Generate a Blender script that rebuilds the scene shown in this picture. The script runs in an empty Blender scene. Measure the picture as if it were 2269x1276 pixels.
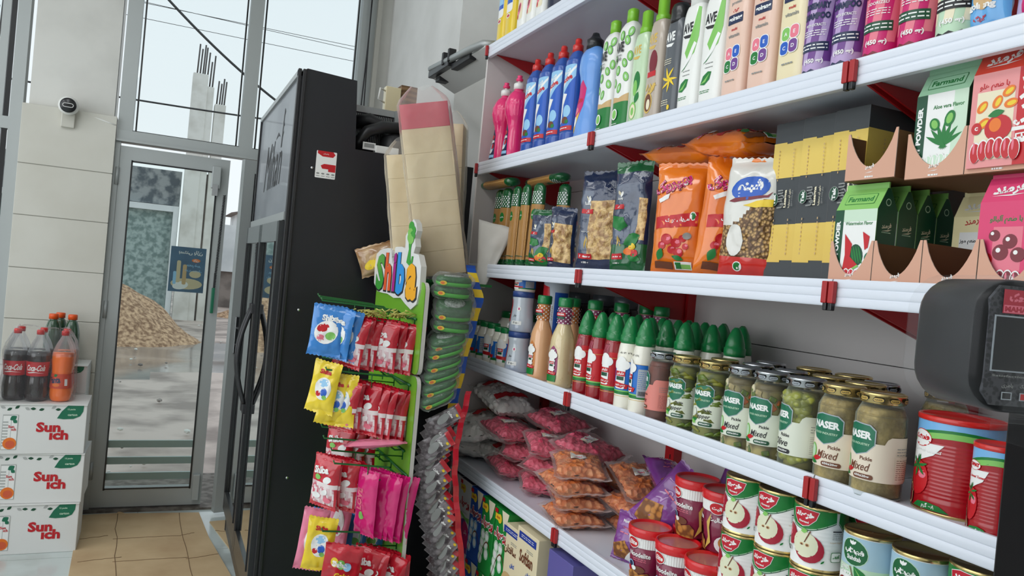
import bpy, bmesh, math, random, unicodedata
from mathutils import Vector, Matrix, noise
from math import sin, cos, pi, sqrt, radians
SC = bpy.context.scene
COL = SC.collection
# ---------------------------------------------------------------- camera
CAMZ = 1.40
_f, _yaw, _pit, _rol = 1716.6, .4276, -.0075, .0915
_F0 = Vector((sin(_yaw), cos(_yaw), 0)); _R0 = Vector((cos(_yaw), -sin(_yaw), 0)); _U0 = Vector((0, 0, 1))
_F = _F0 * cos(_pit) + _U0 * sin(_pit); _U1 = _U0 * cos(_pit) - _F0 * sin(_pit)
_R = _R0 * cos(_rol) + _U1 * sin(_rol); _U = _U1 * cos(_rol) - _R0 * sin(_rol)
cam = bpy.data.cameras.new('camera'); camo = bpy.data.objects.new('camera', cam); COL.objects.link(camo)
cam.sensor_width = 36; cam.lens = _f / 2269 * 36; cam.clip_start = .05; cam.clip_end = 300
mw = Matrix.Identity(4)
for i, c in enumerate((_R, _U, -_F)):
    for j in range(3): mw[j][i] = c[j]
mw[2][3] = CAMZ
camo.matrix_world = mw
SC.camera = camo
# ---------------------------------------------------------------- light and view
SC.view_settings.view_transform = 'Standard'; SC.view_settings.look = 'None'
SC.view_settings.exposure = -0.06; SC.view_settings.gamma = 1
SC.view_settings.use_curve_mapping = False
try:
    SC.cycles.use_denoising = True; SC.cycles.max_bounces = 9; SC.cycles.transparent_max_bounces = 24
    SC.cycles.diffuse_bounces = 4; SC.cycles.glossy_bounces = 4; SC.cycles.sample_clamp_indirect = 6
    SC.cycles.caustics_reflective = False; SC.cycles.caustics_refractive = False
except Exception: pass
wd = bpy.data.worlds.new('overcast_sky'); SC.world = wd; wd.use_nodes = True
nt = wd.node_tree; bg = nt.nodes['Background']
tc = nt.nodes.new('ShaderNodeTexCoord'); sp = nt.nodes.new('ShaderNodeSeparateXYZ'); cr = nt.nodes.new('ShaderNodeValToRGB')
nt.links.new(tc.outputs['Generated'], sp.inputs[0]); nt.links.new(sp.outputs[2], cr.inputs[0]); nt.links.new(cr.outputs[0], bg.inputs[0])
cr.color_ramp.elements[0].position = .0; cr.color_ramp.elements[0].color = (.86, .92, .94, 1)
cr.color_ramp.elements[1].position = .6; cr.color_ramp.elements[1].color = (.74, .84, .90, 1)
bg.inputs[1].default_value = 1.12
def area(name, loc, rot, sx, sy, power, col=(1, 1, 1), portal=False):
    l = bpy.data.lights.new(name, 'AREA'); l.shape = 'RECTANGLE'; l.size = sx; l.size_y = sy; l.energy = power; l.color = col
    if portal: l.cycles.is_portal = True
    o = bpy.data.objects.new(name, l); COL.objects.link(o); o.location = loc; o.rotation_euler = rot
    return o
area('ceiling_fill_light', (-.6, 1.2, 3.25), (0, 0, 0), .5, 3.0, 24, (.96, .98, 1))  # added fill lamp above the view, no fixture modelled, brightens the interior
area('ceiling_fill_light', (-2.0, 1.5, 3.25), (0, 0, 0), .5, 3.0, 24, (.96, .98, 1))  # second added ceiling fill, further left and also unseen
area('side_daylight', (-2.9, 1.6, 1.9), (0, -pi / 2, 0), 2.4, 5.0, 56, (.93, .97, 1))
area('sky_portal', (.35, 4.66, 1.5), (-pi / 2, 0, 0), 1.3, 3.0, 1, portal=True)
# ---------------------------------------------------------------- materials
def lin(c):
    c = c / 255
    return c / 12.92 if c <= .04045 else ((c + .055) / 1.055) ** 2.4
def L3(c): return (lin(c[0]), lin(c[1]), lin(c[2]), 1)
MT = {}
def _coords(n, scale=None):
    t = n.nodes.new('ShaderNodeTexCoord')
    return t.outputs['Object']
def M(name, rgb, rough=.45, metal=0., coat=0., bump=None, mix=None, spec=.5, sss=0):
    """mix = (rgb2, scale, lo, hi[, kind]); bump = (scale, strength[, kind])"""
    if name in MT: return name
    m = bpy.data.materials.new(name); m.use_nodes = True; n = m.node_tree; b = n.nodes['Principled BSDF']
    b.inputs['Base Color'].default_value = L3(rgb); b.inputs['Roughness'].default_value = rough
    b.inputs['Metallic'].default_value = metal; b.inputs['Coat Weight'].default_value = coat
    b.inputs['Specular IOR Level'].default_value = spec
    m.diffuse_color = L3(rgb)
    co = None
    if mix or bump: co = _coords(n)
    def tex(kind, sc):
        if kind == 'vor':
            t = n.nodes.new('ShaderNodeTexVoronoi'); t.inputs['Scale'].default_value = sc; n.links.new(co, t.inputs['Vector']); return t.outputs['Distance']
        if kind in ('wavex', 'wavez', 'wavey'):
            t = n.nodes.new('ShaderNodeTexWave'); t.bands_direction = kind[-1].upper(); t.inputs['Scale'].default_value = sc; t.inputs['Distortion'].default_value = 1.5
            n.links.new(co, t.inputs['Vector']); return t.outputs['Fac']
        t = n.nodes.new('ShaderNodeTexNoise'); t.inputs['Scale'].default_value = sc; t.inputs['Detail'].default_value = 4; n.links.new(co, t.inputs['Vector'])
        return t.outputs['Fac']
    if mix:
        k = mix[4] if len(mix) > 4 else 'noise'
        r = n.nodes.new('ShaderNodeValToRGB'); n.links.new(tex(k, mix[1]), r.inputs[0])
        r.color_ramp.elements[0].position = mix[2]; r.color_ramp.elements[0].color = L3(rgb)
        r.color_ramp.elements[1].position = mix[3]; r.color_ramp.elements[1].color = L3(mix[0])
        n.links.new(r.outputs[0], b.inputs['Base Color'])
    if bump:
        k = bump[2] if len(bump) > 2 else 'noise'
        bn = n.nodes.new('ShaderNodeBump'); bn.inputs['Strength'].default_value = bump[1]; bn.inputs['Distance'].default_value = .01
        n.links.new(tex(k, bump[0]), bn.inputs['Height']); n.links.new(bn.outputs[0], b.inputs['Normal'])
    MT[name] = m
    return name
def FILM(name, rgb=(255, 255, 255), op=.12, rough=.12, bump=(40, .6), edge=.5):
    """thin clear plastic: see-through, glossy, slightly milky"""
    if name in MT: return name
    m = bpy.data.materials.new(name); m.use_nodes = True; n = m.node_tree; b = n.nodes['Principled BSDF']; out = n.nodes['Material Output']
    b.inputs['Base Color'].default_value = L3(rgb); b.inputs['Roughness'].default_value = rough
    tr = n.nodes.new('ShaderNodeBsdfTransparent'); tr.inputs[0].default_value = (.98, .98, .98, 1)
    mx = n.nodes.new('ShaderNodeMixShader'); lw = n.nodes.new('ShaderNodeLayerWeight'); lw.inputs['Blend'].default_value = .35
    ma = n.nodes.new('ShaderNodeMath'); ma.operation = 'MULTIPLY_ADD'; ma.inputs[1].default_value = edge; ma.inputs[2].default_value = op; ma.use_clamp = True
    n.links.new(lw.outputs['Fresnel'], ma.inputs[0]); n.links.new(ma.outputs[0], mx.inputs[0]); n.links.new(tr.outputs[0], mx.inputs[1]); n.links.new(b.outputs[0], mx.inputs[2])
    n.links.new(mx.outputs[0], out.inputs[0])
    if bump:
        t = n.nodes.new('ShaderNodeTexNoise'); t.inputs['Scale'].default_value = bump[0]; t.inputs['Detail'].default_value = 1.5; n.links.new(_coords(n), t.inputs['Vector'])
        bn = n.nodes.new('ShaderNodeBump'); bn.inputs['Strength'].default_value = bump[1]; bn.inputs['Distance'].default_value = .01
        n.links.new(t.outputs['Fac'], bn.inputs['Height']); n.links.new(bn.outputs[0], b.inputs['Normal']); n.links.new(bn.outputs[0], lw.inputs['Normal'])
    MT[name] = m
    return name
def PANE(name, tint=(240, 248, 248), refl=1.0, op=0.0):
    if name in MT: return name
    m = bpy.data.materials.new(name); m.use_nodes = True; n = m.node_tree; out = n.nodes['Material Output']; n.nodes.remove(n.nodes['Principled BSDF'])
    tr = n.nodes.new('ShaderNodeBsdfTransparent'); tr.inputs[0].default_value = L3(tint)
    gl = n.nodes.new('ShaderNodeBsdfGlossy'); gl.inputs['Roughness'].default_value = .02; gl.inputs[0].default_value = (.95, .97, .97, 1)
    mx = n.nodes.new('ShaderNodeMixShader'); fr = n.nodes.new('ShaderNodeFresnel'); fr.inputs[0].default_value = 1.5
    ma = n.nodes.new('ShaderNodeMath'); ma.operation = 'MULTIPLY_ADD'; ma.inputs[1].default_value = refl; ma.inputs[2].default_value = op; ma.use_clamp = True
    n.links.new(fr.outputs[0], ma.inputs[0]); n.links.new(ma.outputs[0], mx.inputs[0]); n.links.new(tr.outputs[0], mx.inputs[1]); n.links.new(gl.outputs[0], mx.inputs[2]); n.links.new(mx.outputs[0], out.inputs[0])
    MT[name] = m
    return name
# ---------------------------------------------------------------- mesh builder
class MB:
    def __init__(s): s.v = []; s.f = []; s.m = []; s.sm = []; s.names = []
    def mi(s, n):
        if n not in s.names: s.names.append(n)
        return s.names.index(n)
    def add(s, vs, fs, mat, smooth=False, X=None):
        o = len(s.v)
        s.v += [tuple(X @ Vector(p)) if X else tuple(p) for p in vs]
        if isinstance(mat, str):
            k = s.mi(mat); s.m += [k] * len(fs)
        else: s.m += [s.mi(q) for q in mat]
        s.f += [tuple(i + o for i in f) for f in fs]; s.sm += [smooth] * len(fs)
    def box(s, x0, x1, y0, y1, z0, z1, mat, X=None, b=0):
        if b:
            vs = []; fs = []
            bm = bmesh.new(); bmesh.ops.create_cube(bm, size=1)
            for v in bm.verts: v.co = Vector(((x0 + x1) / 2 + v.co.x * (x1 - x0), (y0 + y1) / 2 + v.co.y * (y1 - y0), (z0 + z1) / 2 + v.co.z * (z1 - z0)))
            bmesh.ops.bevel(bm, geom=bm.edges[:], offset=b, segments=2 if b < .02 else 4, affect='EDGES', profile=.5)
            bm.verts.index_update()
            s.add([v.co[:] for v in bm.verts], [[v.index for v in f.verts] for f in bm.faces], mat, b > .004, X); bm.free(); return
        vs = [(x0, y0, z0), (x1, y0, z0), (x1, y1, z0), (x0, y1, z0), (x0, y0, z1), (x1, y0, z1), (x1, y1, z1), (x0, y1, z1)]
        s.add(vs, [(0, 3, 2, 1), (4, 5, 6, 7), (0, 1, 5, 4), (1, 2, 6, 5), (2, 3, 7, 6), (3, 0, 4, 7)], mat, False, X)
    def lathe(s, prof, mat, n=28, sy=1., e=2., cx=0, cy=0, X=None, smooth=True, rib=None, capb=True, capt=True):
        """prof = [(r, z)]; mat a name or one per segment; e>2 squares the section; rib=(count, depth)"""
        vs = []; fs = []; ms = []
        for r, z in prof:
            for i in range(n):
                a = 2 * pi * i / n; c, d = cos(a), sin(a)
                k = 1
                if e != 2: k = (abs(c) ** e + abs(d) ** e) ** (-1 / e)
                if rib: k *= 1 + rib[1] * cos(rib[0] * a)
                vs.append((cx + r * k * c, cy + r * k * d * sy, z))
        for j in range(len(prof) - 1):
            mm = mat if isinstance(mat, str) else mat[min(j, len(mat) - 1)]
            for i in range(n):
                i2 = (i + 1) % n
                fs.append((j * n + i, j * n + i2, (j + 1) * n + i2, (j + 1) * n + i)); ms.append(mm)
        if capb: fs.append(tuple(range(n - 1, -1, -1))); ms.append(ms[0])
        if capt: fs.append(tuple((len(prof) - 1) * n + i for i in range(n))); ms.append(ms[-2] if capb else ms[-1])
        s.add(vs, fs, ms, smooth, X)
    def tube(s, pts, r, mat, n=8, X=None, closed=False):
        pts = [Vector(p) for p in pts]; vs = []; fs = []; N = len(pts); up = None
        for i, p in enumerate(pts):
            a = pts[i - 1] if i > 0 or closed else p; b = pts[(i + 1) % N] if i < N - 1 or closed else p
            t = (b - a).normalized() if (b - a).length > 1e-9 else Vector((0, 0, 1))
            if up is None: up = Vector((0, 0, 1)) if abs(t.z) < .9 else Vector((1, 0, 0))
            q = t.cross(up).normalized(); up = q.cross(t).normalized()
            rr = r[i] if isinstance(r, (list, tuple)) else r
            for k in range(n): vs.append(p + (q * cos(2 * pi * k / n) + up * sin(2 * pi * k / n)) * rr)
        for i in range(N if closed else N - 1):
            i2 = (i + 1) % N
            for k in range(n):
                k2 = (k + 1) % n; fs.append((i * n + k, i * n + k2, i2 * n + k2, i2 * n + k))
        if not closed: fs += [tuple(range(n - 1, -1, -1)), tuple((N - 1) * n + k for k in range(n))]
        s.add(vs, fs, mat, True, X)
    def prism(s, out, y0, y1, mat, axis='y', X=None, smat=None):
        """outline (a, b) extruded; axis y: (x, z), x: (y, z), z: (x, y)"""
        def P(a, b, c): return {'y': (a, c, b), 'x': (c, a, b), 'z': (a, b, c)}[axis]
        n = len(out); vs = [P(a, b, y0) for a, b in out] + [P(a, b, y1) for a, b in out]
        fs = [tuple(range(n)), tuple(range(2 * n - 1, n - 1, -1))] + [(i, i + n, (i + 1) % n + n, (i + 1) % n) for i in range(n)]
        s.add(vs, fs, [mat, mat] + [smat or mat] * n, False, X)
    def build(s, name, parent=None, X=None):
        me = bpy.data.meshes.new(name)
        me.from_pydata([tuple(X @ Vector(p)) for p in s.v] if X else s.v, [], s.f)
        for n in s.names: me.materials.append(MT[n])
        me.polygons.foreach_set('material_index', s.m); me.polygons.foreach_set('use_smooth', s.sm)
        me.update()
        o = bpy.data.objects.new(name, me); COL.objects.link(o)
        if parent: o.parent = parent
        return o
def weld(o, d=1e-5):
    bm = bmesh.new(); bm.from_mesh(o.data); bmesh.ops.remove_doubles(bm, verts=bm.verts, dist=d); bm.to_mesh(o.data); bm.free()
def tag(o, label=None, cat=None, group=None, kind=None):
    if label: o['label'] = label
    if cat: o['category'] = cat
    if group: o['group'] = group
    if kind: o['kind'] = kind
    return o
def T(name, label='', cat='', group=None, loc=(0, 0, 0), rz=0):
    o = bpy.data.objects.new(name, None); COL.objects.link(o); o.empty_display_size = .05
    o.location = loc; o.rotation_euler = (0, 0, rz)
    return tag(o, label, cat, group)
def P(parent, name, fn, label=None):
    mb = MB(); fn(mb); o = mb.build(name, parent)
    if label: o['label'] = label
    return o
USED = set(); R90 = -pi / 2
def put(root, loc, label, rz=R90, rot=None, group=None, jit=.05, s=None):
    """first call moves the thing itself, later calls copy it with its parts and sub-parts"""
    if root.name in USED:
        r = root.copy(); COL.objects.link(r)
        for ch in root.children:
            c = ch.copy(); COL.objects.link(c); c.parent = r
            for g in ch.children:
                d = g.copy(); COL.objects.link(d); d.parent = c
    else:
        r = root; USED.add(root.name)
    r.location = loc
    r.rotation_euler = rot if rot else (0, 0, rz + RND.uniform(-jit, jit))
    if s: r.scale = (s, s, s) if isinstance(s, (int, float)) else s
    r['label'] = label
    if group: r['group'] = group
    return r
RND = random.Random(7)
ORD = ['first', 'second', 'third', 'fourth', 'fifth', 'sixth', 'seventh', 'eighth', 'ninth', 'tenth', 'eleventh', 'twelfth', 'thirteenth', 'fourteenth', 'fifteenth', 'sixteenth', 'seventeenth', 'eighteenth', 'nineteenth', 'twentieth', 'twenty-first', 'twenty-second', 'twenty-third', 'lowest']
# ---------------------------------------------------------------- writing and printed shapes
def ar(s):
    """right-to-left text as joined presentation forms in visual order"""
    def fm(c, k):
        try: return unicodedata.lookup(unicodedata.name(c) + ' ' + k + ' FORM')
        except Exception: return None
    out = []
    for i, c in enumerate(s):
        p = i > 0 and fm(s[i - 1], 'INITIAL') is not None and fm(c, 'FINAL') is not None
        q = i < len(s) - 1 and fm(c, 'INITIAL') is not None and fm(s[i + 1], 'FINAL') is not None
        k = 'MEDIAL' if p and q else 'FINAL' if p else 'INITIAL' if q else 'ISOLATED'
        out.append(fm(c, k) or c)
    return ''.join(reversed(out))
TXC = {}
def txt(s, bold=0., shear=0., sp=1.):
    k = (s, bold, shear, sp)
    if k in TXC: return TXC[k]
    c = bpy.data.curves.new('lettering', 'FONT'); c.body = s; c.size = 1; c.resolution_u = 2; c.offset = bold; c.shear = shear; c.space_character = sp
    o = bpy.data.objects.new('lettering', c); COL.objects.link(o)
    bpy.context.view_layer.update()
    m = o.to_mesh()
    vs = [(v.co.x, v.co.y) for v in m.vertices]; fs = [tuple(p.vertices) for p in m.polygons]
    o.to_mesh_clear(); bpy.data.objects.remove(o); bpy.data.curves.remove(c)
    if not vs: vs = [(0, 0)]
    x0 = min(v[0] for v in vs); x1 = max(v[0] for v in vs); y0 = min(v[1] for v in vs); y1 = max(v[1] for v in vs)
    TXC[k] = ([(a - x0, b - y0) for a, b in vs], fs, x1 - x0, y1 - y0)
    return TXC[k]
class Dec:
    def __init__(s): s.it = []
    def raw(s, vs, fs, mat): s.it.append((vs, fs, mat)); return s
    def poly(s, pts, mat): return s.raw(list(pts), [tuple(range(len(pts)))], mat)
    def rect(s, u0, u1, v0, v1, mat): return s.poly([(u0, v0), (u1, v0), (u1, v1), (u0, v1)], mat)
    def rrect(s, u0, u1, v0, v1, mat, r=.004):
        p = []
        for cx, cy, a0 in ((u1 - r, v1 - r, 0), (u0 + r, v1 - r, 90), (u0 + r, v0 + r, 180), (u1 - r, v0 + r, 270)):
            for k in range(5):
                a = radians(a0 + k * 22.5); p.append((cx + r * cos(a), cy + r * sin(a)))
        return s.poly(p, mat)
    def ell(s, u, v, a, b, mat, rot=0, n=18):
        c, d = cos(rot), sin(rot)
        return s.poly([(u + a * cos(t) * c - b * sin(t) * d, v + a * cos(t) * d + b * sin(t) * c) for t in (2 * pi * i / n for i in range(n))], mat)
    def leaf(s, u, v, a, b, mat, rot=0):
        c, d = cos(rot), sin(rot); p = [(a * k / 6 - a / 2, b * sin(pi * k / 6)) for k in range(7)] + [(a / 2 - a * k / 6, -b * sin(pi * k / 6)) for k in range(1, 6)]
        return s.poly([(u + x * c - y * d, v + x * d + y * c) for x, y in p], mat)
    def t(s, text, u, v, h=None, mat='ink', w=None, rot=0, bold=.02, shear=0, sp=1, fa=False, mirror=False):
        """centred at (u, v); h = letter height, w = total width (one may be left out)"""
        if fa: text = ar(text)
        vs, fs, W, H = txt(text, bold, shear, sp)
        kx = w / W if w else h / H; ky = h / H if h else kx
        c, d = cos(rot), sin(rot); q = []
        for x, y in vs:
            x = (x - W / 2) * kx * (-1 if mirror else 1); y = (y - H / 2) * ky; q.append((u + x * c - y * d, v + x * d + y * c))
        return s.raw(q, fs, mat)
    def lines(s, u0, u1, v0, v1, n, mat, th=.35):
        """rows of small print"""
        vs = []; fs = []
        for i in range(n):
            v = v1 - (v1 - v0) * (i + .5) / n; hh = (v1 - v0) / n * th / 2; x = u0
            while x < u1:
                w = RND.uniform(.04, .16) * (u1 - u0) * 2; e = min(x + w, u1); k = len(vs)
                vs += [(x, v - hh), (e, v - hh), (e, v + hh), (x, v + hh)]; fs.append((k, k + 1, k + 2, k + 3)); x = e + (u1 - u0) * .05
        return s.raw(vs, fs, mat)
    def apply(s, mb, surf, cu=0, cv=0, off=.0003, step=.00008, smooth=True):
        for L, (vs, fs, mat) in enumerate(s.it):
            bm = bmesh.new(); bv = [bm.verts.new((a, b, 0)) for a, b in vs]
            for f in fs:
                try: bm.faces.new([bv[i] for i in f])
                except ValueError: pass
            for ax, st in ((0, cu), (1, cv)):
                if not st: continue
                lo = min(p[ax] for p in vs); hi = max(p[ax] for p in vs); k = math.floor(lo / st) + 1
                while k * st < hi:
                    co = [0, 0, 0]; no = [0, 0, 0]; co[ax] = k * st; no[ax] = 1
                    bmesh.ops.bisect_plane(bm, geom=bm.verts[:] + bm.edges[:] + bm.faces[:], plane_co=co, plane_no=no, dist=1e-7)
                    k += 1
            bm.verts.index_update(); o = off + L * step
            mb.add([surf(v.co.x, v.co.y, o) for v in bm.verts], [[v.index for v in f.verts] for f in bm.faces], mat, smooth)
            bm.free()
        return s
def interp(prof, z):
    if z <= prof[0][1]: return prof[0][0]
    for (r0, z0), (r1, z1) in zip(prof, prof[1:]):
        if z <= z1: return r0 + (r1 - r0) * ((z - z0) / (z1 - z0) if z1 > z0 else 1)
    return prof[-1][0]
def cyl(R, prof=None, sy=1., e=2.):
    """wrap (u, v) round an upright body whose front looks along -y; u is the arc at radius R"""
    def f(u, v, o):
        a = u / R; r = interp(prof, v) if prof else R; c, d = sin(a), -cos(a); k = 1
        if e != 2: k = (abs(c) ** e + abs(d) ** e) ** (-1 / e)
        return (r * k * c + o * c, r * k * d * sy + o * d, v)
    return f
def flat(y, ox=0, oz=0): return lambda u, v, o: (ox + u, y - o, oz + v)
def sideR(x, oz=0): return lambda u, v, o: (x + o, u, oz + v)       # local +x face, u runs along +y
def topf(z): return lambda u, v, o: (u, v, z + o)
def face3(p0, pu, pv):
    p0, pu, pv = Vector(p0), Vector(pu).normalized(), Vector(pv).normalized(); n = pu.cross(pv).normalized()
    return lambda u, v, o: tuple(p0 + pu * u + pv * v + n * o)
def smoothprof(pts, k=4):
    """Catmull-Rom through (r, z)"""
    out = []
    for i in range(len(pts) - 1):
        p0 = pts[max(i - 1, 0)]; p1 = pts[i]; p2 = pts[i + 1]; p3 = pts[min(i + 2, len(pts) - 1)]
        for j in range(k):
            t = j / k
            out.append(tuple(.5 * (2 * p1[a] + (p2[a] - p0[a]) * t + (2 * p0[a] - 5 * p1[a] + 4 * p2[a] - p3[a]) * t * t + (3 * p1[a] - p0[a] - 3 * p2[a] + p3[a]) * t ** 3) for a in (0, 1)))
    return out + [pts[-1]]
def bagsurf(w, h, t, seed, cr=.004, seal=.05, p=2.4, taper=0., gus=1.0, sc=14.):
    """front skin of a filled pouch standing on z=0, front along -y. returns f(u, v, off, side)"""
    def f(u, v, o=0, side=-1):
        q = min(max(v / h, 0), 1); s = max(-1, min(1, 2 * u / w)); m = min(1, max(0, (q - seal) / (1 - 2 * seal)))
        env = max(0, 1 - abs(2 * m - 1) ** (p * 1.6)) ** .55 * max(0, 1 - abs(s) ** p) ** .5
        x = u * (1 - taper * q) * (1 - .05 * gus * max(0, 1 - abs(2 * q - 1) ** 3))
        nz = noise.noise(Vector((u * sc + seed * 3.1, v * sc * .8, seed * 1.7 + side)))
        n2 = 1 - 2 * abs(noise.noise(Vector((u * sc * 2.6 + seed, v * sc * 2.1 + 5, side * 2.3 + seed))))
        y = side * (t / 2 * env + o) + (nz * cr * 1.6 + n2 * cr) * (.35 + .65 * (env if env > .2 else .5))
        return (x + nz * cr * .5, y, v + noise.noise(Vector((u * 20 + seed, 1.3, seed))) * cr * .8)
    return f
def bag(mb, w, h, t, matf, seed=1, nx=18, nz=26, zig=True, **kw):
    f = bagsurf(w, h, t, seed, **kw)
    for side in (-1, 1):
        vs = []; fs = []; ms = []
        for j in range(nz + 1):
            for i in range(nx + 1):
                u = w * (i / nx - .5); v = h * j / nz
                if zig and j in (0, nz): v += (.0016 if i % 2 else -.0016)
                if i in (0, nx) : p = list(f(u, v, 0, 1)); p[1] *= .3
                else: p = f(u, v, .0004 if j in (0, nz) else 0, side)
                vs.append(tuple(p))
        for j in range(nz):
            for i in range(nx):
                a = j * (nx + 1) + i; q = (a, a + 1, a + nx + 2, a + nx + 1)
                fs.append(q if side < 0 else q[::-1]); ms.append(matf(w * ((i + .5) / nx - .5), h * (j + .5) / nz, side) if callable(matf) else matf)
        mb.add(vs, fs, ms, True)
    return lambda u, v, o: f(u, v, o, -1)
# ---------------------------------------------------------------- palette
for n, c, r in [('ink', (35, 35, 38), .5), ('white_print', (240, 240, 238), .4), ('grey_print', (140, 142, 140), .5), ('red_print', (196, 22, 34), .35), ('green_print', (20, 120, 50), .35),
    ('dark_green_print', (14, 74, 48), .35), ('blue_print', (30, 90, 190), .35), ('yellow_print', (240, 205, 50), .4), ('orange_print', (235, 120, 35), .4), ('brown_print', (110, 62, 38), .45),
    ('cream_print', (236, 226, 196), .45), ('pink_print', (232, 120, 140), .4), ('magenta_print', (205, 30, 110), .35), ('purple_print', (110, 60, 140), .4), ('navy_print', (28, 40, 78), .3),
    ('sky_print', (150, 200, 235), .4), ('light_green_print', (130, 195, 95), .4), ('gold_print', (215, 180, 90), .3), ('black_print', (22, 22, 26), .4), ('maroon_print', (120, 22, 40), .35),
    ('teal_print', (22, 110, 80), .35), ('lilac_print', (185, 160, 205), .4), ('tan_print', (205, 170, 120), .5), ('pale_green_print', (190, 220, 190), .4), ('mint_print', (205, 228, 205), .45)]:
    M(n, c, r)
M('white_paint', (226, 226, 224), .4); M('shelf_white', (222, 227, 238), .35, coat=.2); M('shelf_red', (176, 26, 32), .35); M('panel_white', (214, 208, 206), .5)
M('white_plastic', (238, 238, 234), .28, coat=.3); M('green_cap', (10, 122, 62), .3, coat=.3); M('red_cap', (208, 38, 34), .28, coat=.4); M('black_plastic', (22, 23, 27), .3, coat=.2)
M('pink_plastic', (238, 44, 118), .22, coat=.5); M('pink_top', (240, 60, 120), .3); M('yellow_plastic', (232, 200, 36), .28, coat=.3); M('blue_plastic', (44, 86, 170), .25, coat=.3)
M('light_blue_plastic', (104, 156, 226), .3, coat=.3); M('navy_plastic', (32, 36, 60), .3); M('lime_cap', (126, 190, 44), .3, coat=.3); M('clear_green_plastic', (196, 220, 184), .2, coat=.4)
M('brown_plastic', (186, 172, 158), .25, coat=.4); M('grey_plastic', (84, 88, 94), .3, coat=.3); M('peach_plastic', (232, 196, 178), .35, coat=.3); M('cream_plastic', (236, 222, 182), .35, coat=.3)
M('metal_grey', (168, 172, 172), .38, metal=.35); M('steel', (190, 192, 196), .25, metal=1); M('gold_tin', (214, 190, 130), .22, metal=.9); M('chrome', (210, 212, 214), .15, metal=1)
M('black_paint', (27, 28, 33), .42, coat=.05, bump=(9, .02)); M('dark_metal', (60, 60, 62), .35, metal=.6); M('wood', (150, 118, 84), .6, mix=((116, 86, 58), 14, .35, .65, 'wavez'))
M('carton_board', (188, 150, 118), .7, mix=((174, 136, 106), 30, .4, .6)); M('carton_inside', (124, 94, 58), .75); M('carton_white', (228, 228, 226), .55)
M('paste_red', (170, 18, 28), .3)
M('aluminium', (176, 181, 181), .42, metal=.25)
CLEAR = FILM('clear_film', op=.03, edge=.32); MILKY = FILM('milky_film', (235, 230, 225), .22, .25, (30, .8), .45)
JARG = FILM('jar_glass', (225, 235, 225), .03, .04, None, .75); WRAP = FILM('shrink_wrap', (240, 240, 245), .03, .10, (28, .9), .35)
PET = FILM('clear_bottle_plastic', (230, 235, 240), .08, .08, None, .4)
# ================================================================ the room
def S(name, fn, label=None, cat=None, parent=None):
    mb = MB(); fn(mb); o = mb.build(name, parent)
    if parent is None: o['kind'] = 'structure'
    if label: o['label'] = label
    if cat: o['category'] = cat
    return o
WY = 4.58
M('floor_tile', (206, 216, 214), .22, mix=((150, 152, 146), 2.2, .45, .75), coat=.3); M('floor_grout', (140, 142, 138), .6)
M('plaster', (222, 221, 216), .6, mix=((204, 203, 198), 3, .4, .7), bump=(5, .15)); M('rough_white_wall', (232, 232, 230), .6, mix=((212, 212, 209), 3, .4, .8), bump=(5, .25))
M('wall_tile', (214, 212, 203), .25, coat=.3, mix=((202, 199, 188), 2, .4, .7)); M('tile_joint', (176, 174, 166), .6)
M('ceiling_white', (220, 220, 216), .7); M('threshold_stone', (120, 112, 104), .7, mix=((80, 72, 64), 20, .4, .6))
def floor_(mb):
    mb.box(-3, 1.4, -1.5, 4.64, -.05, -.002, 'floor_grout')
    for i in range(8):
        for j in range(11):
            x0 = -3 + i * .6; y0 = -1.5 + j * .6
            mb.box(x0 + .002, min(x0 + .598, 1.4), y0 + .002, min(y0 + .598, 4.64), -.01, 0, 'floor_tile')
S('floor', floor_, 'pale grey glossy tiled shop floor', 'floor')
S('ceiling', lambda m: m.box(-3.1, 1.5, -1.6, 4.64, 3.45, 3.55, 'ceiling_white'), 'white ceiling of the shop', 'ceiling')
S('wall_right', lambda m: m.box(1.4, 1.5, -1.6, 4.7, 0, 3.45, 'rough_white_wall'), 'rough white plastered wall behind the shelving', 'wall')
S('wall_left', lambda m: (m.box(-3.1, -3, -1.6, 4.7, 0, .5, 'plaster'), m.box(-3.1, -3, -1.6, 4.7, 3.2, 3.45, 'plaster'), m.box(-3.1, -3, -1.6, -1, .5, 3.2, 'plaster'), m.box(-3.1, -3, 3.6, 4.7, .5, 3.2, 'plaster')), 'white side wall with a wide window', 'wall')
S('wall_near', lambda m: m.box(-3, 1.4, -1.6, -1.5, 0, 3.45, 'plaster'), 'white wall behind the counter', 'wall')
S('trim_1', lambda m: m.box(1.135, 1.4, 3.3, 4.58, 0, 3.45, 'rough_white_wall'), 'rough white pier between the cooler and the shelving', 'pier')
def strips(m):
    m.box(1.035, 1.135, 4.55, 4.66, 0, 3.45, 'plaster'); m.box(.955, 1.035, WY - .03, WY + .05, 0, 3.45, 'aluminium'); m.box(1.035, 1.06, 4.5, 4.56, 1.8, 3.45, 'tile_joint')
S('trim_2', strips, 'white wall strip and window jamb at the right end of the shopfront', 'trim')
def pier(m):
    m.box(-.675, -.262, 4.52, 4.80, 0, 2.062, 'tile_joint')
    for a, b in ((0, .22), (.22, .472), (.472, .735), (.735, .995), (.995, 1.25), (1.25, 1.512), (1.512, 1.768), (1.768, 2.066)):
        m.box(-.678, -.259, 4.515, 4.805, a + .002, b - .002, 'wall_tile', b=.0015)
    m.box(-.655, -.275, 4.55, 4.79, 2.06, 3.45, 'plaster')
S('wall_pier', pier, 'pale tiled pier left of the door with painted plaster above', 'pier')
AL = 'aluminium'
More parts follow.
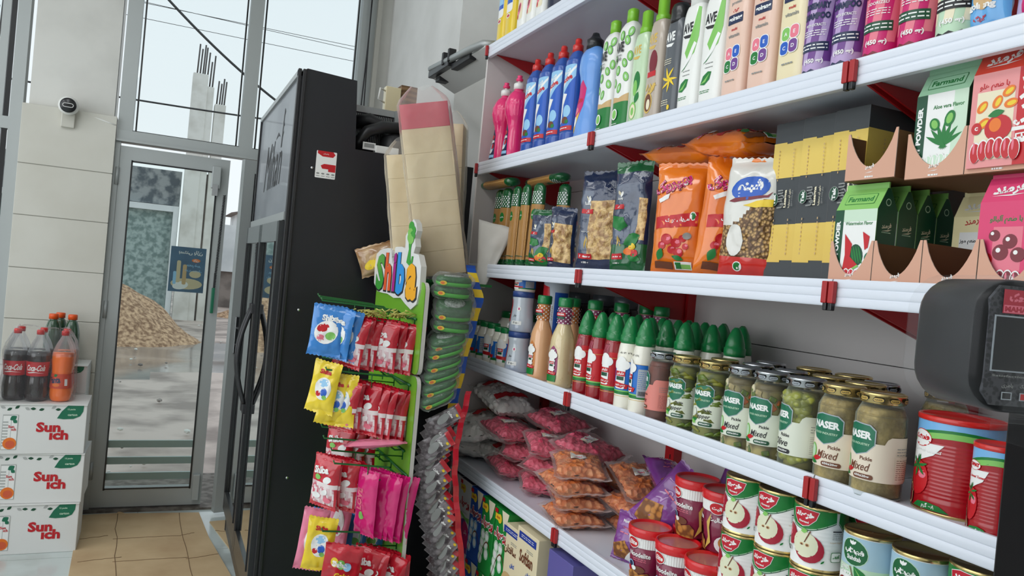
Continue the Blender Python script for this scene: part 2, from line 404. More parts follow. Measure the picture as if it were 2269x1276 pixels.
def shopframe(m):
    for x0, x1 in ((-.255, -.185), (.345, .415)): m.box(x0, x1, WY - .035, WY + .05, 1.95, 3.45, AL)
    m.box(-.255, 1.04, WY - .04, WY + .05, 1.945, 2.005, AL); m.box(-.255, 1.04, WY - .05, WY - .03, 1.945, 1.957, AL)
    m.box(-.27, -.235, WY - .03, WY + .05, 0, 1.95, AL)
    m.box(.955, 1.035, WY - .05, WY - .03, 0, 3.45, AL)
    for x in (-.17, .33, .43, .94): m.box(x - .004, x + .004, WY - .01, WY + .01, 2.0, 3.45, 'black_plastic')
    m.box(-.19, 1.0, WY - .012, WY + .012, 2.0, 2.012, 'black_plastic')
f1 = S('window_1', shopframe, 'grey aluminium shopfront frame with tall panes above the door', 'window')
GL = PANE('shopfront_glass', (250, 252, 252), .45)
for x0, x1 in ((-.185, .345), (.415, .955)): S('window_pane', lambda m, a=x0, b=x1: m.box(a, b, WY - .004, WY + .002, 2.005, 3.43, GL), parent=f1)
def leftwin(m):
    m.box(-.735, -.68, WY - .03, WY + .05, 0, 3.45, AL); m.box(-.80, -.765, WY - .02, WY + .04, 0, 3.45, AL); m.box(-3, -.69, WY - .026, WY + .036, 1.93, 1.99, AL); m.box(-3, -.69, WY - .026, WY + .036, 0, .1, AL)
    m.box(-1.9, -1.84, WY - .03, WY + .04, 0, 3.45, AL); m.box(-.762, -.74, WY - .02, WY - .01, 0, 3.45, 'black_plastic')
f2 = S('window_2', leftwin, 'grey aluminium shopfront window left of the tiled pier', 'window')
S('window_pane', lambda m: m.box(-3, -.78, WY - .004, WY + .002, .1, 3.43, GL), parent=f2)
f3 = S('window_3', lambda m: (m.box(-3.06, -3.0, 1.2, 1.28, .5, 3.2, AL), m.box(-3.06, -3.0, -1, 3.6, .5, .56, AL), m.box(-3.06, -3, -1, 3.6, 3.14, 3.2, AL)), 'aluminium side window frame', 'window')
S('threshold_floor', lambda m: (m.box(-.3, 1.1, 4.52, 4.72, 0, .012, 'threshold_stone'), m.box(-3, 1.5, 4.64, 5.3, -.12, -.004, 'threshold_stone')), 'worn stone threshold under the shop door', 'threshold')
# door leaves
def leaf(w, h, hinge_left=True):
    """leaf drawn from its left bottom corner"""
    r = bpy.data.objects.new('door_leaf', None); COL.objects.link(r)
    def fr(m):
        s = .062
        m.box(0, s, -.022, .022, 0, h, AL); m.box(w - s, w, -.022, .022, 0, h, AL); m.box(s, w - s, -.022, .022, 0, .10, AL); m.box(s, w - s, -.022, .022, h - .075, h, AL)
        for x in (s, w - s): m.box(x - .004, x + .004, -.026, -.02, .09, h - .07, 'black_plastic')
        m.box(s, w - s, -.026, -.02, .094, .101, 'black_plastic'); m.box(s, w - s, -.026, -.02, h - .08, h - .072, 'black_plastic')
    S('door_frame', fr, parent=r)
    S('door_glass', lambda m: m.box(.062, w - .062, -.003, .003, .1, h - .075, PANE('door_glass', (248, 252, 251), .45)), parent=r)
    def bars(m):
        for z in (.15, .235, .325): m.box(.05, w - .05, .024, .04, z - .019, z + .019, 'bar_blue_grey')
    M('bar_blue_grey', (172, 188, 188), .4, metal=.2)
    S('door_bar', bars, 'grey blue horizontal guard bars', parent=r)
    return r
d1 = leaf(.545, 1.905); d1.name = 'door_1'; d1.location = (-.236, WY, .02)
tag(d1, 'closed aluminium glass door leaf beside the tiled pier', 'door', None, 'structure')
def closer(m):
    m.box(.455, .50, -.06, -.02, 1.74, 1.86, AL, b=.004); m.box(.462, .49, -.065, -.05, 1.70, 1.76, 'steel'); m.box(.495, .53, -.05, -.02, .03, .17, AL, b=.003)
S('door_bolt', closer, 'aluminium bolt and stop', parent=d1)
def hinges(m):
    for z in (.15, 1.0, 1.7): m.lathe([(.010, z), (.010, z + .09)], AL, 10, cx=-.004, cy=-.028)
S('door_hinge', hinges, parent=d1)
d2 = leaf(.60, 1.905); d2.name = 'door_2'; d2.location = (.365, 4.412, .02); d2.rotation_euler = (0, 0, math.atan2(.16, .58))
tag(d2, 'right aluminium glass door leaf standing slightly open beside the cooler', 'door', None, 'structure')
def hand(m):
    m.box(.020, .045, -.034, -.022, .86, 1.06, 'steel', b=.004); m.tube([(.032, -.03, 1.0), (.032, -.075, 1.0), (.05, -.085, 1.0), (.13, -.085, .995)], .008, 'dark_metal')
    m.lathe([(.006, 0), (.006, .012)], 'ink', 10, X=Matrix.Translation((.032, -.03, .91)) @ Matrix.Rotation(pi / 2, 4, 'X'))
S('door_handle', hand, 'dark lever handle on a steel plate', parent=d2)
# coiled cord hanging on the door stile
mb = MB(); pts = []
for i in range(420):
    t = i / 420; pts.append((.292 + .006 * cos(i * .9) - .012 * t, WY - .045 + .006 * sin(i * .9), 1.73 - t * .52))
mb.tube(pts, .0022, 'ink', 5); mb.box(.268, .286, WY - .055, WY - .04, 1.08, 1.22, 'teal_print', b=.004); mb.box(.274, .284, WY - .052, WY - .044, 1.2, 1.3, 'ink', b=.002)
tag(mb.build('coiled_cord'), 'dark coiled cord hanging down the door stile', 'cord')
# poster stuck on the outside of the door, read from behind
po = T('door_poster', 'blue ice cream poster on the door glass seen from behind', 'poster', None, (.05, WY + .006, 1.183))
M('poster_blue', (66, 104, 136), .5, mix=((50, 82, 112), 8, .4, .7)); M('poster_cream', (214, 196, 158), .5)
P(po, 'poster_sheet', lambda m: m.box(0, .178, 0, .0012, 0, .245, 'poster_blue'))
def pprint(m):
    d = Dec().ell(.09, .045, .08, .03, 'poster_cream').ell(.13, .10, .03, .02, 'poster_cream').ell(.06, .035, .04, .022, 'white_print', .2)
    d.rrect(.035, .055, .05, .17, 'poster_cream', .008).rrect(.066, .086, .04, .15, 'tan_print', .008).rrect(.02, .036, .04, .11, 'sky_print', .006)
    d.t('بستنی پاژن', .10, .215, w=.12, mat='white_print', fa=True, mirror=True).ell(.13, .175, .022, .010, 'orange_print').t('پاژن', .13, .175, w=.026, mat='white_print', fa=True, mirror=True)
    d.t('طعم شیر', .12, .145, w=.07, mat='sky_print', fa=True, mirror=True).t('آغاز یک خوشمزگی', .12, .118, w=.085, mat='sky_print', fa=True, mirror=True)
    d.apply(m, flat(0), off=.0004)
P(po, 'poster_print', pprint)
# sagging cables beside the right jamb
mb = MB()
for k, (x, w) in enumerate(((.99, .008), (1.0, -.006))):
    mb.tube([(x + w * sin(i * .5), WY - .07 - .01 * k, 3.44 - i * .16) for i in range(11)], .004, 'ink', 6)
tag(mb.build('hanging_cable'), 'two dark cables hanging down beside the window jamb', 'cable')
# security camera
cc = T('security_camera', 'small white security camera with black face mounted on the pier ledge', 'camera', None, (-.475, 4.49, 2.06))
cc.rotation_euler = (0, 0, .05)
P(cc, 'camera_body', lambda m: m.lathe([(.03, 0), (.045, .012), (.046, .07), (.038, .084)], 'white_plastic', 24, X=Matrix.Translation((0, -.035, .012)) @ Matrix.Rotation(pi / 2 + .1, 4, 'X') @ Matrix.Translation((0, 0, -.05))))
def cface(m):
    X = Matrix.Translation((0, -.035, .012)) @ Matrix.Rotation(pi / 2 + .1, 4, 'X') @ Matrix.Translation((0, 0, .036))
    m.lathe([(.033, 0), (.036, .0), (.036, .012), (.031, .016)], 'black_plastic', 24, X=X)
    m.tube([X @ Vector((sx * .014 + .009 * cos(a), .009 * sin(a), .017)) for sx, lo in ((1, -90), (-1, 90)) for a in (radians(lo + q * 30) for q in range(7))], .0016, 'white_print', 6, closed=True)
P(cc, 'camera_face', cface, 'black face with a white ring')
P(cc, 'mount', lambda m: (m.lathe([(.022, 0), (.022, .012), (.012, .03)], 'white_plastic', 16, X=Matrix.Translation((0, .03, .0)) @ Matrix.Rotation(0, 4, 'X')), m.box(-.03, .03, .0, .05, -.09, 0, 'grey_plastic' if 0 else 'wall_tile', b=.004)))
mb = MB(); mb.tube([(-.445, 4.53, 2.055), (-.38, 4.52, 2.048), (-.30, 4.515, 2.028), (-.262, 4.515, 2.02)], .004, 'white_plastic', 6)
tag(mb.build('camera_cable'), 'thin white cable running along the pier ledge', 'cable')
# ================================================================ outside
M('mud', (196, 178, 168), .55, mix=((136, 120, 112), 1.7, .42, .62), bump=(5, .9)); M('wet_mud', (132, 124, 120), .12, mix=((176, 164, 156), 1.3, .4, .62), bump=(2, .12)); M('gravel_pile', (208, 172, 138), .9, mix=((132, 98, 72), 16, .38, .62), bump=(14, 1.0))
M('concrete', (226, 225, 220), .8, mix=((204, 202, 195), 3, .4, .65), bump=(5, .3)); M('stone_wall', (150, 154, 156), .9, mix=((84, 92, 100), 5, .42, .58), bump=(4, 1.)); M('netting', (166, 184, 182), .8, mix=((112, 134, 132), 9, .4, .6), bump=(9, .6))
M('far_white', (236, 240, 242), .7, mix=((190, 196, 200), .8, .4, .7)); M('rebar', (88, 84, 84), .6, metal=.5); M('block_wall', (150, 140, 134), .85, mix=((112, 104, 100), 2, .4, .6), bump=(6, .5))
def ground(m):
    nx, ny = 60, 70; vs = []; fs = []; ms = []
    for j in range(ny + 1):
        for i in range(nx + 1):
            x = -22 + 44 * i / nx; y = 5.3 + 60 * (j / ny) ** 1.8
            z = -.10 + .05 * noise.noise(Vector((x * .5, y * .5, 0))) + .03 * noise.noise(Vector((x * 2, y * 2, 3)))
            if 9.5 < y < 12.5: z -= .03
            if j == 0: z = -.12
            vs.append((x, y, z))
    for j in range(ny):
        for i in range(nx):
            a = j * (nx + 1) + i; fs.append((a, a + 1, a + nx + 2, a + nx + 1)); y = 5.3 + 60 * ((j + .5) / ny) ** 1.8; x = -22 + 44 * (i + .5) / nx
            ms.append('wet_mud' if 10.2 + .3 * sin(x) < y < 13.6 + .5 * sin(x * .7) else 'mud')
    m.add(vs, fs, ms, True)
g = S('ground', ground, 'muddy unpaved street with a wet strip and puddles', 'ground')
def heap(m, cx, cy, rx, ry, h, seed, mat):
    n = 44; vs = []; fs = []
    for j in range(15):
        t = j / 14
        for i in range(n):
            a = 2 * pi * i / n; rr = (1 - t); p = Vector((cos(a) * 2 + seed, sin(a) * 2, t * 3)); k = 1 + .18 * noise.noise(p)
            vs.append((cx + rx * rr * k * cos(a), cy + ry * rr * k * sin(a), -.15 + h * (1 - (1 - t) ** 1.25) + .06 * noise.noise(p * 3)))
    for j in range(14):
        for i in range(n): i2 = (i + 1) % n; fs.append((j * n + i, j * n + i2, (j + 1) * n + i2, (j + 1) * n + i))
    fs.append(tuple(14 * n + i for i in range(n))); m.add(vs, fs, mat, True)
mb = MB(); heap(mb, -.95, 14.4, 1.75, 1.5, 1.12, 2, 'gravel_pile'); o = mb.build('gravel_heap'); tag(o, 'pointed heap of brown gravel across the muddy street', 'gravel heap')
mb = MB(); heap(mb, 3.2, 20.5, 2.2, .9, .55, 5, 'gravel_pile'); o = mb.build('gravel_heap'); tag(o, 'low brown gravel mound right of the unfinished building', 'gravel heap')
# stones lying about
stn = MB(); bm = bmesh.new(); bmesh.ops.create_icosphere(bm, subdivisions=1, radius=1)
SV = [v.co[:] for v in bm.verts]; SF = [[v.index for v in f.verts] for f in bm.faces]; bm.free()
for i in range(110):
    y = 5.6 + 12 * RND.random() ** 1.5; x = RND.uniform(-1.3, 1.0) * y * .22 + .1; r = RND.uniform(.008, .03)
    stn.add([(a * r * 1.4, b * r, c * r * .7) for a, b, c in SV], SF, 'concrete' if i % 3 else 'block_wall', False, Matrix.Translation((x, y, -.075 + r * .2)) @ Matrix.Rotation(i, 4, 'Z'))
tag(stn.build('loose_stones'), 'small pale stones scattered over the mud', 'stones', None, 'stuff')
# unfinished building across the street
bl = T('unfinished_building', 'unfinished concrete building with green netting across the street', 'building', None, (0, 19, 0))
P(bl, 'stone_wall', lambda m: (m.box(-5.5, .30, .15, .5, 2.42, 3.2, 'stone_wall'), m.box(-5.5, .30, .1, .5, -.2, 2.3, 'netting')), 'rough grey wall over green grey netting')
P(bl, 'beam', lambda m: (m.box(-5.5, .30, -.05, .3, 2.27, 2.40, 'far_white'), m.box(.18, .29, -.1, .0, -.2, 2.4, 'far_white')), 'white beam')
def colm(x0, x1, h, d=.45, steps=None, rebs=(), name='column'):
    def f(m):
        m.box(x0, x1, -d / 2, d / 2, -.2, h, 'concrete', b=.02)
        if steps: m.box(x1 - .02, steps[0], -d / 2 + .04, d / 2, -.2, steps[1], 'concrete', b=.02)
    c = P(bl, name, f)
    for x, z0, z1 in rebs: P(c, 'reinforcing_bar', lambda m, x=x, z0=z0, z1=z1: m.tube([(x, 0, z0), (x + .02, .02, z1)], .018, 'rebar', 5))
    return c
colm(.34, .66, 5.40, steps=(.80, 5.15), rebs=[(.42, 5.3, 6.1), (.48, 5.3, 6.0), (.54, 5.3, 6.1), (.58, 5.3, 6.05), (.64, 5.3, 5.95), (.70, 5.1, 5.75), (.76, 5.1, 5.9)])
colm(.84, 1.08, 4.80, d=.3, rebs=[(.88, 4.7, 5.35), (.94, 4.7, 5.3), (.99, 4.7, 5.42), (1.04, 4.7, 5.36)])
colm(-3.6, -3.15, 5.4, rebs=[(-3.5, 5.2, 6.2), (-3.42, 5.2, 6.1), (-3.36, 5.2, 6.25), (-3.3, 5.2, 6.1), (-3.24, 5.2, 6.15), (-3.19, 5.2, 6.1)])
P(bl, 'block_wall', lambda m: m.box(.64, .9, -.05, .25, -.2, 3.2, 'block_wall'), 'grey block wall')
tag(S('far_wall', lambda m: (m.box(1.3, 9, 24, 24.3, -.2, .95, 'block_wall'), m.box(1.3, 9, 23.9, 24.4, .95, 2.3, 'far_white')), 'white building over a rough block wall further back', 'building'), kind='thing')
hs = T('far_house', 'low pale house with a gabled roof beyond the block wall', 'house', None, (4.2, 34, 0))
P(hs, 'wall', lambda m: m.box(-1.4, 6, 0, 4, -.3, 3.3, 'far_white')); P(hs, 'roof', lambda m: m.prism([(-1.7, 3.2), (1.2, 4.0), (6.3, 3.2)], -.2, 4.2, 'block_wall'))
# overhead lines
def wire(a, b, sag, r, label, name='power_line', col='ink', n=28):
    mb = MB(); a = Vector(a); b = Vector(b)
    mb.tube([a.lerp(b, i / n) - Vector((0, 0, sag * 4 * (i / n) * (1 - i / n))) for i in range(n + 1)], r, col, 5); tag(mb.build(name), label, 'cable', 'power lines over the street')

wire((-.5, 9, 4.35), (1.9, 9, 2.75), .18, .014, 'thick dark cable sloping down across the sky')
wire((-4.5, 9, 3.05), (3.5, 9, 3.06), .13, .010, 'thin cable crossing the concrete columns')
wire((-6, 12, 4.78), (9, 12, 4.84), .03, .004, 'highest of three thin wires in the sky')
wire((-6, 12, 4.60), (9, 12, 4.58), .03, .004, 'lowest of three thin wires in the sky')
wire((-6, 12, 4.92), (9, 12, 4.64), .03, .004, 'middle of three thin wires in the sky')
# ================================================================ left corner: cartons and bottles
M('can_orange', (214, 92, 56), .5); M('carton_print_grey', (176, 178, 176), .5)
def juice_carton():
    r = T('juice_carton', '', 'carton', 'white orange juice cartons by the door')
    W, D, H = .385, .26, .222
    def b(m):
        m.box(-W / 2, W / 2, -D / 2, D / 2, 0, H, 'carton_white', b=.003)
        m.box(-W / 2, W / 2, -D / 2 - .006, D / 2, H - .003, H + .001, 'carton_white')
    P(r, 'carton_box', b)
    def pr(m):
        d = Dec()
        for k in range(9): d.leaf(-.17 + k * .032 + RND.uniform(-.01, .01), H - .012 - RND.random() * .012, .022, .006, 'dark_green_print' if k % 3 != 1 else 'carton_print_grey', RND.uniform(-.6, .8))
        d.poly([(.075, H - .062), (.092, H - .03), (.115, H - .004), (.178, H - .002), (.176, H - .03), (.165, H - .052), (.14, H - .064), (.1, H - .066)], 'teal_print')
        d.t('12 packs', .13, H - .022, .009, 'mint_print').t('carton', .135, H - .046, .009, 'mint_print')
        d.t('Sun', .045, .120, .045, 'red_print', w=.095, bold=.045).t('ıch', .088, .085, .044, 'red_print', w=.074, bold=.045)
        d.rect(-.130, -.072, .02, .175, 'carton_print_grey').rect(-.128, -.098, .022, .17, 'white_print').rect(-.096, -.074, .022, .172, 'white_print')
        for k in range(9): d.rect(-.128, -.108, .035 + k * .013, .041 + k * .013, 'carton_print_grey')
        d.ell(-.098, .048, .026, .026, 'orange_print').ell(-.096, .044, .018, .017, 'can_orange').leaf(-.09, .16, .03, .011, 'teal_print', .6).leaf(-.083, .145, .02, .008, 'teal_print', -.7)
        d.t('Sun', -.096, .122, .012, 'red_print', bold=.03).t('ıch', -.086, .11, .012, 'red_print', bold=.03)
        d.apply(m, flat(-D / 2), off=.0006)
    P(r, 'carton_print', pr, 'red lettering, green leaf flash and juice pack picture')
    return r
jc = juice_carton()
put(jc, (-.435, 4.10, .0), 'white orange juice carton at the bottom of the pile of three', rz=0, jit=0)
put(jc, (-.427, 4.11, .2235), 'white orange juice carton in the middle of the pile, sticking out to the right', rz=0, rot=(0, 0, -.03))
put(jc, (-.438, 4.10, .447), 'white orange juice carton at the top of the pile, under the drinks bottles', rz=0, rot=(0, 0, .01))
put(jc, (-.47, 4.385, .0), 'white carton standing on the floor behind the pile', rz=0, jit=0); put(jc, (-.47, 4.385, .2235), 'second white carton up behind the pile', rz=0, jit=0)
put(jc, (-.47, 4.385, .447), 'third white carton up behind the pile', rz=0, jit=0)
o = put(jc, (-.47, 4.385, .6705), 'white carton behind the orange drink, showing only its right end', rz=0, jit=0, s=(1, .9, .6))
M('cola', (30, 12, 10), .12, coat=1.); M('orange_drink', (255, 118, 12), .15, coat=1., sss=0); M('cola_label', (198, 18, 32), .3, coat=.4); M('fanta_label', (214, 66, 22), .3, coat=.4); M('pale_drink', (226, 228, 190), .2, coat=.6); M('green_bottle', (40, 74, 48), .15, coat=.8); M('orange_cap', (236, 92, 34), .35)
def drink(name, label, cat, liq, lab, txtfn, cap, fill=.225, clear=True):
    r = T(name, label, cat)
    pr = smoothprof([(.028, 0), (.040, .006), (.046, .03), (.046, .075), (.0425, .115), (.044, .15), (.047, .185), (.046, .215), (.034, .255), (.019, .285), (.0135, .30), (.0135, .312)])
    fl = [p for p in pr if p[1] < fill]
    P(r, 'liquid', lambda m: m.lathe([(a - .001, b) for a, b in fl] , liq, 24))
    P(r, 'bottle', lambda m: m.lathe([p for p in pr if p[1] >= fill - .02], PET if clear else liq, 24, capb=False))
    P(r, 'cap', lambda m: m.lathe([(.0155, .300), (.0155, .318), (.014, .321)], cap, 20, rib=(20, .02)))
    def lb(m):
        s = cyl(.0455, [(a + .0006, b) for a, b in pr]); d = Dec().rect(-.142, .142, .115 if lab != 'fanta_label' else .062, .180 if lab != 'fanta_label' else .128, lab); txtfn(d); d.apply(m, s, .006, .012)
    P(r, 'label', lb)
    return r
ck = drink('cola_bottle', '', 'bottle', 'cola', 'cola_label', lambda d: (d.t('Coca-Cola', 0, .152, .028, 'white_print', w=.082, shear=.5, bold=.03), d.poly([(-.04, .13), (-.01, .135), (.04, .128), (.0, .131), (-.03, .127)], 'white_print')), 'red_cap')
fa = drink('orange_soda_bottle', '', 'bottle', 'orange_drink', 'fanta_label', lambda d: (d.t('Fanta', -.012, .1, .03, 'navy_print', w=.05, bold=.05, rot=.1), d.leaf(-.01, .12, .02, .007, 'green_print', .4), d.ell(-.005, .078, .016, .008, 'orange_print'), d.rect(.03, .042, .075, .105, 'white_print')), 'red_cap')
ZB = .6705
put(ck, (-.552, 4.07, ZB), 'cola bottle at the left of the wrapped pack on the top carton', rz=-.1)
put(ck, (-.462, 4.055, ZB), 'cola bottle between the other cola and the orange drink', rz=-.05)
put(ck, (-.552, 4.17, ZB), 'cola bottle in the back row of the pack, at its left', rz=.2); put(ck, (-.462, 4.165, ZB), 'cola bottle in the back row, behind the middle of the pack', rz=.3)
put(fa, (-.365, 4.06, ZB), 'bright orange soda bottle with red cap on the top carton', rz=-.25)
put(fa, (-.368, 4.162, ZB), 'orange soda bottle directly behind the front orange one', rz=.2)
pale = drink('pale_drink_bottle', '', 'bottle', 'pale_drink', 'sky_print', lambda d: (d.rect(-.142, .142, .14, .155, 'yellow_print'), d.rect(-.142, .142, .115, .125, 'blue_print')), 'white_plastic', .29)
for k in range(3): put(jc, (-.824, 4.08, .2235 * k), 'white orange juice carton in the neighbouring pile under the pale drink bottle, %s layer' % ('bottom', 'middle', 'top')[k], rz=0, rot=(0, 0, 0))
put(pale, (-.652, 4.0, ZB), 'pale yellow drink bottle with blue and yellow label, cut by the picture edge', rz=0)
def packwrap(m):
    n = 40; vs = []; fs = []; zs = [0, .06, .14, .22, .26, .30, .325]
    for k, z in enumerate(zs):
        sh = [1, 1.0, .97, .99, .92, .80, .66][k]
        for i in range(n):
            a = 2 * pi * i / n; c, d = cos(a), sin(a); q = (abs(c) ** 5 + abs(d) ** 5) ** (-1 / 5); w = 1 + .05 * noise.noise(Vector((c * 3, d * 3, z * 20)))
            vs.append((-.458 + .148 * q * c * sh * w, 4.112 + .108 * q * d * sh * w, ZB + .002 + z + .02 * (k > 3) * noise.noise(Vector((c * 4, d * 4, 3)))))
    for j in range(len(zs) - 1):
        for i in range(n): i2 = (i + 1) % n; fs.append((j * n + i, j * n + i2, (j + 1) * n + i2, (j + 1) * n + i))
    m.add(vs, fs, 'shrink_wrap', True)
mb = MB(); packwrap(mb); tag(mb.build('shrink_wrap'), 'clear crinkled shrink wrap round the six drinks bottles', 'plastic wrap')
gb = T('green_drink_bottle', '', 'bottle', 'green bottles with orange caps by the pier')
P(gb, 'bottle', lambda m: m.lathe(smoothprof([(.030, 0), (.036, .01), (.036, .12), (.034, .16), (.024, .2), (.0175, .212), (.0175, .22)]), 'green_bottle', 20)); P(gb, 'cap', lambda m: m.lathe([(.0205, .215), (.0205, .237), (.018, .24)], 'orange_cap', 20, rib=(20, .02)))
for i, (x, y, t) in enumerate(((-.445, 4.33, 'left'), (-.425, 4.42, 'rear middle'), (-.365, 4.34, 'right'))): put(gb, (x, y, .805), 'dark green bottle with orange cap behind the soda pack, %s one' % t, rz=0)
mb = MB(); mb.lathe([(.012, 0), (.03, .01), (.033, .05), (.02, .06)], 'red_cap', 20); o = mb.build('red_lid'); o.location = (-.62, 3.83, 0); tag(o, 'red plastic lid on the floor at the foot of the cartons', 'lid')
# cardboard mats
M('cardboard', (206, 178, 138), .85, mix=((182, 150, 112), 3.5, .42, .75), bump=(6, .2)); M('fold_line', (120, 92, 64), .9)
def board(name, out, z, lines, label):
    r = T(name, label, 'cardboard', 'flattened cardboard on the floor')
    def f(m):
        m.prism(out, z, z + .005, 'cardboard', 'z')
    P(r, 'sheet', f)
    def g(m):
        for a in lines: m.tube([(x + RND.uniform(-.006, .006), y + RND.uniform(-.004, .004), z + .0052) for x, y in [(a[0] + (a[2] - a[0]) * t / 8, a[1] + (a[3] - a[1]) * t / 8) for t in range(9)]], .0016, 'fold_line', 4)
    P(r, 'crease', g, 'dark worn creases')
    return r
board('cardboard_sheet', [(-.27, 4.49), (-.1, 4.50), (-.09, 4.53), (-.06, 4.49), (.30, 4.46), (.33, 4.05), (.40, 3.5), (.43, 2.9), (-.22, 2.9), (-.24, 3.6)], .0, [(-.24, 4.12, -.12, 4.15), (.20, 4.1, .26, 4.13), (-.22, 3.82, -.05, 3.85), (.22, 3.78, .36, 3.82), (-.1, 4.49, -.06, 3.5), (.2, 4.46, .24, 3.4), (-.1, 4.1, .2, 4.1), (-.08, 3.8, .22, 3.8), (-.1, 3.5, .3, 3.52)], 'large stained flattened cardboard box on the floor in front of the door')
board('cardboard_sheet', [(.345, 4.30), (.53, 4.33), (.62, 3.9), (.42, 3.84)], .0, [(.36, 4.15, .5, 4.1), (.42, 3.95, .56, 4.0)], 'smaller cardboard piece on the floor beside the cooler')
# ================================================================ drinks cooler
FX, FY0, FY1, FB = .405, 2.86, 4.0, 1.09
fr = T('drinks_cooler', 'tall black drinks cooler with glass doors and grey header panel', 'refrigerator', None, (0, 0, 0))
def side(m):
    m.prism([(FX, .06), (FB, .06), (FB, 1.835), (.62, 1.835), (.605, 2.085), (FX + .02, 2.095), (FX, 2.08)], FY0, FY0 + .03, 'black_paint')
    m.prism([(FX, .06), (FB, .06), (FB, 1.835), (.62, 1.835), (.605, 2.085), (FX + .02, 2.095), (FX, 2.08)], FY1 - .03, FY1, 'black_paint')
    m.box(FB - .02, FB, FY0 + .03, FY1 - .03, .06, 1.83, 'black_paint'); m.box(FX + .03, FB, FY0 + .03, FY1 - .03, 1.80, 1.83, 'black_paint')
    m.box(FX + .02, .61, FY0 + .03, FY1 - .03, 2.07, 2.09, 'black_paint'); m.box(.59, .61, FY0 + .03, FY1 - .03, 1.83, 2.07, 'black_paint')
    m.box(FX + .03, FB, FY0 + .03, FY1 - .03, .06, .12, 'black_paint')
P(fr, 'cabinet', side)
def trim(m):
    for x in (.0, .016): m.box(FX - .012 + x, FX + .0 + x, FY0 - .004 - x * .3, FY0 + .02, .06, 2.09, 'dark_metal', b=.002)
    m.box(FX - .012, FX + .01, FY1 - .02, FY1, .06, 2.07, 'dark_metal'); m.box(FX - .012, FX + .012, FY0, FY1, 2.065, 2.085, 'metal_grey')
    m.box(FX - .016, FX + .012, FY0 + .02, FY1, 1.548, 1.578, 'metal_grey'); m.box(FX - .01, FX + .02, FY0, FY1, .06, .16, 'dark_metal', b=.003)
P(fr, 'edge_trim', trim)
M('header_grey', (142, 146, 152), .38, coat=.15, mix=((104, 108, 116), 1.6, .4, .7))
P(fr, 'header_panel', lambda m: m.box(FX - .004, FX + .01, FY0 + .03, FY1 - .02, 1.578, 2.065, 'header_grey'))
def logo(m):
    s = lambda u, v, o: (FX - .004 - o, 3.42 - u, 1.80 + v)
    d = Dec().t('Mihan', 0, 0, .2, 'ink', w=.52, shear=.3, bold=0); d.poly([(.2, .05), (.235, .2), (.25, .2), (.225, .05)], 'ink').poly([(.03, .10), (.1, .125), (.16, .10), (.1, .11)], 'ink')
    d.ell(.245, .18, .02, .006, 'ink', .5).ell(.24, .14, .02, .006, 'ink', -.5).ell(.235, .1, .02, .006, 'ink', .5); d.apply(m, s, off=.001, smooth=False)
P(fr, 'header_lettering', logo, 'dark slanted script lettering')
CG = PANE('cooler_glass', (120, 128, 130), 1.6, .30)
M('cooler_inside', (34, 36, 38), .6)
P(fr, 'liner', lambda m: (m.box(FX + .45, FX + .46, FY0 + .04, FY1 - .04, .16, 1.55, 'cooler_inside'), [m.box(FX + .05, FX + .44, FY0 + .04, FY1 - .04, z, z + .012, 'dark_metal') for z in (.45, .75, 1.05, 1.3)]))
for k, (y0, y1) in enumerate(((FY0 + .022, FY0 + .565), (FY0 + .572, FY1 - .008))):
    dr = P(fr, 'door', lambda m, y0=y0, y1=y1: (m.box(FX - .03, FX, y0, y0 + .042, .17, 1.545, 'door_frame_dark', b=.002), m.box(FX - .03, FX, y1 - .042, y1, .17, 1.545, 'door_frame_dark', b=.002), m.box(FX - .029, FX, y0 + .0421, y1 - .0421, .17, .26, 'door_frame_dark'), m.box(FX - .029, FX, y0 + .0421, y1 - .0421, 1.47, 1.545, 'door_frame_light'), m.box(FX - .034, FX - .028, y0 + .042, y0 + .05, .26, 1.47, 'ink'), m.box(FX - .034, FX - .028, y1 - .05, y1 - .042, .26, 1.47, 'ink'))) if MT.get('door_frame_dark') or (M('door_frame_dark', (66, 68, 70), .3, metal=.5), M('door_frame_light', (140, 142, 144), .3, metal=.5)) else None
    P(dr, 'door_glass', lambda m, y0=y0, y1=y1: m.box(FX - .02, FX - .014, y0 + .042, y1 - .042, .26, 1.47, CG))
    yh = y1 - .03 if k == 0 else y0 + .03
    def hnd(m, yh=yh):
        m.tube([(FX - .035 - .045 * sin(pi * i / 14), yh, .78 + .42 * i / 14) for i in range(15)], .008, 'dark_metal', 8)
        for z in (.77, 1.19): m.box(FX - .045, FX - .028, yh - .016, yh + .016, z - .02, z + .02, 'ink', b=.003)
    P(dr, 'door_handle', hnd, 'long bowed handle')
for x, z in ((.470, 1.745), (.468, 1.23), (.48, .62)): P(fr, 'screw', lambda m: m.lathe([(.006, 0), (.004, .003)], 'chrome', 10, X=Matrix.Translation((x, FY0, z)) @ Matrix.Rotation(pi / 2, 4, 'X')), 'small bright screw')
def stk(m):
    s = flat(FY0, .482, 1.713); d = Dec().rrect(0, .073, 0, .098, 'white_print', .003).poly([(.004, .098), (.06, .098), (.068, .088), (.06, .078), (.022, .078), (.004, .088)], 'red_print').poly([(.018, .045), (.03, .052), (.072, .052), (.072, .025), (.046, .025), (.046, .034), (.024, .034)], 'red_print')
    for k in range(4): d.ell(.010 + k * .018, .016, .006, .003, 'grey_print').rect(.004 + k * .018, .017 + k * .018, .006, .008, 'grey_print')
    d.t('پشتیبانی', .034, .088, .006, 'white_print', fa=True).apply(m, s, off=.0008, smooth=False)
P(fr, 'sticker', stk, 'red and white service sticker')
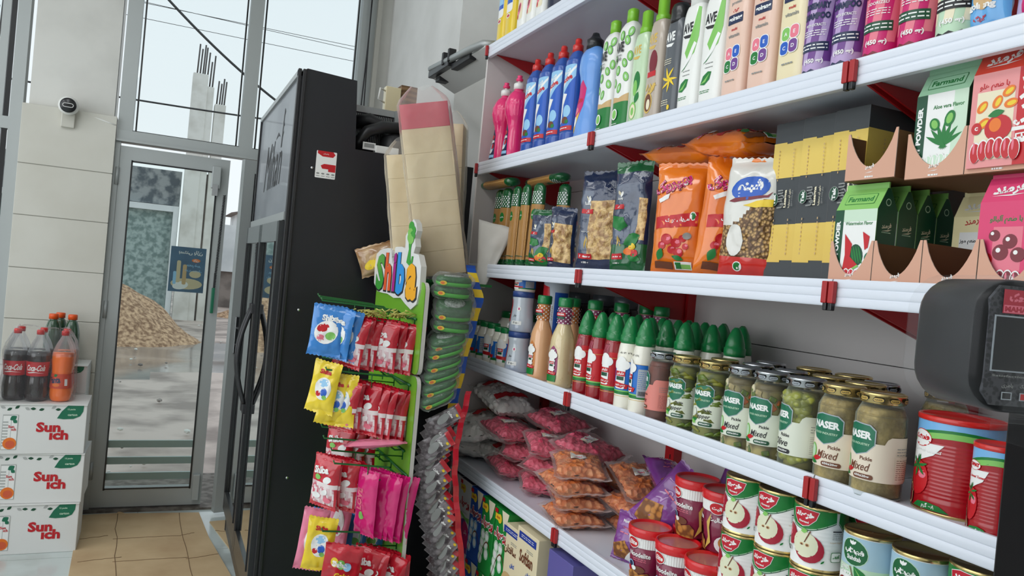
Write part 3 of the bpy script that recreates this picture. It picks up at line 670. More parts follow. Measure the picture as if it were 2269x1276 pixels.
def unit(m):
    m.box(.63, .80, 3.02, 3.06, 1.86, 2.02, 'dark_metal', b=.004); m.box(.628, .802, 3.01, 3.03, 2.005, 2.03, 'metal_grey')
    for k in range(22): m.box(.638 + k * .007, .6395 + k * .007, 3.012, 3.02, 1.87, 2.0, 'metal_grey')
    m.box(.795, .81, 3.0, 3.5, 1.835, 2.03, 'metal_grey'); m.box(.63, .80, 3.06, 3.6, 1.835, 1.98, 'dark_metal')
P(fr, 'condenser', unit, 'condenser with grey fins behind the header')
P(fr, 'hose', lambda m: (m.tube([(.86, 2.97, 1.97), (.80, 2.95, 1.955), (.73, 2.93, 1.945), (.675, 2.93, 1.92), (.648, 2.94, 1.88), (.64, 2.96, 1.84)], .023, 'dark_metal', 12), m.tube([(.64, 3.0, 1.96), (.69, 2.98, 1.975), (.74, 2.97, 1.955), (.80, 2.97, 1.9), (.84, 2.98, 1.85)], .026, 'ink', 12), m.lathe([(.04, 0), (.055, .02), (.05, .08), (.02, .1)], 'ink', 20, X=Matrix.Translation((.79, 2.97, 1.835)))), 'thick black insulated hoses')
P(fr, 'tag', lambda m: (m.box(.652, .70, 2.885, 2.888, 1.845, 1.872, 'white_paint'), m.box(.657, .695, 2.884, 2.885, 1.853, 1.868, 'grey_print'), m.box(.70, .79, 2.88, 2.92, 1.836, 1.866, 'white_plastic', b=.003)), 'white paper tag and white box')
for x in (.47, 1.03):
    for y in (2.93, 3.93): P(fr, 'foot', lambda m: m.lathe([(.02, 0), (.02, .06)], 'ink', 12, cx=x, cy=y))
# things fixed on the wall behind the cooler
jb = T('junction_box', 'beige electrical box beside a wooden block on the wall', 'electrical box', None, (0, 0, 0))
P(jb, 'box', lambda m: m.box(.80, .865, 3.20, 3.24, 2.05, 2.17, 'cream_plastic', b=.003)); P(jb, 'wire', lambda m: (m.tube([(.80, 3.21, 2.15), (.775, 3.2, 2.155), (.77, 3.2, 2.11), (.80, 3.21, 2.10)], .004, 'white_plastic', 6), [m.tube([(.86 + k * .006, 3.2, 2.06), (.872 + k * .004, 3.17, 1.98 - k * .02), (.865, 3.15, 1.9)], .003, c, 5) for k, c in enumerate(('ink', 'red_print', 'yellow_print'))]))
mb = MB(); mb.box(.87, .94, 3.22, 3.31, 1.83, 2.19, 'wood'); tag(mb.build('wooden_block'), 'upright brown wooden block beside the beige electrical box', 'wood block')
mb = MB(); mb.box(.80, .94, 3.24, 3.30, 1.832, 2.05, 'dark_metal'); tag(mb.build('wall_bracket'), 'dark bracket under the beige electrical box', 'bracket')
lp = T('tube_lamp', 'unlit tube lamp on a bent metal arm beside the top shelf', 'lamp', None, (0, 0, 0))
P(lp, 'arm', lambda m: m.tube([(1.03, 2.60, 2.245), (1.0, 2.64, 2.252), (.985, 2.70, 2.248), (.985, 3.2, 2.275)], .014, 'metal_grey', 10)); P(lp, 'lamp_holder', lambda m: (m.box(.975, 1.01, 2.95, 3.2, 2.235, 2.262, 'dark_metal', b=.003), m.box(.99, 1.02, 2.75, 2.95, 2.22, 2.245, 'ink', b=.003), m.box(1.0, 1.06, 3.12, 3.17, 2.215, 2.235, 'ink', b=.002)))
[P(lp, 'clip', lambda m: m.box(.97, 1.0, y, y + .02, 2.25, 2.30, 'ink', b=.002)) for y in (2.93, 3.0)]; P(lp, 'reflector', lambda m: m.prism([(1.0, 2.235), (1.1, 2.19), (1.1, 2.195), (1.0, 2.243)], 2.62, 3.2, 'white_paint'))
# ================================================================ sweets display stand
M('stand_green', (112, 172, 44), .35, coat=.2); M('wire_green', (30, 104, 48), .4); M('stand_edge', (206, 204, 196), .6); M('letter_green', (66, 160, 62), .4); M('letter_orange', (232, 96, 52), .4); M('letter_purple', (176, 40, 140), .4); M('letter_blue', (50, 150, 226), .4); M('letter_yellow', (246, 176, 40), .4)
st = T('sweets_display_stand', 'green board stand with wire hooks of sweets beside the black cooler', 'display stand', None, (0, 0, 0))
def rr(y0, y1, z0, z1, r, k=6, tl=1, bl=1):
    p = []
    for cx, cy, a0 in ((y1 - r, z1 - r, 0), (y0 + r, z1 - r, 90), (y0 + r, z0 + r, 180), (y1 - r, z0 + r, 270)):
        for i in range(k): a = radians(a0 + 90 * i / (k - 1)); p.append((cx + r * cos(a), cy + r * sin(a)))
    return p
def brd(m, z0, z1):
    o = rr(2.19, 2.75, z0, z1, .028); m.prism(o, .720, .732, 'stand_edge', 'x', smat='stand_edge'); m.prism(o, .7175, .7195, 'stand_green', 'x')
P(st, 'upper_board', lambda m: brd(m, 1.098, 1.375)); P(st, 'lower_board', lambda m: brd(m, .12, 1.092))
def frame(m):
    for y in (2.36, 2.74):
        m.box(.94, .952, y + .1, y + .112, 0, 1.376, 'ink'); m.box(.733, .748, y, y + .015, 0, 1.38, 'wire_green'); m.box(.745, .96, y, y + .012, 1.36, 1.372, 'wire_green')
    m.box(.50, .98, 2.36, 2.78, 0, .02, 'ink')
P(st, 'frame', frame)
P(st, 'top_tray', lambda m: [m.box(.735, .985, y, y + .006, 1.376, 1.384, 'wire_green') for y in [2.32 + .025 * k for k in range(18)]])
KU = 1.33
def SVZ(v): return 1.322 + (v if v < .14 else .14 + (v - .14) * .58)
def sgn(m):
    # outline of the name board, local u along -y (left to right for the shopper)
    pts = []
    for a, b, r in ((.02, .02, .04), (.06, .0, .04), (.13, -.005, .04), (.20, -.01, .04), (.27, -.02, .05), (.35, -.03, .055), (.42, -.04, .05)): pts.append((a, b, r))
    out = [(-.005, .03), (-.012, .08), (-.005, .135), (.03, .155), (.07, .165), (.11, .168), (.15, .165), (.19, .175), (.235, .175), (.262, .165), (.262, .2), (.258, .235), (.275, .262), (.288, .30), (.312, .325), (.335, .30), (.345, .26), (.335, .22), (.345, .175), (.335, .14), (.375, .135), (.40, .10), (.405, .03), (.39, -.015), (.35, -.035), (.30, -.02), (.26, -.005), (.20, -.01), (.14, -.0), (.09, .0), (.04, .002)]
    m.prism([(2.765 - u * KU, SVZ(v)) for u, v in out], .712, .730, 'white_paint', 'x', smat='stand_edge')
sg = P(st, 'name_board', sgn, 'white cut-out board with the name in coloured letters')
def sgl(m):
    s = lambda u, v, o: (.712 - o, 2.765 - u * KU, SVZ(v))
    d = Dec()
    for ch, u, v, h, w, c in (('S', .052, .072, .128, .078, 'letter_green'), ('h', .130, .076, .13, .062, 'letter_orange'), ('i', .188, .076, .13, .024, 'letter_purple'), ('b', .245, .074, .14, .07, 'letter_blue'), ('a', .338, .05, .115, .085, 'letter_yellow')):
        d.t(ch, u + .003, v - .003, h + .006, 'ink', w=w + .012, bold=.06); d.t(ch, u, v, h, c, w=w, bold=.05)
    d.poly([(.285, .11), (.297, .16), (.290, .2), (.318, .2), (.312, .16), (.318, .105), (.325, .13), (.338, .13), (.335, .11), (.31, .10)], 'letter_green')
    for a, b, r, q in ((.302, .285, .021, .028), (.315, .262, .024, .026), (.297, .252, .02, .024), (.318, .235, .02, .026), (.295, .225, .018, .024), (.308, .21, .022, .022)): d.ell(a, b, r, q, 'letter_green' if q > .025 else 'light_green_print', .2)
    d.apply(m, s, off=.0006, smooth=False)
P(sg, 'name_lettering', sgl, 'coloured letters with a leafy vegetable shape')
rows = [(1.262, .434, 2.30), (1.062, .464, 2.30), (.862, .475, 2.30), (.80, .50, 2.25), (.595, .49, 2.28)]
for z, xe, y in rows:
    def hk(m, z=z, xe=xe, y=y):
        for dy in (0, .16, .30):
            x1 = xe + dy * .15
            m.tube([(.717, y - .04 + dy, z - .03), (.717, y - .04 + dy, z), (.69, y - .04 + dy, z), (.66, y - .04 + dy, z + .022), (x1, y - .04 + dy, z + .036), (x1 - .003, y - .04 + dy, z + .044)], .0028, 'wire_green', 6)
            m.tube([(.717, y - .04 + dy, z - .02), (.60, y - .04 + dy, z - .012), (.60, y - .04 + dy, z + .028)], .002, 'wire_green', 6)
        m.tube([(.714, y - .06, z), (.714, y + .32, z)], .004, 'wire_green', 6)
    P(st, 'hook_rack', hk)
M('sweet_red', (206, 34, 52), .22, coat=.5, mix=((176, 20, 40), 22, .4, .7)); M('sweet_window', (226, 196, 200), .2, coat=.6, mix=((206, 90, 110), 60, .45, .6)); M('sweet_white', (240, 226, 226), .3, coat=.5); M('sweet_blue', (52, 130, 206), .22, coat=.5); M('sweet_yellow', (240, 210, 44), .22, coat=.5); M('sweet_magenta', (214, 28, 116), .22, coat=.5); M('sweet_pink', (232, 130, 160), .25, coat=.5)
M('jelly_red', (150, 30, 36), .25, coat=.4, mix=((90, 24, 24), 30, .4, .6))
def pouch(name, cat, group, w, h, t, base, seed, prt=None, win=None, sf='sweet_bag'):
    r = T(name, '', cat, group)
    hold = {}
    def f(m):
        def mf(u, v, side):
            if win and side < 0 and win(u / w, v / h): return win(u / w, v / h)
            return base
        hold['s'] = bag(m, w, h, t, mf, seed, 16, 24, cr=.0035, sc=22)
    P(r, 'pouch', f)
    if prt:
        def g(m): d = Dec(); prt(d); d.apply(m, hold['s'], .006, .006, off=.0009)
        P(r, 'print', g)
    return r
def wmallow(u, v):
    if v < .42 and abs(u) < .44 and v > .07: return 'sweet_window' if (u * 5 + v * 3) % 1 < .62 else 'sweet_white'
    if .42 <= v < .50: return 'sweet_white' if (u > -.2) else 'sweet_window'
    return None
pr_red = pouch('sweets_pouch', 'sweets bag', 'red pouches of marshmallows on the green stand', .098, .155, .030, 'sweet_red', 3, lambda d: (d.t('Shiba', -.012, .112, .022, 'white_print', bold=.05, rot=.15), d.ell(.018, .088, .016, .010, 'white_print', .4), d.ell(-.02, .09, .012, .008, 'light_green_print'), d.ell(-.02, .035, .016, .009, 'white_print'), d.ell(.012, .05, .012, .008, 'white_print', .5), d.ell(.02, .028, .014, .008, 'pink_print')), wmallow)
pr_blue = pouch('sweets_pouch', 'sweets bag', 'blue sweets pouches on the green stand', .100, .150, .022, 'sweet_blue', 5, lambda d: (d.ell(0, .07, .036, .034, 'white_print', .5), d.ell(-.012, .082, .018, .012, 'red_print', .3), d.ell(.014, .06, .016, .012, 'light_green_print'), d.ell(-.014, .052, .012, .010, 'pink_print'), d.t('Shiba', .004, .112, .018, 'white_print', bold=.05)))
pr_yel = pouch('sweets_pouch', 'sweets bag', 'yellow sweets pouches on the green stand', .088, .155, .02, 'sweet_yellow', 8, lambda d: (d.ell(.002, .075, .028, .034, 'white_print'), d.ell(.002, .092, .016, .012, 'sky_print'), d.ell(.008, .065, .012, .012, 'blue_print'), d.ell(-.012, .058, .009, .008, 'red_print'), d.ell(.012, .05, .008, .007, 'light_green_print'), d.t('Shiba', 0, .125, .014, 'red_print', bold=.05)))
pr_mag = pouch('sweets_pouch', 'sweets bag', 'magenta sweets pouches on the green stand', .084, .200, .020, 'sweet_magenta', 11, lambda d: (d.t('LOVE', -.018, .11, .022, 'pink_print', rot=pi / 2, bold=.05), d.ell(-.01, .06, .010, .012, 'light_green_print')))
pr_pink = pouch('sweets_pouch', 'sweets bag', 'pale pink sweets pouches on the green stand', .088, .165, .022, 'sweet_pink', 13, lambda d: (d.ell(0, .08, .024, .04, 'white_print'), d.t('Shiba', 0, .13, .016, 'red_print', bold=.05), d.ell(0, .06, .014, .014, 'magenta_print')))
pr_gel = pouch('sweets_pouch', 'sweets bag', None, .112, .150, .022, 'sweet_red', 17, lambda d: (d.ell(-.022, .098, .013, .014, 'yellow_print'), d.ell(.0, .094, .012, .014, 'light_green_print'), d.ell(.018, .09, .012, .012, 'sky_print'), d.t('Shiba', -.006, .094, .018, 'white_print', bold=.06), d.t('Gelato', .012, .062, .016, 'yellow_print', w=.056, bold=.05, shear=.2), d.rrect(-.045, .045, .012, .05, 'jelly_red', .006)))
LZ = {'far end': 0}
def hang(root, lst, hgt, desc, rz=-.62, y=2.28, dy=0.0, group=None):
    n = len(lst)
    for i, (x, z) in enumerate(lst):
        t = desc if n == 1 else desc + ', ' + ('at the hook tip' if i == 0 else 'against the green board' if i == n - 1 else ORD[i] + ' from the hook tip')
        put(root, (x, y + RND.uniform(-.01, .01) + dy * i, z - hgt), t, rot=(RND.uniform(-.08, .08), RND.uniform(.02, .16), rz + RND.uniform(-.25, .25)), group=group)
hang(pr_blue, [(0.452, 1.285), (0.468, 1.282), (0.483, 1.278), (0.498, 1.275)], .150, 'blue sweets pouch on the top hook', y=2.27)
hang(pr_red, [(0.520, 1.262), (0.543, 1.259), (0.565, 1.257), (0.606, 1.256), (0.624, 1.254), (0.655, 1.252), (0.675, 1.250), (0.695, 1.246)], .155, 'red and white sweets pouch on the top hook', group='red sweets pouches on the top hook')
M('raffia', (206, 198, 110), .6)
mb = MB()
for i in range(46):
    x = RND.uniform(.54, .70); mb.tube([(x, 2.27, 1.262), (x + RND.uniform(-.02, .02), 2.26 + RND.uniform(-.02, .02), 1.275), (x + RND.uniform(-.03, .03), 2.25, 1.268 + RND.uniform(-.01, .02))], .002, 'raffia', 4)
tag(mb.build('curled_ribbon'), 'curly pale yellow ribbon tops over the red pouches on the top hook', 'ribbon')
hang(pr_yel, [(0.455, 1.122), (0.488, 1.088), (0.516, 1.085)], .155, 'yellow sweets pouch on the second hook row', rz=-.4)
hang(pr_red, [(0.520, 1.072), (0.535, 1.070), (0.572, 1.066), (0.590, 1.063), (0.611, 1.060), (0.630, 1.058), (0.649, 1.054), (0.668, 1.049), (0.686, 1.044), (0.704, 1.038)], .155, 'red sweets pouch on the second hook row', rz=-.75, group='red sweets pouches on the second hook row')
put(pr_pink, (.535, 2.26, .875), 'pale pouch lying flat across the third hook row', rot=(pi / 2 - .1, .12, 1.35), s=(.9, 1, 1.1))
hang(pr_red, [(0.489, 0.845), (0.506, 0.842), (0.524, 0.838), (0.54, 0.836), (0.557, 0.832), (0.573, 0.828)], .155, 'red and white sweets pouch on the third hook row', rz=-.85, group='red sweets pouches on the third hook row')
hang(pr_red, [(0.56, 0.90), (0.60, 0.90), (0.64, 0.895)], .155, 'red pouch on the rear hook of the third row', y=2.44)
hang(pr_mag, [(0.607, 0.818), (0.624, 0.815), (0.643, 0.812), (0.661, 0.808), (0.678, 0.804), (0.695, 0.800)], .2, 'tall magenta sweets pouch on the third hook row', rz=-.80, y=2.22)
hang(pr_pink, [(0.555, 0.70)], .165, 'pale pink pouch hanging under the red ones of the third row', y=2.36)
hang(pr_pink, [(0.462, 0.667)], .165, 'pale pink pouch at the left end of the bottom hook row', rz=-.3)
hang(pr_yel, [(0.484, 0.664)], .155, 'yellow pouch beside the pink one on the bottom hook row', rz=-.4, y=2.26)
hang(pr_blue, [(0.525, 0.645), (0.57, 0.64), (0.62, 0.635), (0.67, 0.63)], .15, 'blue pouch behind the red ones, bottom hook row', y=2.40)
hang(pr_gel, [(0.535, 0.607)], .15, 'large red sweets pouch with yellow lettering on the bottom hook row', rz=-.2, y=2.2)
hang(pr_red, [(0.611, 0.585), (0.632, 0.582), (0.653, 0.578), (0.674, 0.574), (0.696, 0.571), (0.718, 0.567)], .155, 'red pouch on the bottom hook row', rz=-.8, y=2.22, group='red sweets pouches on the bottom hook row')
bx = T('open_carton', 'small open brown carton in front of the bottom hooks of the green stand', 'carton', None, (0, 0, 0))
P(bx, 'carton_walls', lambda m: (m.box(.46, .63, 2.05, 2.053, .0, .52, 'carton_board'), m.box(.46, .63, 2.13, 2.133, .0, .52, 'carton_board'), m.box(.46, .463, 2.05, 2.133, .0, .52, 'carton_board'), m.box(.627, .63, 2.05, 2.133, .0, .52, 'carton_board'), m.box(.46, .63, 2.05, 2.133, .0, .01, 'carton_inside')))
# ---------------------------------------------------------------- foam bag on top
M('foam_cream', (240, 222, 184), .6, bump=(60, .1), mix=((230, 208, 168), 4, .4, .7)); M('foam_pink', (226, 92, 112), .6, mix=((214, 80, 100), 6, .4, .7))
def foamstack(label, loc, rot, n, w, d, h, top=True, film='clear_film'):
    r = T('foam_block_bag', label, 'plastic bag', None, loc); r.rotation_euler = rot
    for i in range(n):
        c = 'foam_pink' if top and i == n - 1 else 'foam_cream'
        P(r, 'foam_block', lambda m, i=i, c=c: m.box(-w / 2 + RND.uniform(-.002, .002), w / 2, -d / 2, d / 2, i * h + .0002, (i + 1) * h, c, b=.0015), 'pink foam block' if c == 'foam_pink' else None)
    def fl(m):
        N = 44; vs = []; fs = []; H = n * h
        zs = [-.012, 0, .02, .06] + [H * k / 14 for k in range(2, 15)] + [H + .02, H + .045, H + .06]
        for z in zs:
            q = max(0, (z - H) / .07); b = max(0, -z / .012)
            for i in range(N):
                a = 2 * pi * i / N; c, s2 = cos(a), sin(a); k = (abs(c) ** 6 + abs(s2) ** 6) ** (-1 / 6)
                wr = 1 + .07 * noise.noise(Vector((c * 2.2, s2 * 2.2, z * 7))) + .05 * abs(noise.noise(Vector((a * 2, z * 22, 1))))
                vs.append(((w / 2 + .008) * k * c * wr * (1 - .75 * q ** 1.5) * (1 - .1 * b), (d / 2 + .008) * k * s2 * wr * (1 - .8 * q) * (1 - .1 * b), z + .010 * noise.noise(Vector((a, z * 10, 2))) * (q > 0)))
        for j in range(len(zs) - 1):
            for i in range(N): i2 = (i + 1) % N; fs.append((j * N + i, j * N + i2, (j + 1) * N + i2, (j + 1) * N + i))
        m.add(vs, fs, film, True)
    P(r, 'clear_bag', fl)
    return r
FILM('foam_film', (240, 236, 230), .10, .15, (16, 1.2), .5)
foamstack('tall clear bag of cream foam blocks with a pink block on top', (.855, 2.44, 1.405), (.05, -.20, -.35), 7, .155, .10, .0795, True, 'foam_film')
foamstack('narrow clear bag of cream foam behind and left of the tall foam bag', (.79, 2.56, 1.40), (.0, -.16, -.3), 5, .12, .09, .08, False, 'foam_film')
foamstack('clear bag of cream foam behind and right of the tall foam bag', (.955, 2.72, 1.395), (.0, -.05, -.5), 7, .12, .09, .08, False, 'foam_film')
mb = MB(); M('grey_paper', (212, 208, 202), .7)
f = bagsurf(.13, .22, .006, 4, cr=.006, seal=0); vs = [f(.13 * (i / 10 - .5) * (1 - .75 * (1 - j / 14)), .22 * j / 14) for j in range(15) for i in range(11)]
mb.add(vs, [(j * 11 + i, j * 11 + i + 1, (j + 1) * 11 + i + 1, (j + 1) * 11 + i) for j in range(14) for i in range(10)], 'grey_paper', True); o = mb.build('paper_sheet'); o.location = (.985, 2.42, 1.372); o.rotation_euler = (.05, .18, -.45)
sol = o.modifiers.new('thickness', 'SOLIDIFY'); sol.thickness = .0015
tag(o, 'crumpled grey paper cone at the left end of the pasta shelf', 'paper')
sn = pouch('snack_bag', 'snack bag', None, .22, .13, .07, 'snack_film', 23, lambda d: (d.ell(-.05, .05, .04, .02, 'yellow_print', .3), d.ell(.03, .04, .03, .015, 'red_print'), d.ell(-.01, .08, .05, .012, 'tan_print', .2))) if M('snack_film', (196, 164, 124), .2, coat=.8, mix=((160, 118, 78), 20, .4, .6)) else None
put(sn, (.762, 2.795, 1.395), 'tan and yellow snack bag lying behind the coloured name board', rot=(0, -.35, -.3), s=.85)
# ---------------------------------------------------------------- hanging strips
M('pad_green', (70, 168, 52), .5, coat=.4); M('pad_dark', (36, 92, 44), .8, coat=.5, bump=(120, .6)); M('pad_grey', (170, 178, 172), .7, coat=.4, mix=((120, 128, 120), 200, .4, .6))
sp_ = T('scouring_pad_pack', '', 'scouring pad', 'green scouring pads on the hanging strip')
def pad(m):
    m.lathe([(.045, 0), (.05, .004), (.05, .012)], 'pad_green', 32, sy=.72, e=2.8); m.lathe([(.0495, .012), (.0495, .020), (.044, .026), (.0, .027)], 'pad_dark', 32, sy=.72, e=2.8, capt=False)
P(sp_, 'pad', pad); P(sp_, 'grey_oval', lambda m: m.lathe([(.030, .026), (.028, .0285), (0, .029)], 'pad_grey', 28, sy=.6, capt=False), 'grey speckled oval')
P(sp_, 'sachet_print', lambda m: Dec().ell(-.03, .008, .010, .006, 'yellow_print').ell(-.032, .008, .006, .004, 'orange_print').apply(m, lambda u, v, o: (u, -.0368 - o - .002, v + .003)))
def padfilm(m):
    vs = []; fs = []; N = 36
    for k, (s, z) in enumerate(((.3, -.006), (.98, -.004), (1.12, .008), (1.16, .014), (1.1, .024), (.9, .034), (.3, .036))):
        for i in range(N):
            a = 2 * pi * i / N; c, d = cos(a), sin(a); q = (abs(c) ** 3 + abs(d) ** 3) ** (-1 / 3); w = 1 + .06 * noise.noise(Vector((c * 4, d * 4, z * 90)))
            vs.append((.052 * s * q * c * w, .040 * s * q * d * w, z + .004 * noise.noise(Vector((c * 6, d * 6, k)))))
    for j in range(6):
        for i in range(N): i2 = (i + 1) % N; fs.append((j * N + i, j * N + i2, (j + 1) * N + i2, (j + 1) * N + i))
    m.add(vs, fs, 'clear_film', True)
P(sp_, 'clear_wrapper', padfilm)
for i, ((x, z), ti, ro) in enumerate(zip([(0.812, 1.385), (0.808, 1.352), (0.820, 1.318), (0.818, 1.285), (0.816, 1.250), (0.812, 1.212), (0.808, 1.178), (0.806, 1.142), (0.803, 1.108), (0.799, 1.072), (.795, 1.04)], [.12, .1, .95, .2, .15, .5, .25, .3, .3, .35, .4], [0, .03, .02, .0, .05, -.3, -.33, -.36, -.38, -.42, -.5])):
    put(sp_, (x, 2.21, z - .012), 'green scouring pad %s' % ('with its grey oval facing out, third from the top of the strip' if i == 2 else 'at the top of the strip' if i == 0 else ORD[i] + ' from the top of the strip' if i < 9 else 'last but one at the bottom of the strip' if i == 9 else 'at the very bottom of the strip'), rot=(ti, ro, -.30), jit=0, s=1.08)
def band(path, w, mat, label, name, mat2, yy=2.225):
    mb = MB(); vs = []; fs = []; ms = []
    for i, (x, z) in enumerate(path):
        for s in (-1, 1):
            for e in (0, .0012): vs.append((x + s * w / 2, yy + e + .004 * sin(i * 1.3), z))
    n = len(path)
    for i in range(n - 1):
        a = i * 4; b = a + 4
        fs += [(a, a + 2, b + 2, b), (a + 1, b + 1, b + 3, a + 3), (a, b, b + 1, a + 1), (a + 2, a + 3, b + 3, b + 2)]; ms += [mat if (i // 2) % 2 else mat2] * 4
    mb.add(vs, fs, ms, False); return tag(mb.build(name), label, 'hanging strip')
pth = smoothprof([(.868, 1.44), (.885, 1.39), (.905, 1.343), (.892, 1.27), (.872, 1.158), (.858, 1.059), (.846, .98)], 4)
band(pth, .030, 'yellow_print', 'blue and yellow backing strip behind the scouring pads', 'strip_backing', 'blue_print')
pth2 = smoothprof([(.878, 1.06), (.866, .98), (.855, .90), (.856, .82), (.868, .74), (.885, .64), (.905, .54), (.915, .45)], 5)
band(pth2, .018, 'sweet_red', 'red backing strip holding the dark sachets', 'strip_backing', 'sweet_red', 2.17)
sc_ = T('sachet', '', 'sachet', 'dark sachets on the lower hanging strip')
M('sachet_dark', (64, 54, 58), .25, coat=.5, mix=((150, 142, 146), 26, .45, .6)); M('sachet_red', (186, 32, 44), .25, coat=.5)
hs2 = {}
def schf(m): hs2['s'] = bag(m, .046, .112, .012, lambda u, v, s: 'sachet_red' if v > .100 else 'sachet_dark', 31, 10, 16, cr=.002, zig=False)
P(sc_, 'packet', schf); P(sc_, 'print', lambda m: Dec().ell(.0, .05, .012, .022, 'grey_print', .3).ell(.010, .092, .005, .004, 'yellow_print').t('Coffee', -.002, .075, .007, 'white_print', bold=.04, rot=.2).apply(m, hs2['s'], .006, .006, off=.0008))
NP = 24
cp = smoothprof([(0.822, 1.0), (0.806, 0.94), (0.800, 0.88), (0.803, 0.816), (0.815, 0.76), (0.832, 0.70), (0.852, 0.64), (0.87, 0.58), (.882, .51), (.886, .45)], 6)
for i in range(NP):
    x, z = cp[min(len(cp) - 1, int(i * (len(cp) - 1) / (NP - 1)))]
    put(sc_, (x - .050, 2.205 - .004 * (i % 2), z - .055), 'dark grey and red sachet, %s from the top of the lower hanging strip' % ORD[i], rot=(-.25, .95 - .45 * i / NP + RND.uniform(-.08, .08), -.5 + RND.uniform(-.2, .2)))
# ================================================================ shelving
T1, T2, T3, T4, T5, T6 = 2.222, 1.803, 1.443, 1.121, .762, .24
YB = [2.585, 1.770, .936, .102]
def lipo(t):
    p = [(1.012, t - .034)]
    z0, z1 = t - .034, t + .010; k = 24
    for i in range(k + 1):
        q = i / k; p.append((1.0 - .0016 * abs(sin(q * pi * 3)) ** .5, z0 + (z1 - z0) * q))
    p.append((1.006, z1)); p.append((1.010, t)); return p
fm = T('shelving_frame', 'white and red steel back frame carrying the long grocery shelves', 'shelving', None, (0, 0, 0))
for y in (2.58, 1.770, .936, .102):
    P(fm, 'upright_post', lambda m, y=y: (m.box(1.335, 1.362, y - .02, y + .02, 0, 2.55, 'shelf_red'), [m.box(1.3335, 1.3345, y - .006, y - .003, z, z + .012, 'ink') for z in [.1 + .05 * q for q in range(48)]]))
for a, b in zip(YB[1:], YB[:-1]):
    for z0, z1 in ((.05, .8), (.802, 1.3), (1.302, 1.75), (1.752, 2.24)): P(fm, 'back_panel', lambda m: m.box(1.362, 1.37, a + .001, b - .001, z0, z1, 'panel_white'))
P(fm, 'end_panel', lambda m: m.box(1.004, 1.36, 2.587, 2.599, .05, 2.21, 'panel_white')); P(fm, 'base_plinth', lambda m: m.box(1.03, 1.36, .10, 2.585, 0, .18, 'shelf_white'))
nm = ['top', 'second from the top', 'third from the top', 'fourth from the top', 'fifth from the top', 'lowest']
bn = ['far bay by the green stand', 'middle bay', 'near bay by the scale']
M('clip_red', (168, 30, 34), .4)
for k, t in enumerate((T1, T2, T3, T4, T5, T6)):
    for j in range(3):
        a, b = YB[j + 1] + .0015, YB[j] - .0015
        sh = T('shelf_board', 'white ridged-edge shelf, %s, in the %s' % (nm[k], bn[j]), 'shelf', 'shelf boards of the long grocery shelving')
        P(sh, 'board', lambda m: m.box(1.012, 1.334, a, b, t - .018, t, 'shelf_white')); P(sh, 'ridged_edge', lambda m: m.prism(lipo(t), a, b, 'shelf_white', 'y'))
        for yb, s in ((a + .004, 1), (b - .008, -1)):
            P(sh, 'bracket', lambda m, yb=yb: m.prism([(1.03, t - .019), (1.333, t - .019), (1.333, t - .105), (1.30, t - .105)], yb, yb + .004, 'shelf_red', 'y'))
        for yb in (a, b): 
            def cl(m, yb=yb, s=(1 if yb == a else -1)):
                y0 = yb; y1 = yb + s * .011
                m.box(.988, .997, min(y0, y1), max(y0, y1), t - .030, t + .006, 'clip_red', b=.0015); m.box(.990, .999, min(y0, y1 - s * .003), max(y0, y1 - s * .003), t - .042, t - .028, 'black_plastic', b=.0015)
            P(sh, 'clip', cl, 'small red clip with a dark foot')
def row(root, items, z, fmt, x=1.045, **kw):
    n = len(items)
    for i, it in enumerate(items):
        xx, y = it if isinstance(it, tuple) else (x, it)
        put(root, (xx, y, z), fmt(i, n) if callable(fmt) else fmt, **kw)
# ================================================================ top shelf
def simple_bottle(name, cat, group, prof, mat, capprof, capmat, dec=None, R=None, sy=1., e=2., n=28, cu=.006, cv=.012, lab=None, capname='cap', rib=None, ribc=None, cape=2., capsy=1., off=.0003):
    r = T(name, '', cat, group); pr = smoothprof(prof, 4)
    P(r, 'bottle_body', lambda m: m.lathe(pr, mat, n, sy=sy, e=e, rib=rib))
    if capprof: P(r, capname, lambda m: m.lathe(capprof, capmat, 24, rib=ribc, e=cape, sy=capsy))
    if dec:
        def f(m): d = Dec(); dec(d); d.apply(m, cyl(R, pr, sy, e), cu, cv, off=off)
        P(r, 'label_print', f, lab)
    return r
yb = simple_bottle('yellow_bottle', 'bottle', 'yellow bottles on the top shelf', [(.030, 0), (.034, .006), (.034, .16), (.031, .21), (.018, .24), (.014, .25)], 'yellow_plastic', [(.016, .25), (.016, .28), (.012, .29)], 'red_cap',
    lambda d: (d.rrect(-.022, .022, .10, .20, 'white_print', .01).rect(-.020, .020, .13, .19, 'blue_print').rect(-.018, .018, .145, .175, 'sky_print').ell(0, .088, .013, .008, 'white_print').ell(0, .088, .010, .005, 'red_print')), .034, sy=.8, e=3)
put(yb, (1.045, 2.545, T1), 'yellow bottle at the far end of the top shelf'); put(yb, (1.045, 2.470, T1), 'yellow bottle beside the white ones on the top shelf')
wb = simple_bottle('white_bottle', 'bottle', 'white bottles on the top shelf', [(.027, 0), (.030, .006), (.031, .10), (.029, .17), (.018, .20), (.014, .21)], 'white_plastic', [(.016, .21), (.016, .24)], 'red_cap',
    lambda d: (d.rrect(-.018, .018, .055, .13, 'cream_print', .008).ell(0, .09, .010, .022, 'pink_print', -.3).ell(0, .095, .005, .014, 'maroon_print', -.3).ell(-.008, .065, .006, .008, 'red_print')), .03, sy=.85, e=2.6)
for y, t in ((2.392, 'next to the yellow bottles'), (2.318, 'in the middle of the white ones'), (2.245, 'next to the dark purple one')): put(wb, (1.05, y, T1), 'white bottle with pink print on the top shelf, ' + t)
pb = simple_bottle('dark_bottle', 'bottle', None, [(.035, 0), (.042, .012), (.044, .08), (.04, .15), (.02, .2)], 'navy_plastic', [(.018, .2), (.018, .23)], 'white_plastic', None, sy=.7)
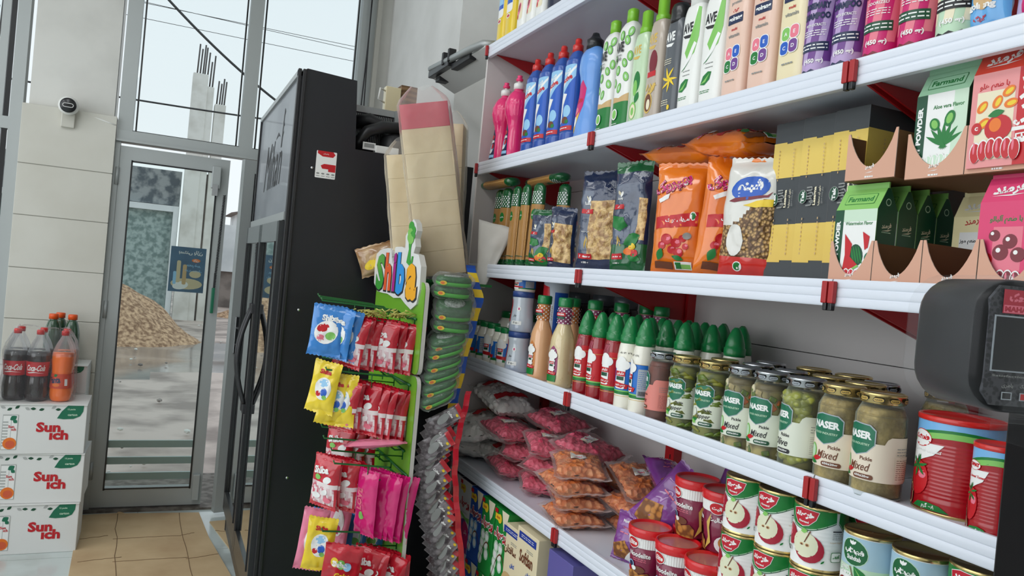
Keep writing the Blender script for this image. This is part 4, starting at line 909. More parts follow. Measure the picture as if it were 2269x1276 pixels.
put(pb, (1.045, 2.145, T1), 'dark purple rounded bottle on the top shelf beyond the white bottles')
# ================================================================ second shelf: detergents and shampoos
def pinkdec(d):
    d.poly([(-.024, .008), (-.012, .10), (.0, .125), (.014, .10), (.024, .008)], 'navy_print').ell(.0, .095, .010, .008, 'red_print').t('Rika', 0, .08, .012, 'white_print', bold=.05, rot=.2)
    d.ell(0, .055, .014, .016, 'sky_print').ell(.0, .045, .010, .008, 'white_print').rect(-.021, .021, .022, .032, 'sky_print').ell(.008, .062, .006, .01, 'red_print')
pk = simple_bottle('dish_soap_bottle', 'bottle', 'pink dish soap bottles', [(.034, 0), (.040, .004), (.040, .03), (.034, .08), (.030, .125), (.037, .15), (.042, .175), (.041, .20), (.030, .225), (.016, .24), (.015, .247)], 'pink_plastic',
    [(.018, .244), (.018, .262), (.013, .266), (.006, .268), (.006, .274)], 'white_plastic', pinkdec, .038, sy=.98, rib=None, cv=.01)
P(pk, 'spout', lambda m: m.lathe([(.006, .272), (.012, .274), (.012, .280), (.007, .284), (.009, .288), (.008, .291)], 'pink_top', 20))
P(pk, 'rib_band', lambda m: m.lathe([(.0368, .150), (.0425, .176), (.0415, .199), (.033, .219)], 'pink_plastic', 120, sy=.98, rib=(24, .018), capb=False, capt=False))
put(pk, (1.055, 2.515, T2), 'pink dish soap bottle at the far end of the second shelf, front row'); put(pk, (1.05, 2.395, T2), 'pink dish soap bottle beside the dark blue bottles, front row')
put(pk, (1.135, 2.43, T2), 'pink dish soap bottle in the second row behind the front two'); put(pk, (1.14, 2.33, T2), 'pink dish soap bottle behind the first dark blue bottle')
def bluedec(d):
    d.rect(-.036, .036, .045, .235, 'blue_print'); d.poly([(-.036, .235), (-.036, .13), (.036, .20), (.036, .235)], 'sky_print'); d.poly([(-.036, .15), (.036, .225), (.036, .233), (-.036, .17)], 'white_print')
    d.t('اکتیو', 0, .215, .018, 'white_print', fa=True, bold=.04).t('Active', 0, .195, .016, 'red_print', w=.05, bold=.05, rot=.25)
    d.poly([(-.026, .06), (-.03, .11), (-.012, .155), (.01, .15), (-.006, .12), (-.01, .07)], 'white_print').ell(.012, .10, .016, .018, 'sky_print').ell(.006, .075, .014, .010, 'brown_print').ell(.016, .07, .007, .006, 'green_print')
    d.rect(-.036, .036, .045, .058, 'red_print').lines(-.02, .02, .048, .056, 1, 'white_print')
bb = simple_bottle('cleaner_bottle', 'bottle', 'dark blue cleaner bottles', [(.031, 0), (.036, .005), (.036, .045), (.0345, .05), (.0345, .23), (.030, .255), (.018, .275), (.015, .279)], 'blue_plastic', [(.016, .276), (.016, .296), (.012, .299), (.010, .300), (.010, .312), (.008, .316)], 'red_cap', bluedec, .0355, sy=.8, e=2.6)
for i, y in enumerate((2.262, 2.172, 2.083, 1.995)): put(bb, (1.05, y, T2), 'dark blue cleaner bottle with red cap, %s from the pink dish soap' % ORD[i], jit=.03)
put(bb, (1.15, 1.93, T2), 'dark blue cleaner bottle with red cap hidden behind the pale blue softener')
def softdec(d):
    d.poly([(-.042, .03), (-.046, .10), (-.030, .16), (.0, .175), (.02, .15), (.014, .10), (-.006, .06), (-.02, .03)], 'magenta_print').poly([(-.042, .03), (-.038, .055), (.002, .085), (-.006, .06), (-.02, .03)], 'yellow_print')
    d.t('softo', -.014, .118, .016, 'red_print', w=.046, bold=.05, rot=.1).ell(-.02, .09, .016, .010, 'pink_print').ell(-.018, .06, .010, .014, 'white_print')
sf = simple_bottle('softener_bottle', 'bottle', 'pale blue softener bottles', [(.044, 0), (.050, .006), (.050, .05), (.046, .10), (.040, .14), (.042, .18), (.049, .21), (.046, .245), (.03, .265), (.022, .27)], 'light_blue_plastic',
    [(.024, .262), (.024, .29), (.018, .294), (.012, .302), (.009, .31), (.004, .312)], 'black_plastic', softdec, .047, sy=.68, cv=.01)
put(sf, (1.055, 1.905, T2), 'pale blue softener bottle with black cap, in the front row'); put(sf, (1.125, 1.825, T2), 'pale blue softener bottle tucked behind the cucumber shampoo')
def ave(prof, R, mat, cap, dec, name='shampoo_bottle', group=None, sy=.62, e=3.2, capp=None, cape=2.6, lab=None):
    return simple_bottle(name, 'bottle', group, prof, mat, capp, cap, dec, R, sy=sy, e=e, n=40, cu=.004, cv=.02, cape=cape, capsy=.8, lab=lab)
def cucdec(d):
    RND.seed(3)
    d.rect(-.034, .034, .0, .075, 'green_print').poly([(-.034, .075), (.034, .075), (.034, .095), (.0, .085), (-.034, .092)], 'tan_print')
    for u, v, a in ((-.022, .125, .3), (-.002, .11, -.3), (.02, .135, .4), (-.012, .155, 0), (.012, .17, .5), (.028, .185, 0), (.016, .225, .3), (-.004, .24, 0), (.026, .245, -.4), (-.026, .185, .2)):
        d.ell(u, v, .0085, .0125, 'green_print', a).ell(u, v, .0075, .0115, 'light_green_print', a).ell(u, v, .003, .006, 'pale_green_print', a)
    d.t('AVE', -.012, .212, .026, 'ink', w=.036, bold=.04, shear=-.05).t('LIQUID', -.014, .182, .008, 'ink', w=.026).t('HAND WASH', -.014, .192, .004, 'ink', w=.026)
    d.ell(-.008, .045, .011, .014, 'white_print').ell(-.008, .045, .008, .011, 'light_green_print').lines(-.02, .004, .014, .024, 2, 'white_print')
BP = [(.030, 0), (.0345, .006), (.0345, .18), (.0345, .235), (.032, .258), (.022, .272), (.017, .276)]
cuc = ave(BP, .0345, 'white_plastic', 'lime_cap', cucdec, capp=[(.0155, .272), (.0155, .306), (.012, .309)], name='hand_wash_bottle', group='cucumber print hand wash bottles')
put(cuc, (1.045, 1.783, T2), 'cucumber print bottle with lime cap next to the pale blue softener'); put(cuc, (1.045, 1.703, T2), 'cucumber print bottle with lime cap, nearer one of the front pair', s=(1, 1, 1.03))
def avedec(leafm, brandm, badge, lo=None, k=0):
    def f(d):
        d.t('AVE', -.006, .195, .022, brandm, w=.034, bold=.04)
        d.poly([(-.022, .180), (.01, .178), (.002, .171), (-.014, .173)], brandm)
        if k == 0:   # clear green one
            d.ell(.004, .115, .012, .026, 'green_print').ell(.0, .10, .008, .02, 'light_green_print').leaf(.008, .075, .03, .008, 'green_print', 1.2).ell(-.004, .045, .014, .022, 'light_green_print').ell(-.004, .043, .011, .018, 'cream_print').ell(-.004, .043, .006, .010, 'light_green_print'); d.lines(-.018, .01, .012, .018, 2, 'green_print')
        elif k == 1:  # coconut brown
            d.ell(.004, .14, .014, .028, 'maroon_print').rect(-.014, .016, .108, .12, 'red_print').ell(-.004, .05, .016, .024, 'gold_print').ell(-.004, .05, .013, .02, 'brown_print').ell(-.002, .046, .007, .012, 'cream_print'); d.leaf(.01, .08, .03, .006, 'gold_print', 1.).lines(-.018, .012, .008, .02, 3, 'red_print')
            for q in range(8): d.leaf(-.012 + q * .004, .082 + .006 * sin(q * 2), .012, .002, 'gold_print', 1.2 + q * .2)
        elif k == 2:  # black
            for q in range(7): d.leaf(.0 + .010 * cos(q), .095 + .014 * sin(q), .034, .003, 'yellow_print', q * .9)
            d.lines(-.02, .006, .13, .145, 3, 'cream_print').lines(-.02, .006, .035, .05, 3, 'cream_print').ell(.008, .03, .004, .006, 'yellow_print')
        elif k == 3:  # white
            d.poly([(.002, .12), (.02, .135), (.028, .17), (.03, .235), (.022, .238), (.014, .20), (.004, .17), (-.010, .14)], 'light_green_print').poly([(-.018, .10), (-.008, .105), (.012, .125), (.024, .155), (.018, .16), (.0, .125)], 'white_print')
            d.poly([(-.018, .098), (-.008, .103), (.013, .123), (.0, .112)], 'green_print'); d.poly([(-.022, .055), (-.014, .072), (.0, .08), (.010, .078), (.006, .062), (-.008, .052)], 'green_print').poly([(-.020, .056), (-.008, .064), (.006, .076), (-.006, .058)], 'light_green_print'); d.lines(-.010, .012, .095, .10, 1, 'grey_print').lines(-.010, .012, .086, .091, 1, 'grey_print').lines(-.022, .008, .034, .042, 2, 'green_print')
    return f
AP = [(.026, 0), (.030, .006), (.031, .09), (.031, .19), (.028, .222), (.024, .236)]
a0 = ave(AP, .0305, 'clear_green_plastic', 'lime_cap', avedec(0, 'gold_print', 0, k=0), capp=[(.018, .234), (.018, .252), (.0145, .254), (.0145, .290), (.012, .293)], name='shampoo_bottle')
put(a0, (1.045, 1.632, T2), 'pale green translucent shampoo bottle with gold lettering')
a1 = ave(AP, .0305, 'brown_plastic', 'lime_cap', avedec(0, 'gold_print', 0, k=1), capp=[(.018, .234), (.018, .250), (.0145, .252), (.0145, .292), (.012, .295)], name='shampoo_bottle')
put(a1, (1.045, 1.566, T2), 'brownish translucent shampoo bottle with gold lettering and coconut print', s=(1.05, 1, 1.06))
a2 = ave(AP, .0305, 'grey_plastic', 'black_plastic', avedec(0, 'white_print', 0, k=2), capp=[(.0225, .228), (.024, .236), (.0235, .262), (.019, .272)], name='shampoo_bottle')
put(a2, (1.048, 1.499, T2), 'dark grey shampoo bottle with black cap and yellow flower print')
AW = [(.030, 0), (.035, .006), (.036, .09), (.036, .20), (.033, .232), (.028, .246)]
a3 = ave(AW, .0355, 'white_plastic', 'white_plastic', avedec(0, 'ink', 0, k=3), capp=[(.0215, .243), (.0215, .262), (.024, .264), (.024, .275), (.02, .278)], name='shampoo_bottle', group='white shampoo bottles with green swooshes', sy=.6)
put(a3, (1.045, 1.425, T2), 'white shampoo bottle with green swoosh next to the dark grey bottle'); put(a3, (1.043, 1.345, T2), 'white shampoo bottle with green swoosh next to the peach bottles')
for k, (x, y) in enumerate(((1.15, 1.735), (1.15, 1.655), (1.15, 1.575), (1.15, 1.495), (1.15, 1.415))): put(cuc, (x, y, T2), 'cucumber print bottle in the rear row, %s from the far end' % ORD[k], s=(1, 1, 1.04))
def ordec(c1, c2, c3, c4):
    def f(d):
        d.leaf(.004, .218, .018, .006, 'light_green_print', .5).leaf(-.004, .224, .014, .005, 'light_green_print', 1.5).t('protein', 0, .203, .009, 'grey_print', w=.028).t('گلرنگ', 0, .187, .008, 'red_print', fa=True, bold=.05).rrect(-.020, .020, .160, .180, 'navy_print', .002).t('golrang', 0, .170, .012, 'white_print', w=.036, bold=.04)
        d.t('multi', 0, .149, .006, 'red_print').t('vitamin', 0, .136, .0075, 'grey_print', w=.03)
        for (u, v), c, l in zip(((-.009, .100), (.010, .102), (-.010, .074), (.009, .076)), (c1, c2, c3, c4), 'AECD'):
            d.rrect(u - .010, u + .010, v - .0135, v + .0135, 'white_print', .008); d.rrect(u - .0085, u + .0085, v - .012, v + .012, c, .007); d.t(l, u, v, .007, 'white_print')
        d.lines(-.012, .012, .04, .048, 1, 'grey_print')
    return f
OP = [(.030, 0), (.035, .005), (.035, .19), (.033, .23), (.030, .255), (.025, .262)]
o1 = ave(OP, .0345, 'peach_plastic', 'peach_plastic', ordec('pink_print', 'blue_print', 'green_print', 'purple_print'), capp=[(.0235, .26), (.0235, .285), (.02, .288)], name='shampoo_bottle', group='peach shampoo bottles with vitamin badge', e=3.6)
put(o1, (1.04, 1.266, T2), 'peach shampoo bottle with blue name badge beside the white shampoo'); put(o1, (1.04, 1.188, T2), 'peach shampoo bottle with blue name badge beside the cream one')
o3 = ave(OP, .0345, 'cream_plastic', 'cream_plastic', ordec('light_green_print', 'pink_print', 'blue_print', 'purple_print'), capp=[(.0235, .26), (.0235, .285), (.02, .288)], name='shampoo_bottle', e=3.6)
put(o3, (1.04, 1.108, T2), 'cream shampoo bottle with blue name badge next to the purple cylinders')
def cyls(base, dark, pale, t1, t2, mid, strip):
    def d_(d):
        R = .030; W = pi * R
        d.rect(-W, W, .008, .205, base)
        for k in range(-3, 4): d.poly([(k * .027 - .010, .03), (k * .027 + .004, .03), (k * .027 + .026, .20), (k * .027 + .012, .20)], pale)
        n = 22; p = [(-W, .0)] 
        z = [(-W + 2 * W * i / n, .013 + (.004 if i % 2 else 0)) for i in range(n + 1)]; d.poly([(W, .005), (W, .013)] [::1] + z[::-1] + [(-W, .005)], dark)
        d.rect(-W, W, .150, .1535, dark); d.t('H E R B A L', 0, .144, .006, dark, w=.04).t(t1, 0, .128, .012, dark, w=.048, bold=.06).t(t2, 0, .110, .012, dark, w=.05, bold=.06)
        d.t(mid, 0, .094, .005, 'white_print', w=.036).lines(-.02, .02, .074, .086, 3, 'white_print'); d.rect(-.026, .026, .048, .064, strip).lines(-.024, .024, .050, .062, 2, 'white_print'); d.t('(450 gr)', .002, .030, .010, 'white_print', w=.034, bold=.04)
        d.leaf(.0, .175, .03, .006, 'green_print', 1.2).leaf(.01, .18, .024, .005, 'green_print', .6).ell(-.01, .185, .010, .006, dark)
    r = T('shampoo_cylinder', '', 'bottle')
    P(r, 'bottle_body', lambda m: m.lathe([(.0285, 0), (.0295, .003), (.0295, .208), (.026, .214)], 'white_plastic', 32)); P(r, 'cap', lambda m: m.lathe([(.026, .214), (.026, .24), (.023, .243)], 'white_plastic', 28))
    def f(m): d = Dec(); d_(d); d.apply(m, cyl(.0297), .005, 0)
    P(r, 'label_print', f)
    return r
c1 = cyls('lilac_print', 'navy_print', 'purple_print', 'ROSEMARY', 'SHAMPOO', 'WITH EXTRACTS', 'navy_print')
put(c1, (1.036, 1.045, T2), 'purple striped shampoo cylinder next to the cream bottle', rz=R90 + .25); put(c1, (1.034, .978, T2), 'purple striped shampoo cylinder next to the pink ones', rz=R90 + .25)
c2 = cyls('magenta_print', 'maroon_print', 'pink_print', 'GARLIC', 'SHAMPOO', 'ODORIZED', 'dark_green_print')
put(c2, (1.034, .911, T2), 'pink striped shampoo cylinder next to the purple ones', rz=R90 + .25); put(c2, (1.034, .846, T2), 'pink striped shampoo cylinder next to the olive green one', rz=R90 + .25)
c3 = cyls('pale_green_print', 'black_print', 'cream_print', 'BLACK', 'SHINING', 'HERBAL', 'black_print')
put(c3, (1.036, .782, T2), 'pale green and black shampoo cylinder at the near end', rz=R90 + .25)
for k, (rt, y) in enumerate(((c1, 1.04), (c1, .97), (c2, .90), (c2, .83))): put(rt, (1.115, y, T2), '%s shampoo cylinder in the rear row, %s' % ('purple' if rt is c1 else 'pink', 'further back' if k % 2 == 0 else 'nearer'))
M('wipe_blue', (96, 168, 226), .25, coat=.5); M('wipe_lilac', (200, 178, 210), .25, coat=.5, mix=((170, 140, 190), 14, .4, .65))
w1 = pouch('wet_wipe_pack', 'pouch', None, .075, .16, .035, 'wipe_blue', 41, lambda d: (d.ell(.0, .06, .018, .02, 'tan_print'), d.ell(-.008, .085, .012, .012, 'brown_print'), d.t('golrang', -.003, .045, .012, 'white_print', w=.045, bold=.05), d.t('گلرنگ', -.005, .028, .010, 'red_print', fa=True, bold=.05), d.rect(-.03, .03, .006, .014, 'yellow_print')))
put(w1, (1.035, .735, T2), 'blue wet wipe pouch with a brown bear print beside the shampoo cylinders', s=(.9, 1, 1))
w2 = pouch('wet_wipe_pack', 'pouch', None, .085, .15, .035, 'wipe_lilac', 43, lambda d: (d.ell(0, .06, .02, .012, 'white_print'), d.t('Pack', 0, .06, .01, 'purple_print'), d.rect(-.03, -.012, .02, .09, 'magenta_print')))
put(w2, (1.035, .655, T2), 'lilac printed pouch at the right edge of the shampoo shelf')
# ================================================================ third shelf: pasta, soya, lasagne, jelly
M('spaghetti', (212, 158, 86), .5, coat=.5, bump=(260, .5, 'wavex'), mix=((186, 130, 62), 120, .4, .6, 'wavex')); M('pack_green', (16, 92, 48), .2, coat=.7); M('pack_navy', (30, 44, 78), .18, coat=.8, bump=(30, .5)); M('pasta', (228, 190, 126), .45, coat=.6, mix=((158, 112, 58), 62, .42, .62), bump=(62, 1.)); M('pack_clear_blue', (72, 86, 112), .15, coat=.9, mix=((36, 48, 76), 12, .4, .65), bump=(20, .6))
spg = T('spaghetti_pack', '', 'spaghetti pack', 'spaghetti packs with green check ends')
SPR = [(.004, 0), (.024, .006), (.026, .03), (.026, .205), (.0245, .24), (.023, .262), (.012, .272)]
P(spg, 'pack', lambda m: m.lathe(SPR, ['pack_green', 'pack_green', 'spaghetti', 'pack_green', 'pack_green', 'pack_green'], 28, sy=.55, e=2.3))
def spd(m):
    d = Dec(); d.ell(-.004, .172, .011, .016, 'green_print').t('ماکارون', -.004, .172, w=.018, mat='white_print', fa=True, bold=.03)
    for i in range(9):
        for j in range(6):
            if (i + j) % 2 == 0: d.rect(-.026 + i * .0058, -.0215 + i * .0058, .208 + j * .0065, .2125 + j * .0065, 'white_print')
    for i in range(11): d.rect(-.026 + i * .0048, -.0235 + i * .0048, .016, .020, 'green_print')
    d.rect(-.03, .03, .0395, .042, 'dark_green_print').apply(m, cyl(.026, SPR, .55, 2.3), .006, .01)
P(spg, 'pack_print', spd, 'green and white checks')
for i, (x, y) in enumerate(((1.06, 2.500), (1.055, 2.430), (1.055, 2.345), (1.055, 2.27), (1.06, 2.195), (1.115, 2.13))): put(spg, (x, y, T3 + .002), 'spaghetti pack standing upright, %s from the far end of the shelf' % ORD[i], rot=(0, .03, R90 + .15 + RND.uniform(-.2, .2)))
put(spg, (1.05, 2.36, T3 + .292), 'spaghetti pack lying across the tops, its green end over the shelf edge', rot=(-pi / 2, 0, .02)); put(spg, (1.11, 2.36, T3 + .292), 'second spaghetti pack lying across the tops, nearer end', rot=(pi / 2, 0, -.05))
def pasta_bag(w, h, t, seed, top, bot, extra=None, win=(.10, .72, -.12, .46), clear='pack_clear_blue', gr='pasta bags', name='pasta_bag'):
    hold = {}; r = T(name, '', 'pasta bag', gr)
    def mf(u, v, s):
        a, b = u / w, v / h
        if b > .90: return top
        if b < win[0] * .9: return bot
        if win[2] < a < win[3] and win[0] < b < win[1]: return 'pasta'
        if b > .80: return 'pack_navy'
        return clear if a < win[2] + .05 else 'pack_navy' if s < 0 else clear
    P(r, 'bag', lambda m: hold.update(s=bag(m, w, h, t, mf, seed, 18, 30, cr=.007, sc=16)))
    def g(m):
        d = Dec(); k = w / .12; u = -w * .27
        d.rect(u - .016 * k, u + .016 * k, h * .575, h * .62, 'red_print').t('زر', u, h * .597, .008 * k, 'white_print', fa=True, bold=.06)
        d.leaf(u + .002, h * .71, .02 * k, .004 * k, 'white_print', 1.3).leaf(u - .003, h * .72, .016 * k, .003, 'cream_print', 1.9).t('پاستا', u, h * .67, .010 * k, 'white_print', fa=True, bold=.04)
        d.leaf(u, h * .30, .032 * k, .0022, 'gold_print', 1.5).leaf(u + .006, h * .29, .03 * k, .002, 'gold_print', 1.7).t('تهیه شده', u, h * .40, .005 * k, 'white_print', fa=True)
        d.rect(u - .018 * k, u + .018 * k, h * .135, h * .185, 'red_print').t('Zar Macaron', u, h * .16, .005 * k, 'white_print', w=.030 * k, bold=.04).t('℮ 500 g', u, h * .10, .006 * k, 'white_print', bold=.04)
        if extra: extra(d)
        d.apply(m, hold['s'], .006, .007, off=.0009)
    P(r, 'bag_print', g)
    return r
veg = lambda w, h: (lambda d: (d.leaf(w * .12, h * .30, .05, .016, 'green_print', .5), d.ell(w * .05, h * .2, .014, .010, 'orange_print'), d.ell(w * .2, h * .18, .012, .009, 'red_print'), d.leaf(w * .2, h * .14, .04, .01, 'green_print', -.2), d.ell(w * .12, h * .24, .010, .008, 'yellow_print'), d.poly([(-w * .4, h * .52), (-w * .1, h * .50), (w * .0, h * .42), (-w * .2, h * .38), (-w * .42, h * .42)], 'green_print')))
s1 = pasta_bag(.085, .185, .045, 51, 'pack_green', 'pack_green', veg(.085, .185), win=(.3, .75, .12, .46)); put(s1, (1.05, 2.115, T3 + .002), 'small pasta bag with green leaf top beside the spaghetti', rz=R90 + .55)
s2 = pasta_bag(.090, .185, .05, 53, 'pack_navy', 'pack_navy', None, win=(.14, .72, -.2, .46)); put(s2, (1.055, 1.995, T3 + .002), 'small navy bag of spiral pasta left of the big pasta bag', rz=R90 + .5)
s3 = pasta_bag(.145, .285, .06, 57, 'pack_navy', 'pack_navy', None, win=(.13, .70, -.24, .46)); put(s3, (1.10, 1.855, T3 + .002), 'big navy bag of bow pasta with a clear window', rz=R90 + .48)
s4 = pasta_bag(.095, .26, .04, 59, 'pack_navy', 'pack_navy', None, win=(.2, .5, .3, .46)); put(s4, (1.13, 1.775, T3 + .002), 'navy pasta bag squeezed behind the big bow pasta bag', rz=R90 + .3); put(s4, (1.20, 2.05, T3 + .002), 'navy pasta bag in the rear row behind the spiral pasta', rz=R90 + .5)
s5 = pasta_bag(.105, .285, .045, 61, 'pack_green', 'pack_green', veg(.105, .285), win=(.3, .68, .22, .46)); put(s5, (1.065, 1.655, T3 + .002), 'tall pasta bag with green top next to the orange bags', rz=R90 + .45)
mm = pouch('noodle_packet', 'packet', None, .09, .24, .04, 'pack_navy', 62, lambda d: (d.rect(-.04, .04, .03, .15, 'tan_print'), d.ell(0, .18, .034, .018, 'white_print'), d.ell(0, .18, .031, .015, 'red_print'), d.t('Mama', 0, .18, .014, 'white_print', bold=.05)))
put(mm, (1.20, 1.975, T3 + .03), 'navy packet with a red oval badge behind the spiral pasta', rz=R90 + .6)
M('soya_orange', (240, 128, 28), .18, coat=.8, mix=((214, 92, 20), 6, .4, .7)); M('soya_red', (206, 40, 34), .2, coat=.7); M('soya_white', (222, 220, 214), .25, coat=.5); M('soya_grain', (214, 172, 110), .5, coat=.5, mix=((112, 76, 38), 130, .3, .6, 'vor'), bump=(130, 1., 'vor'))
def soya_dec(d):
    d.poly([(-.055, .135), (.05, .15), (.05, .118), (-.055, .108)], 'red_print').t('سویای پروک', .004, .130, w=.06, mat='white_print', fa=True, bold=.04, rot=.1).ell(.038, .140, .008, .010, 'white_print').ell(.038, .140, .006, .008, 'green_print')
    d.t('بهپروک', -.018, .21, w=.095, mat='maroon_print', fa=True, bold=.09, rot=.35).t('بهپروک', -.019, .211, w=.095, mat='white_print', fa=True, bold=.04, rot=.35).t('بهپروک', -.0185, .2105, w=.094, mat='magenta_print', fa=True, bold=.05, rot=.35)
    d.poly([(-.05, .176), (-.02, .19), (-.022, .178), (-.045, .168)], 'white_print')
    for u, v, a in ((-.018, .085, .014), (.005, .078, .012), (.02, .088, .009), (-.03, .07, .010), (-.005, .062, .010), (.012, .056, .012), (.028, .07, .008)): d.ell(u, v, a, a * .9, 'red_print').ell(u + .003, v + .003, a * .5, a * .4, 'pink_print')
    d.leaf(-.034, .05, .03, .010, 'green_print', 1.2).leaf(.01, .044, .03, .006, 'green_print', -.3).ell(.03, .094, .010, .008, 'grey_print')
    d.rect(-.05, -.002, .018, .034, 'brown_print').rect(.002, .044, .018, .036, 'white_print').rect(.004, .042, .020, .030, 'light_green_print').rect(.004, .018, .020, .034, 'green_print')
sy1 = pouch('soya_bag', 'bag', 'orange bags of soya on the pasta shelf', .135, .265, .07, 'soya_orange', 71, soya_dec)
put(sy1, (1.085, 1.475, T3 + .002), 'orange soya bag standing upright, its printed face toward the aisle', rz=R90 + .55); put(sy1, (1.11, 1.345, T3 + .002), 'orange soya bag turned sideways between the upright orange bag and the white bag', rot=(0, .06, R90 + 1.0))
for k, (x, y, z, rx, ry, rz, t) in enumerate(((1.16, 1.42, T3 + .285, -1.5, .1, .1, 'lowest of the orange bags lying on top'), (1.10, 1.22, T3 + .285, -1.45, -.1, -.12, 'lying nearest on top of the upright ones'), (1.25, 1.30, T3 + .29, -1.5, .05, .2, 'lying flat at the back under the upper shelf'))):
    put(sy1, (x, y, z), 'orange soya bag, ' + t, rot=(rx, ry, rz), s=(.95, .8, .95))
def soyw(m): pass
hold_w = {}
wg = T('grain_bag', 'white bag of soya grains with a blue badge beside the lasagne boxes', 'bag')
P(wg, 'bag', lambda m: hold_w.update(s=bag(m, .13, .25, .065, lambda u, v, s: 'soya_orange' if s > 0 else ('soya_red' if v < .05 else 'soya_grain' if (v < .135 + .02 * sin(u * 40) + u * .2) else 'soya_white'), 75, 20, 32, cr=.004, sc=16)))
P(wg, 'bag_print', lambda m: Dec().ell(.0, .185, .042, .024, 'blue_print', .15).poly([(-.044, .158), (-.03, .165), (.04, .172), (.05, .18), (.044, .168), (-.03, .156)], 'maroon_print').t('شبنم', .0, .186, w=.056, mat='white_print', fa=True, bold=.06, rot=.12).poly([(-.008, .15), (.02, .16), (.055, .165), (.055, .15), (.02, .146)], 'yellow_print').ell(-.02, .08, .02, .032, 'soya_white').ell(-.01, .028, .010, .010, 'white_print').ell(-.01, .028, .008, .008, 'green_print').apply(m, hold_w['s'], .006, .007, off=.0009))
put(wg, (1.075, 1.235, T3 + .002), wg['label'], rot=(0, .05, R90 + .35))
M('lasagne_black', (58, 62, 66), .38, coat=.1); M('lasagne_side', (26, 30, 22), .4, coat=.1); M('lasagne_sheet', (232, 200, 96), .45, coat=.3, mix=((222, 186, 84), 5, .3, .7))
lz = T('lasagne_box', '', 'pasta box', 'black boxes of lasagne sheets')
def lzb(m): m.box(-.037, .037, -.085, .085, 0, .312, 'lasagne_black', b=.001)
P(lz, 'box', lzb)
def lzp(m):
    for sf, w in ((flat(-.085), .0372), (sideR(.037), .086)):
        d = Dec().rect(-w, w, .204, .270, 'lasagne_sheet').rect(-w, w, .045, .114, 'lasagne_sheet')
        d.rect(-w, -w * .1, .269, .273, 'lasagne_sheet').rect(w * .3, w, .269, .2715, 'lasagne_sheet').rect(-w, w * .1, .041, .046, 'lasagne_sheet')
        for a in (-.55, .5):
            for q in range(9): d.rect(w * a - .001, w * a + .001, .056 + q * .008, .060 + q * .008, 'tan_print').rect(w * a - .001, w * a + .001, .199 + q * .007, .2025 + q * .007, 'tan_print')
        if w < .05:
            d.ell(-.022, .163, .011, .013, 'grey_print').ell(-.022, .163, .010, .012, 'dark_green_print').t('Tak', -.022, .163, .008, 'white_print', rot=pi / 2, bold=.05, w=.022).t('لازانیا', -.004, .163, w=.036, mat='grey_print', fa=True, rot=pi / 2, bold=.03).t('Lasagna', .008, .163, .008, 'cream_print', rot=pi / 2, w=.034, bold=.04).t('حاوی آرد سمولینا', .018, .163, w=.036, mat='cream_print', fa=True, rot=pi / 2).t('برای پخت سریع', .025, .163, w=.03, mat='grey_print', fa=True, rot=pi / 2)
        d.apply(m, sf, off=.0005)
P(lz, 'box_print', lzp, 'yellow lasagne sheets and pale lettering')
put(lz, (1.165, 1.150, T3 + .001), 'black and yellow lasagne box next to the white grain bag', jit=.01); put(lz, (1.160, 1.071, T3 + .001), 'middle one of the three black and yellow lasagne boxes', jit=.01); put(lz, (1.155, .993, T3 + .001), 'black and yellow lasagne box partly hidden by the jelly powder trays', jit=.01)
# jelly powder boxes (gable topped) and their shelf trays
M('tray_face', (214, 164, 140), .6); M('tray_in', (112, 74, 42), .75); M('tray_edge', (206, 196, 186), .8)
def jelly(sidec, body, roof, fill, flag='', name='jelly_powder_box', grp=None):
    r = T(name, '', 'box', grp); W, D, H, G = .084, .044, .125, .035
    P(r, 'box', lambda m: (m.box(-W / 2, W / 2, -D / 2, D / 2, 0, H, body), m.prism([(-D / 2, H), (D / 2, H), (.004, H + G), (-.004, H + G)], -W / 2, W / 2, roof, 'x', smat=roof), m.box(-W / 2, W / 2, -.0015, .0015, H + G, H + G + .010, roof)))
    def f(m):
        d = Dec(); fill(d); d.apply(m, flat(-D / 2), off=.0004)
        q = Dec().rect(-D / 2 + .0004, D / 2 - .0004, .0, H, 'dark_green_print' if sidec is None else sidec).lines(-.018, .018, .01, .07, 10, 'pale_green_print', .22).t('فرمند', 0, .098, w=.022, mat='cream_print', fa=True, bold=.03, rot=.15).lines(-.01, .01, .086, .09, 1, 'pale_green_print').poly([(-.01, .090), (.012, .094), (.004, .0905)], 'cream_print')
        q.apply(m, sideR(W / 2), off=.0004)
        q = Dec().poly([(-D / 2, H), (D / 2, H), (.003, H + G), (-.003, H + G)], 'dark_green_print' if sidec is None else sidec).ell(0, H + .012, .006, .006, 'pale_green_print').ell(0, H + .012, .0045, .0045, 'dark_green_print'); q.apply(m, sideR(W / 2), off=.0004)
        q = Dec(); n = Vector((0, -G, -(D / 2 - .004))); s = face3((-W / 2, -D / 2, H), (1, 0, 0), (0, D / 2 - .004, G))
        if flag == 'fa': q.t('فرمند', W / 2 - .008, .02, w=.045, mat='white_print', fa=True, bold=.05, rot=.15).poly([(.012, .009), (.06, .012), (.04, .0085)], 'white_print')
        else: q.rrect(W / 2 - .03, W / 2 + .03, .010, .030, 'green_print', .002).rrect(W / 2 - .0292, W / 2 + .0292, .0108, .0292, roof, .002).t('Farmand', W / 2, .02, .010, 'green_print', w=.05, bold=.03)
        q.apply(m, s, off=.0006)
    P(r, 'box_print', f)
    return r
M('j_mint', (168, 214, 178), .4); M('j_green', (140, 200, 104), .4); M('j_red', (222, 70, 52), .4); M('j_pinkbody', (232, 150, 150), .4); M('j_cherry', (222, 60, 112), .4); M('j_banana', (244, 232, 180), .4); M('j_yellow', (240, 214, 60), .4)
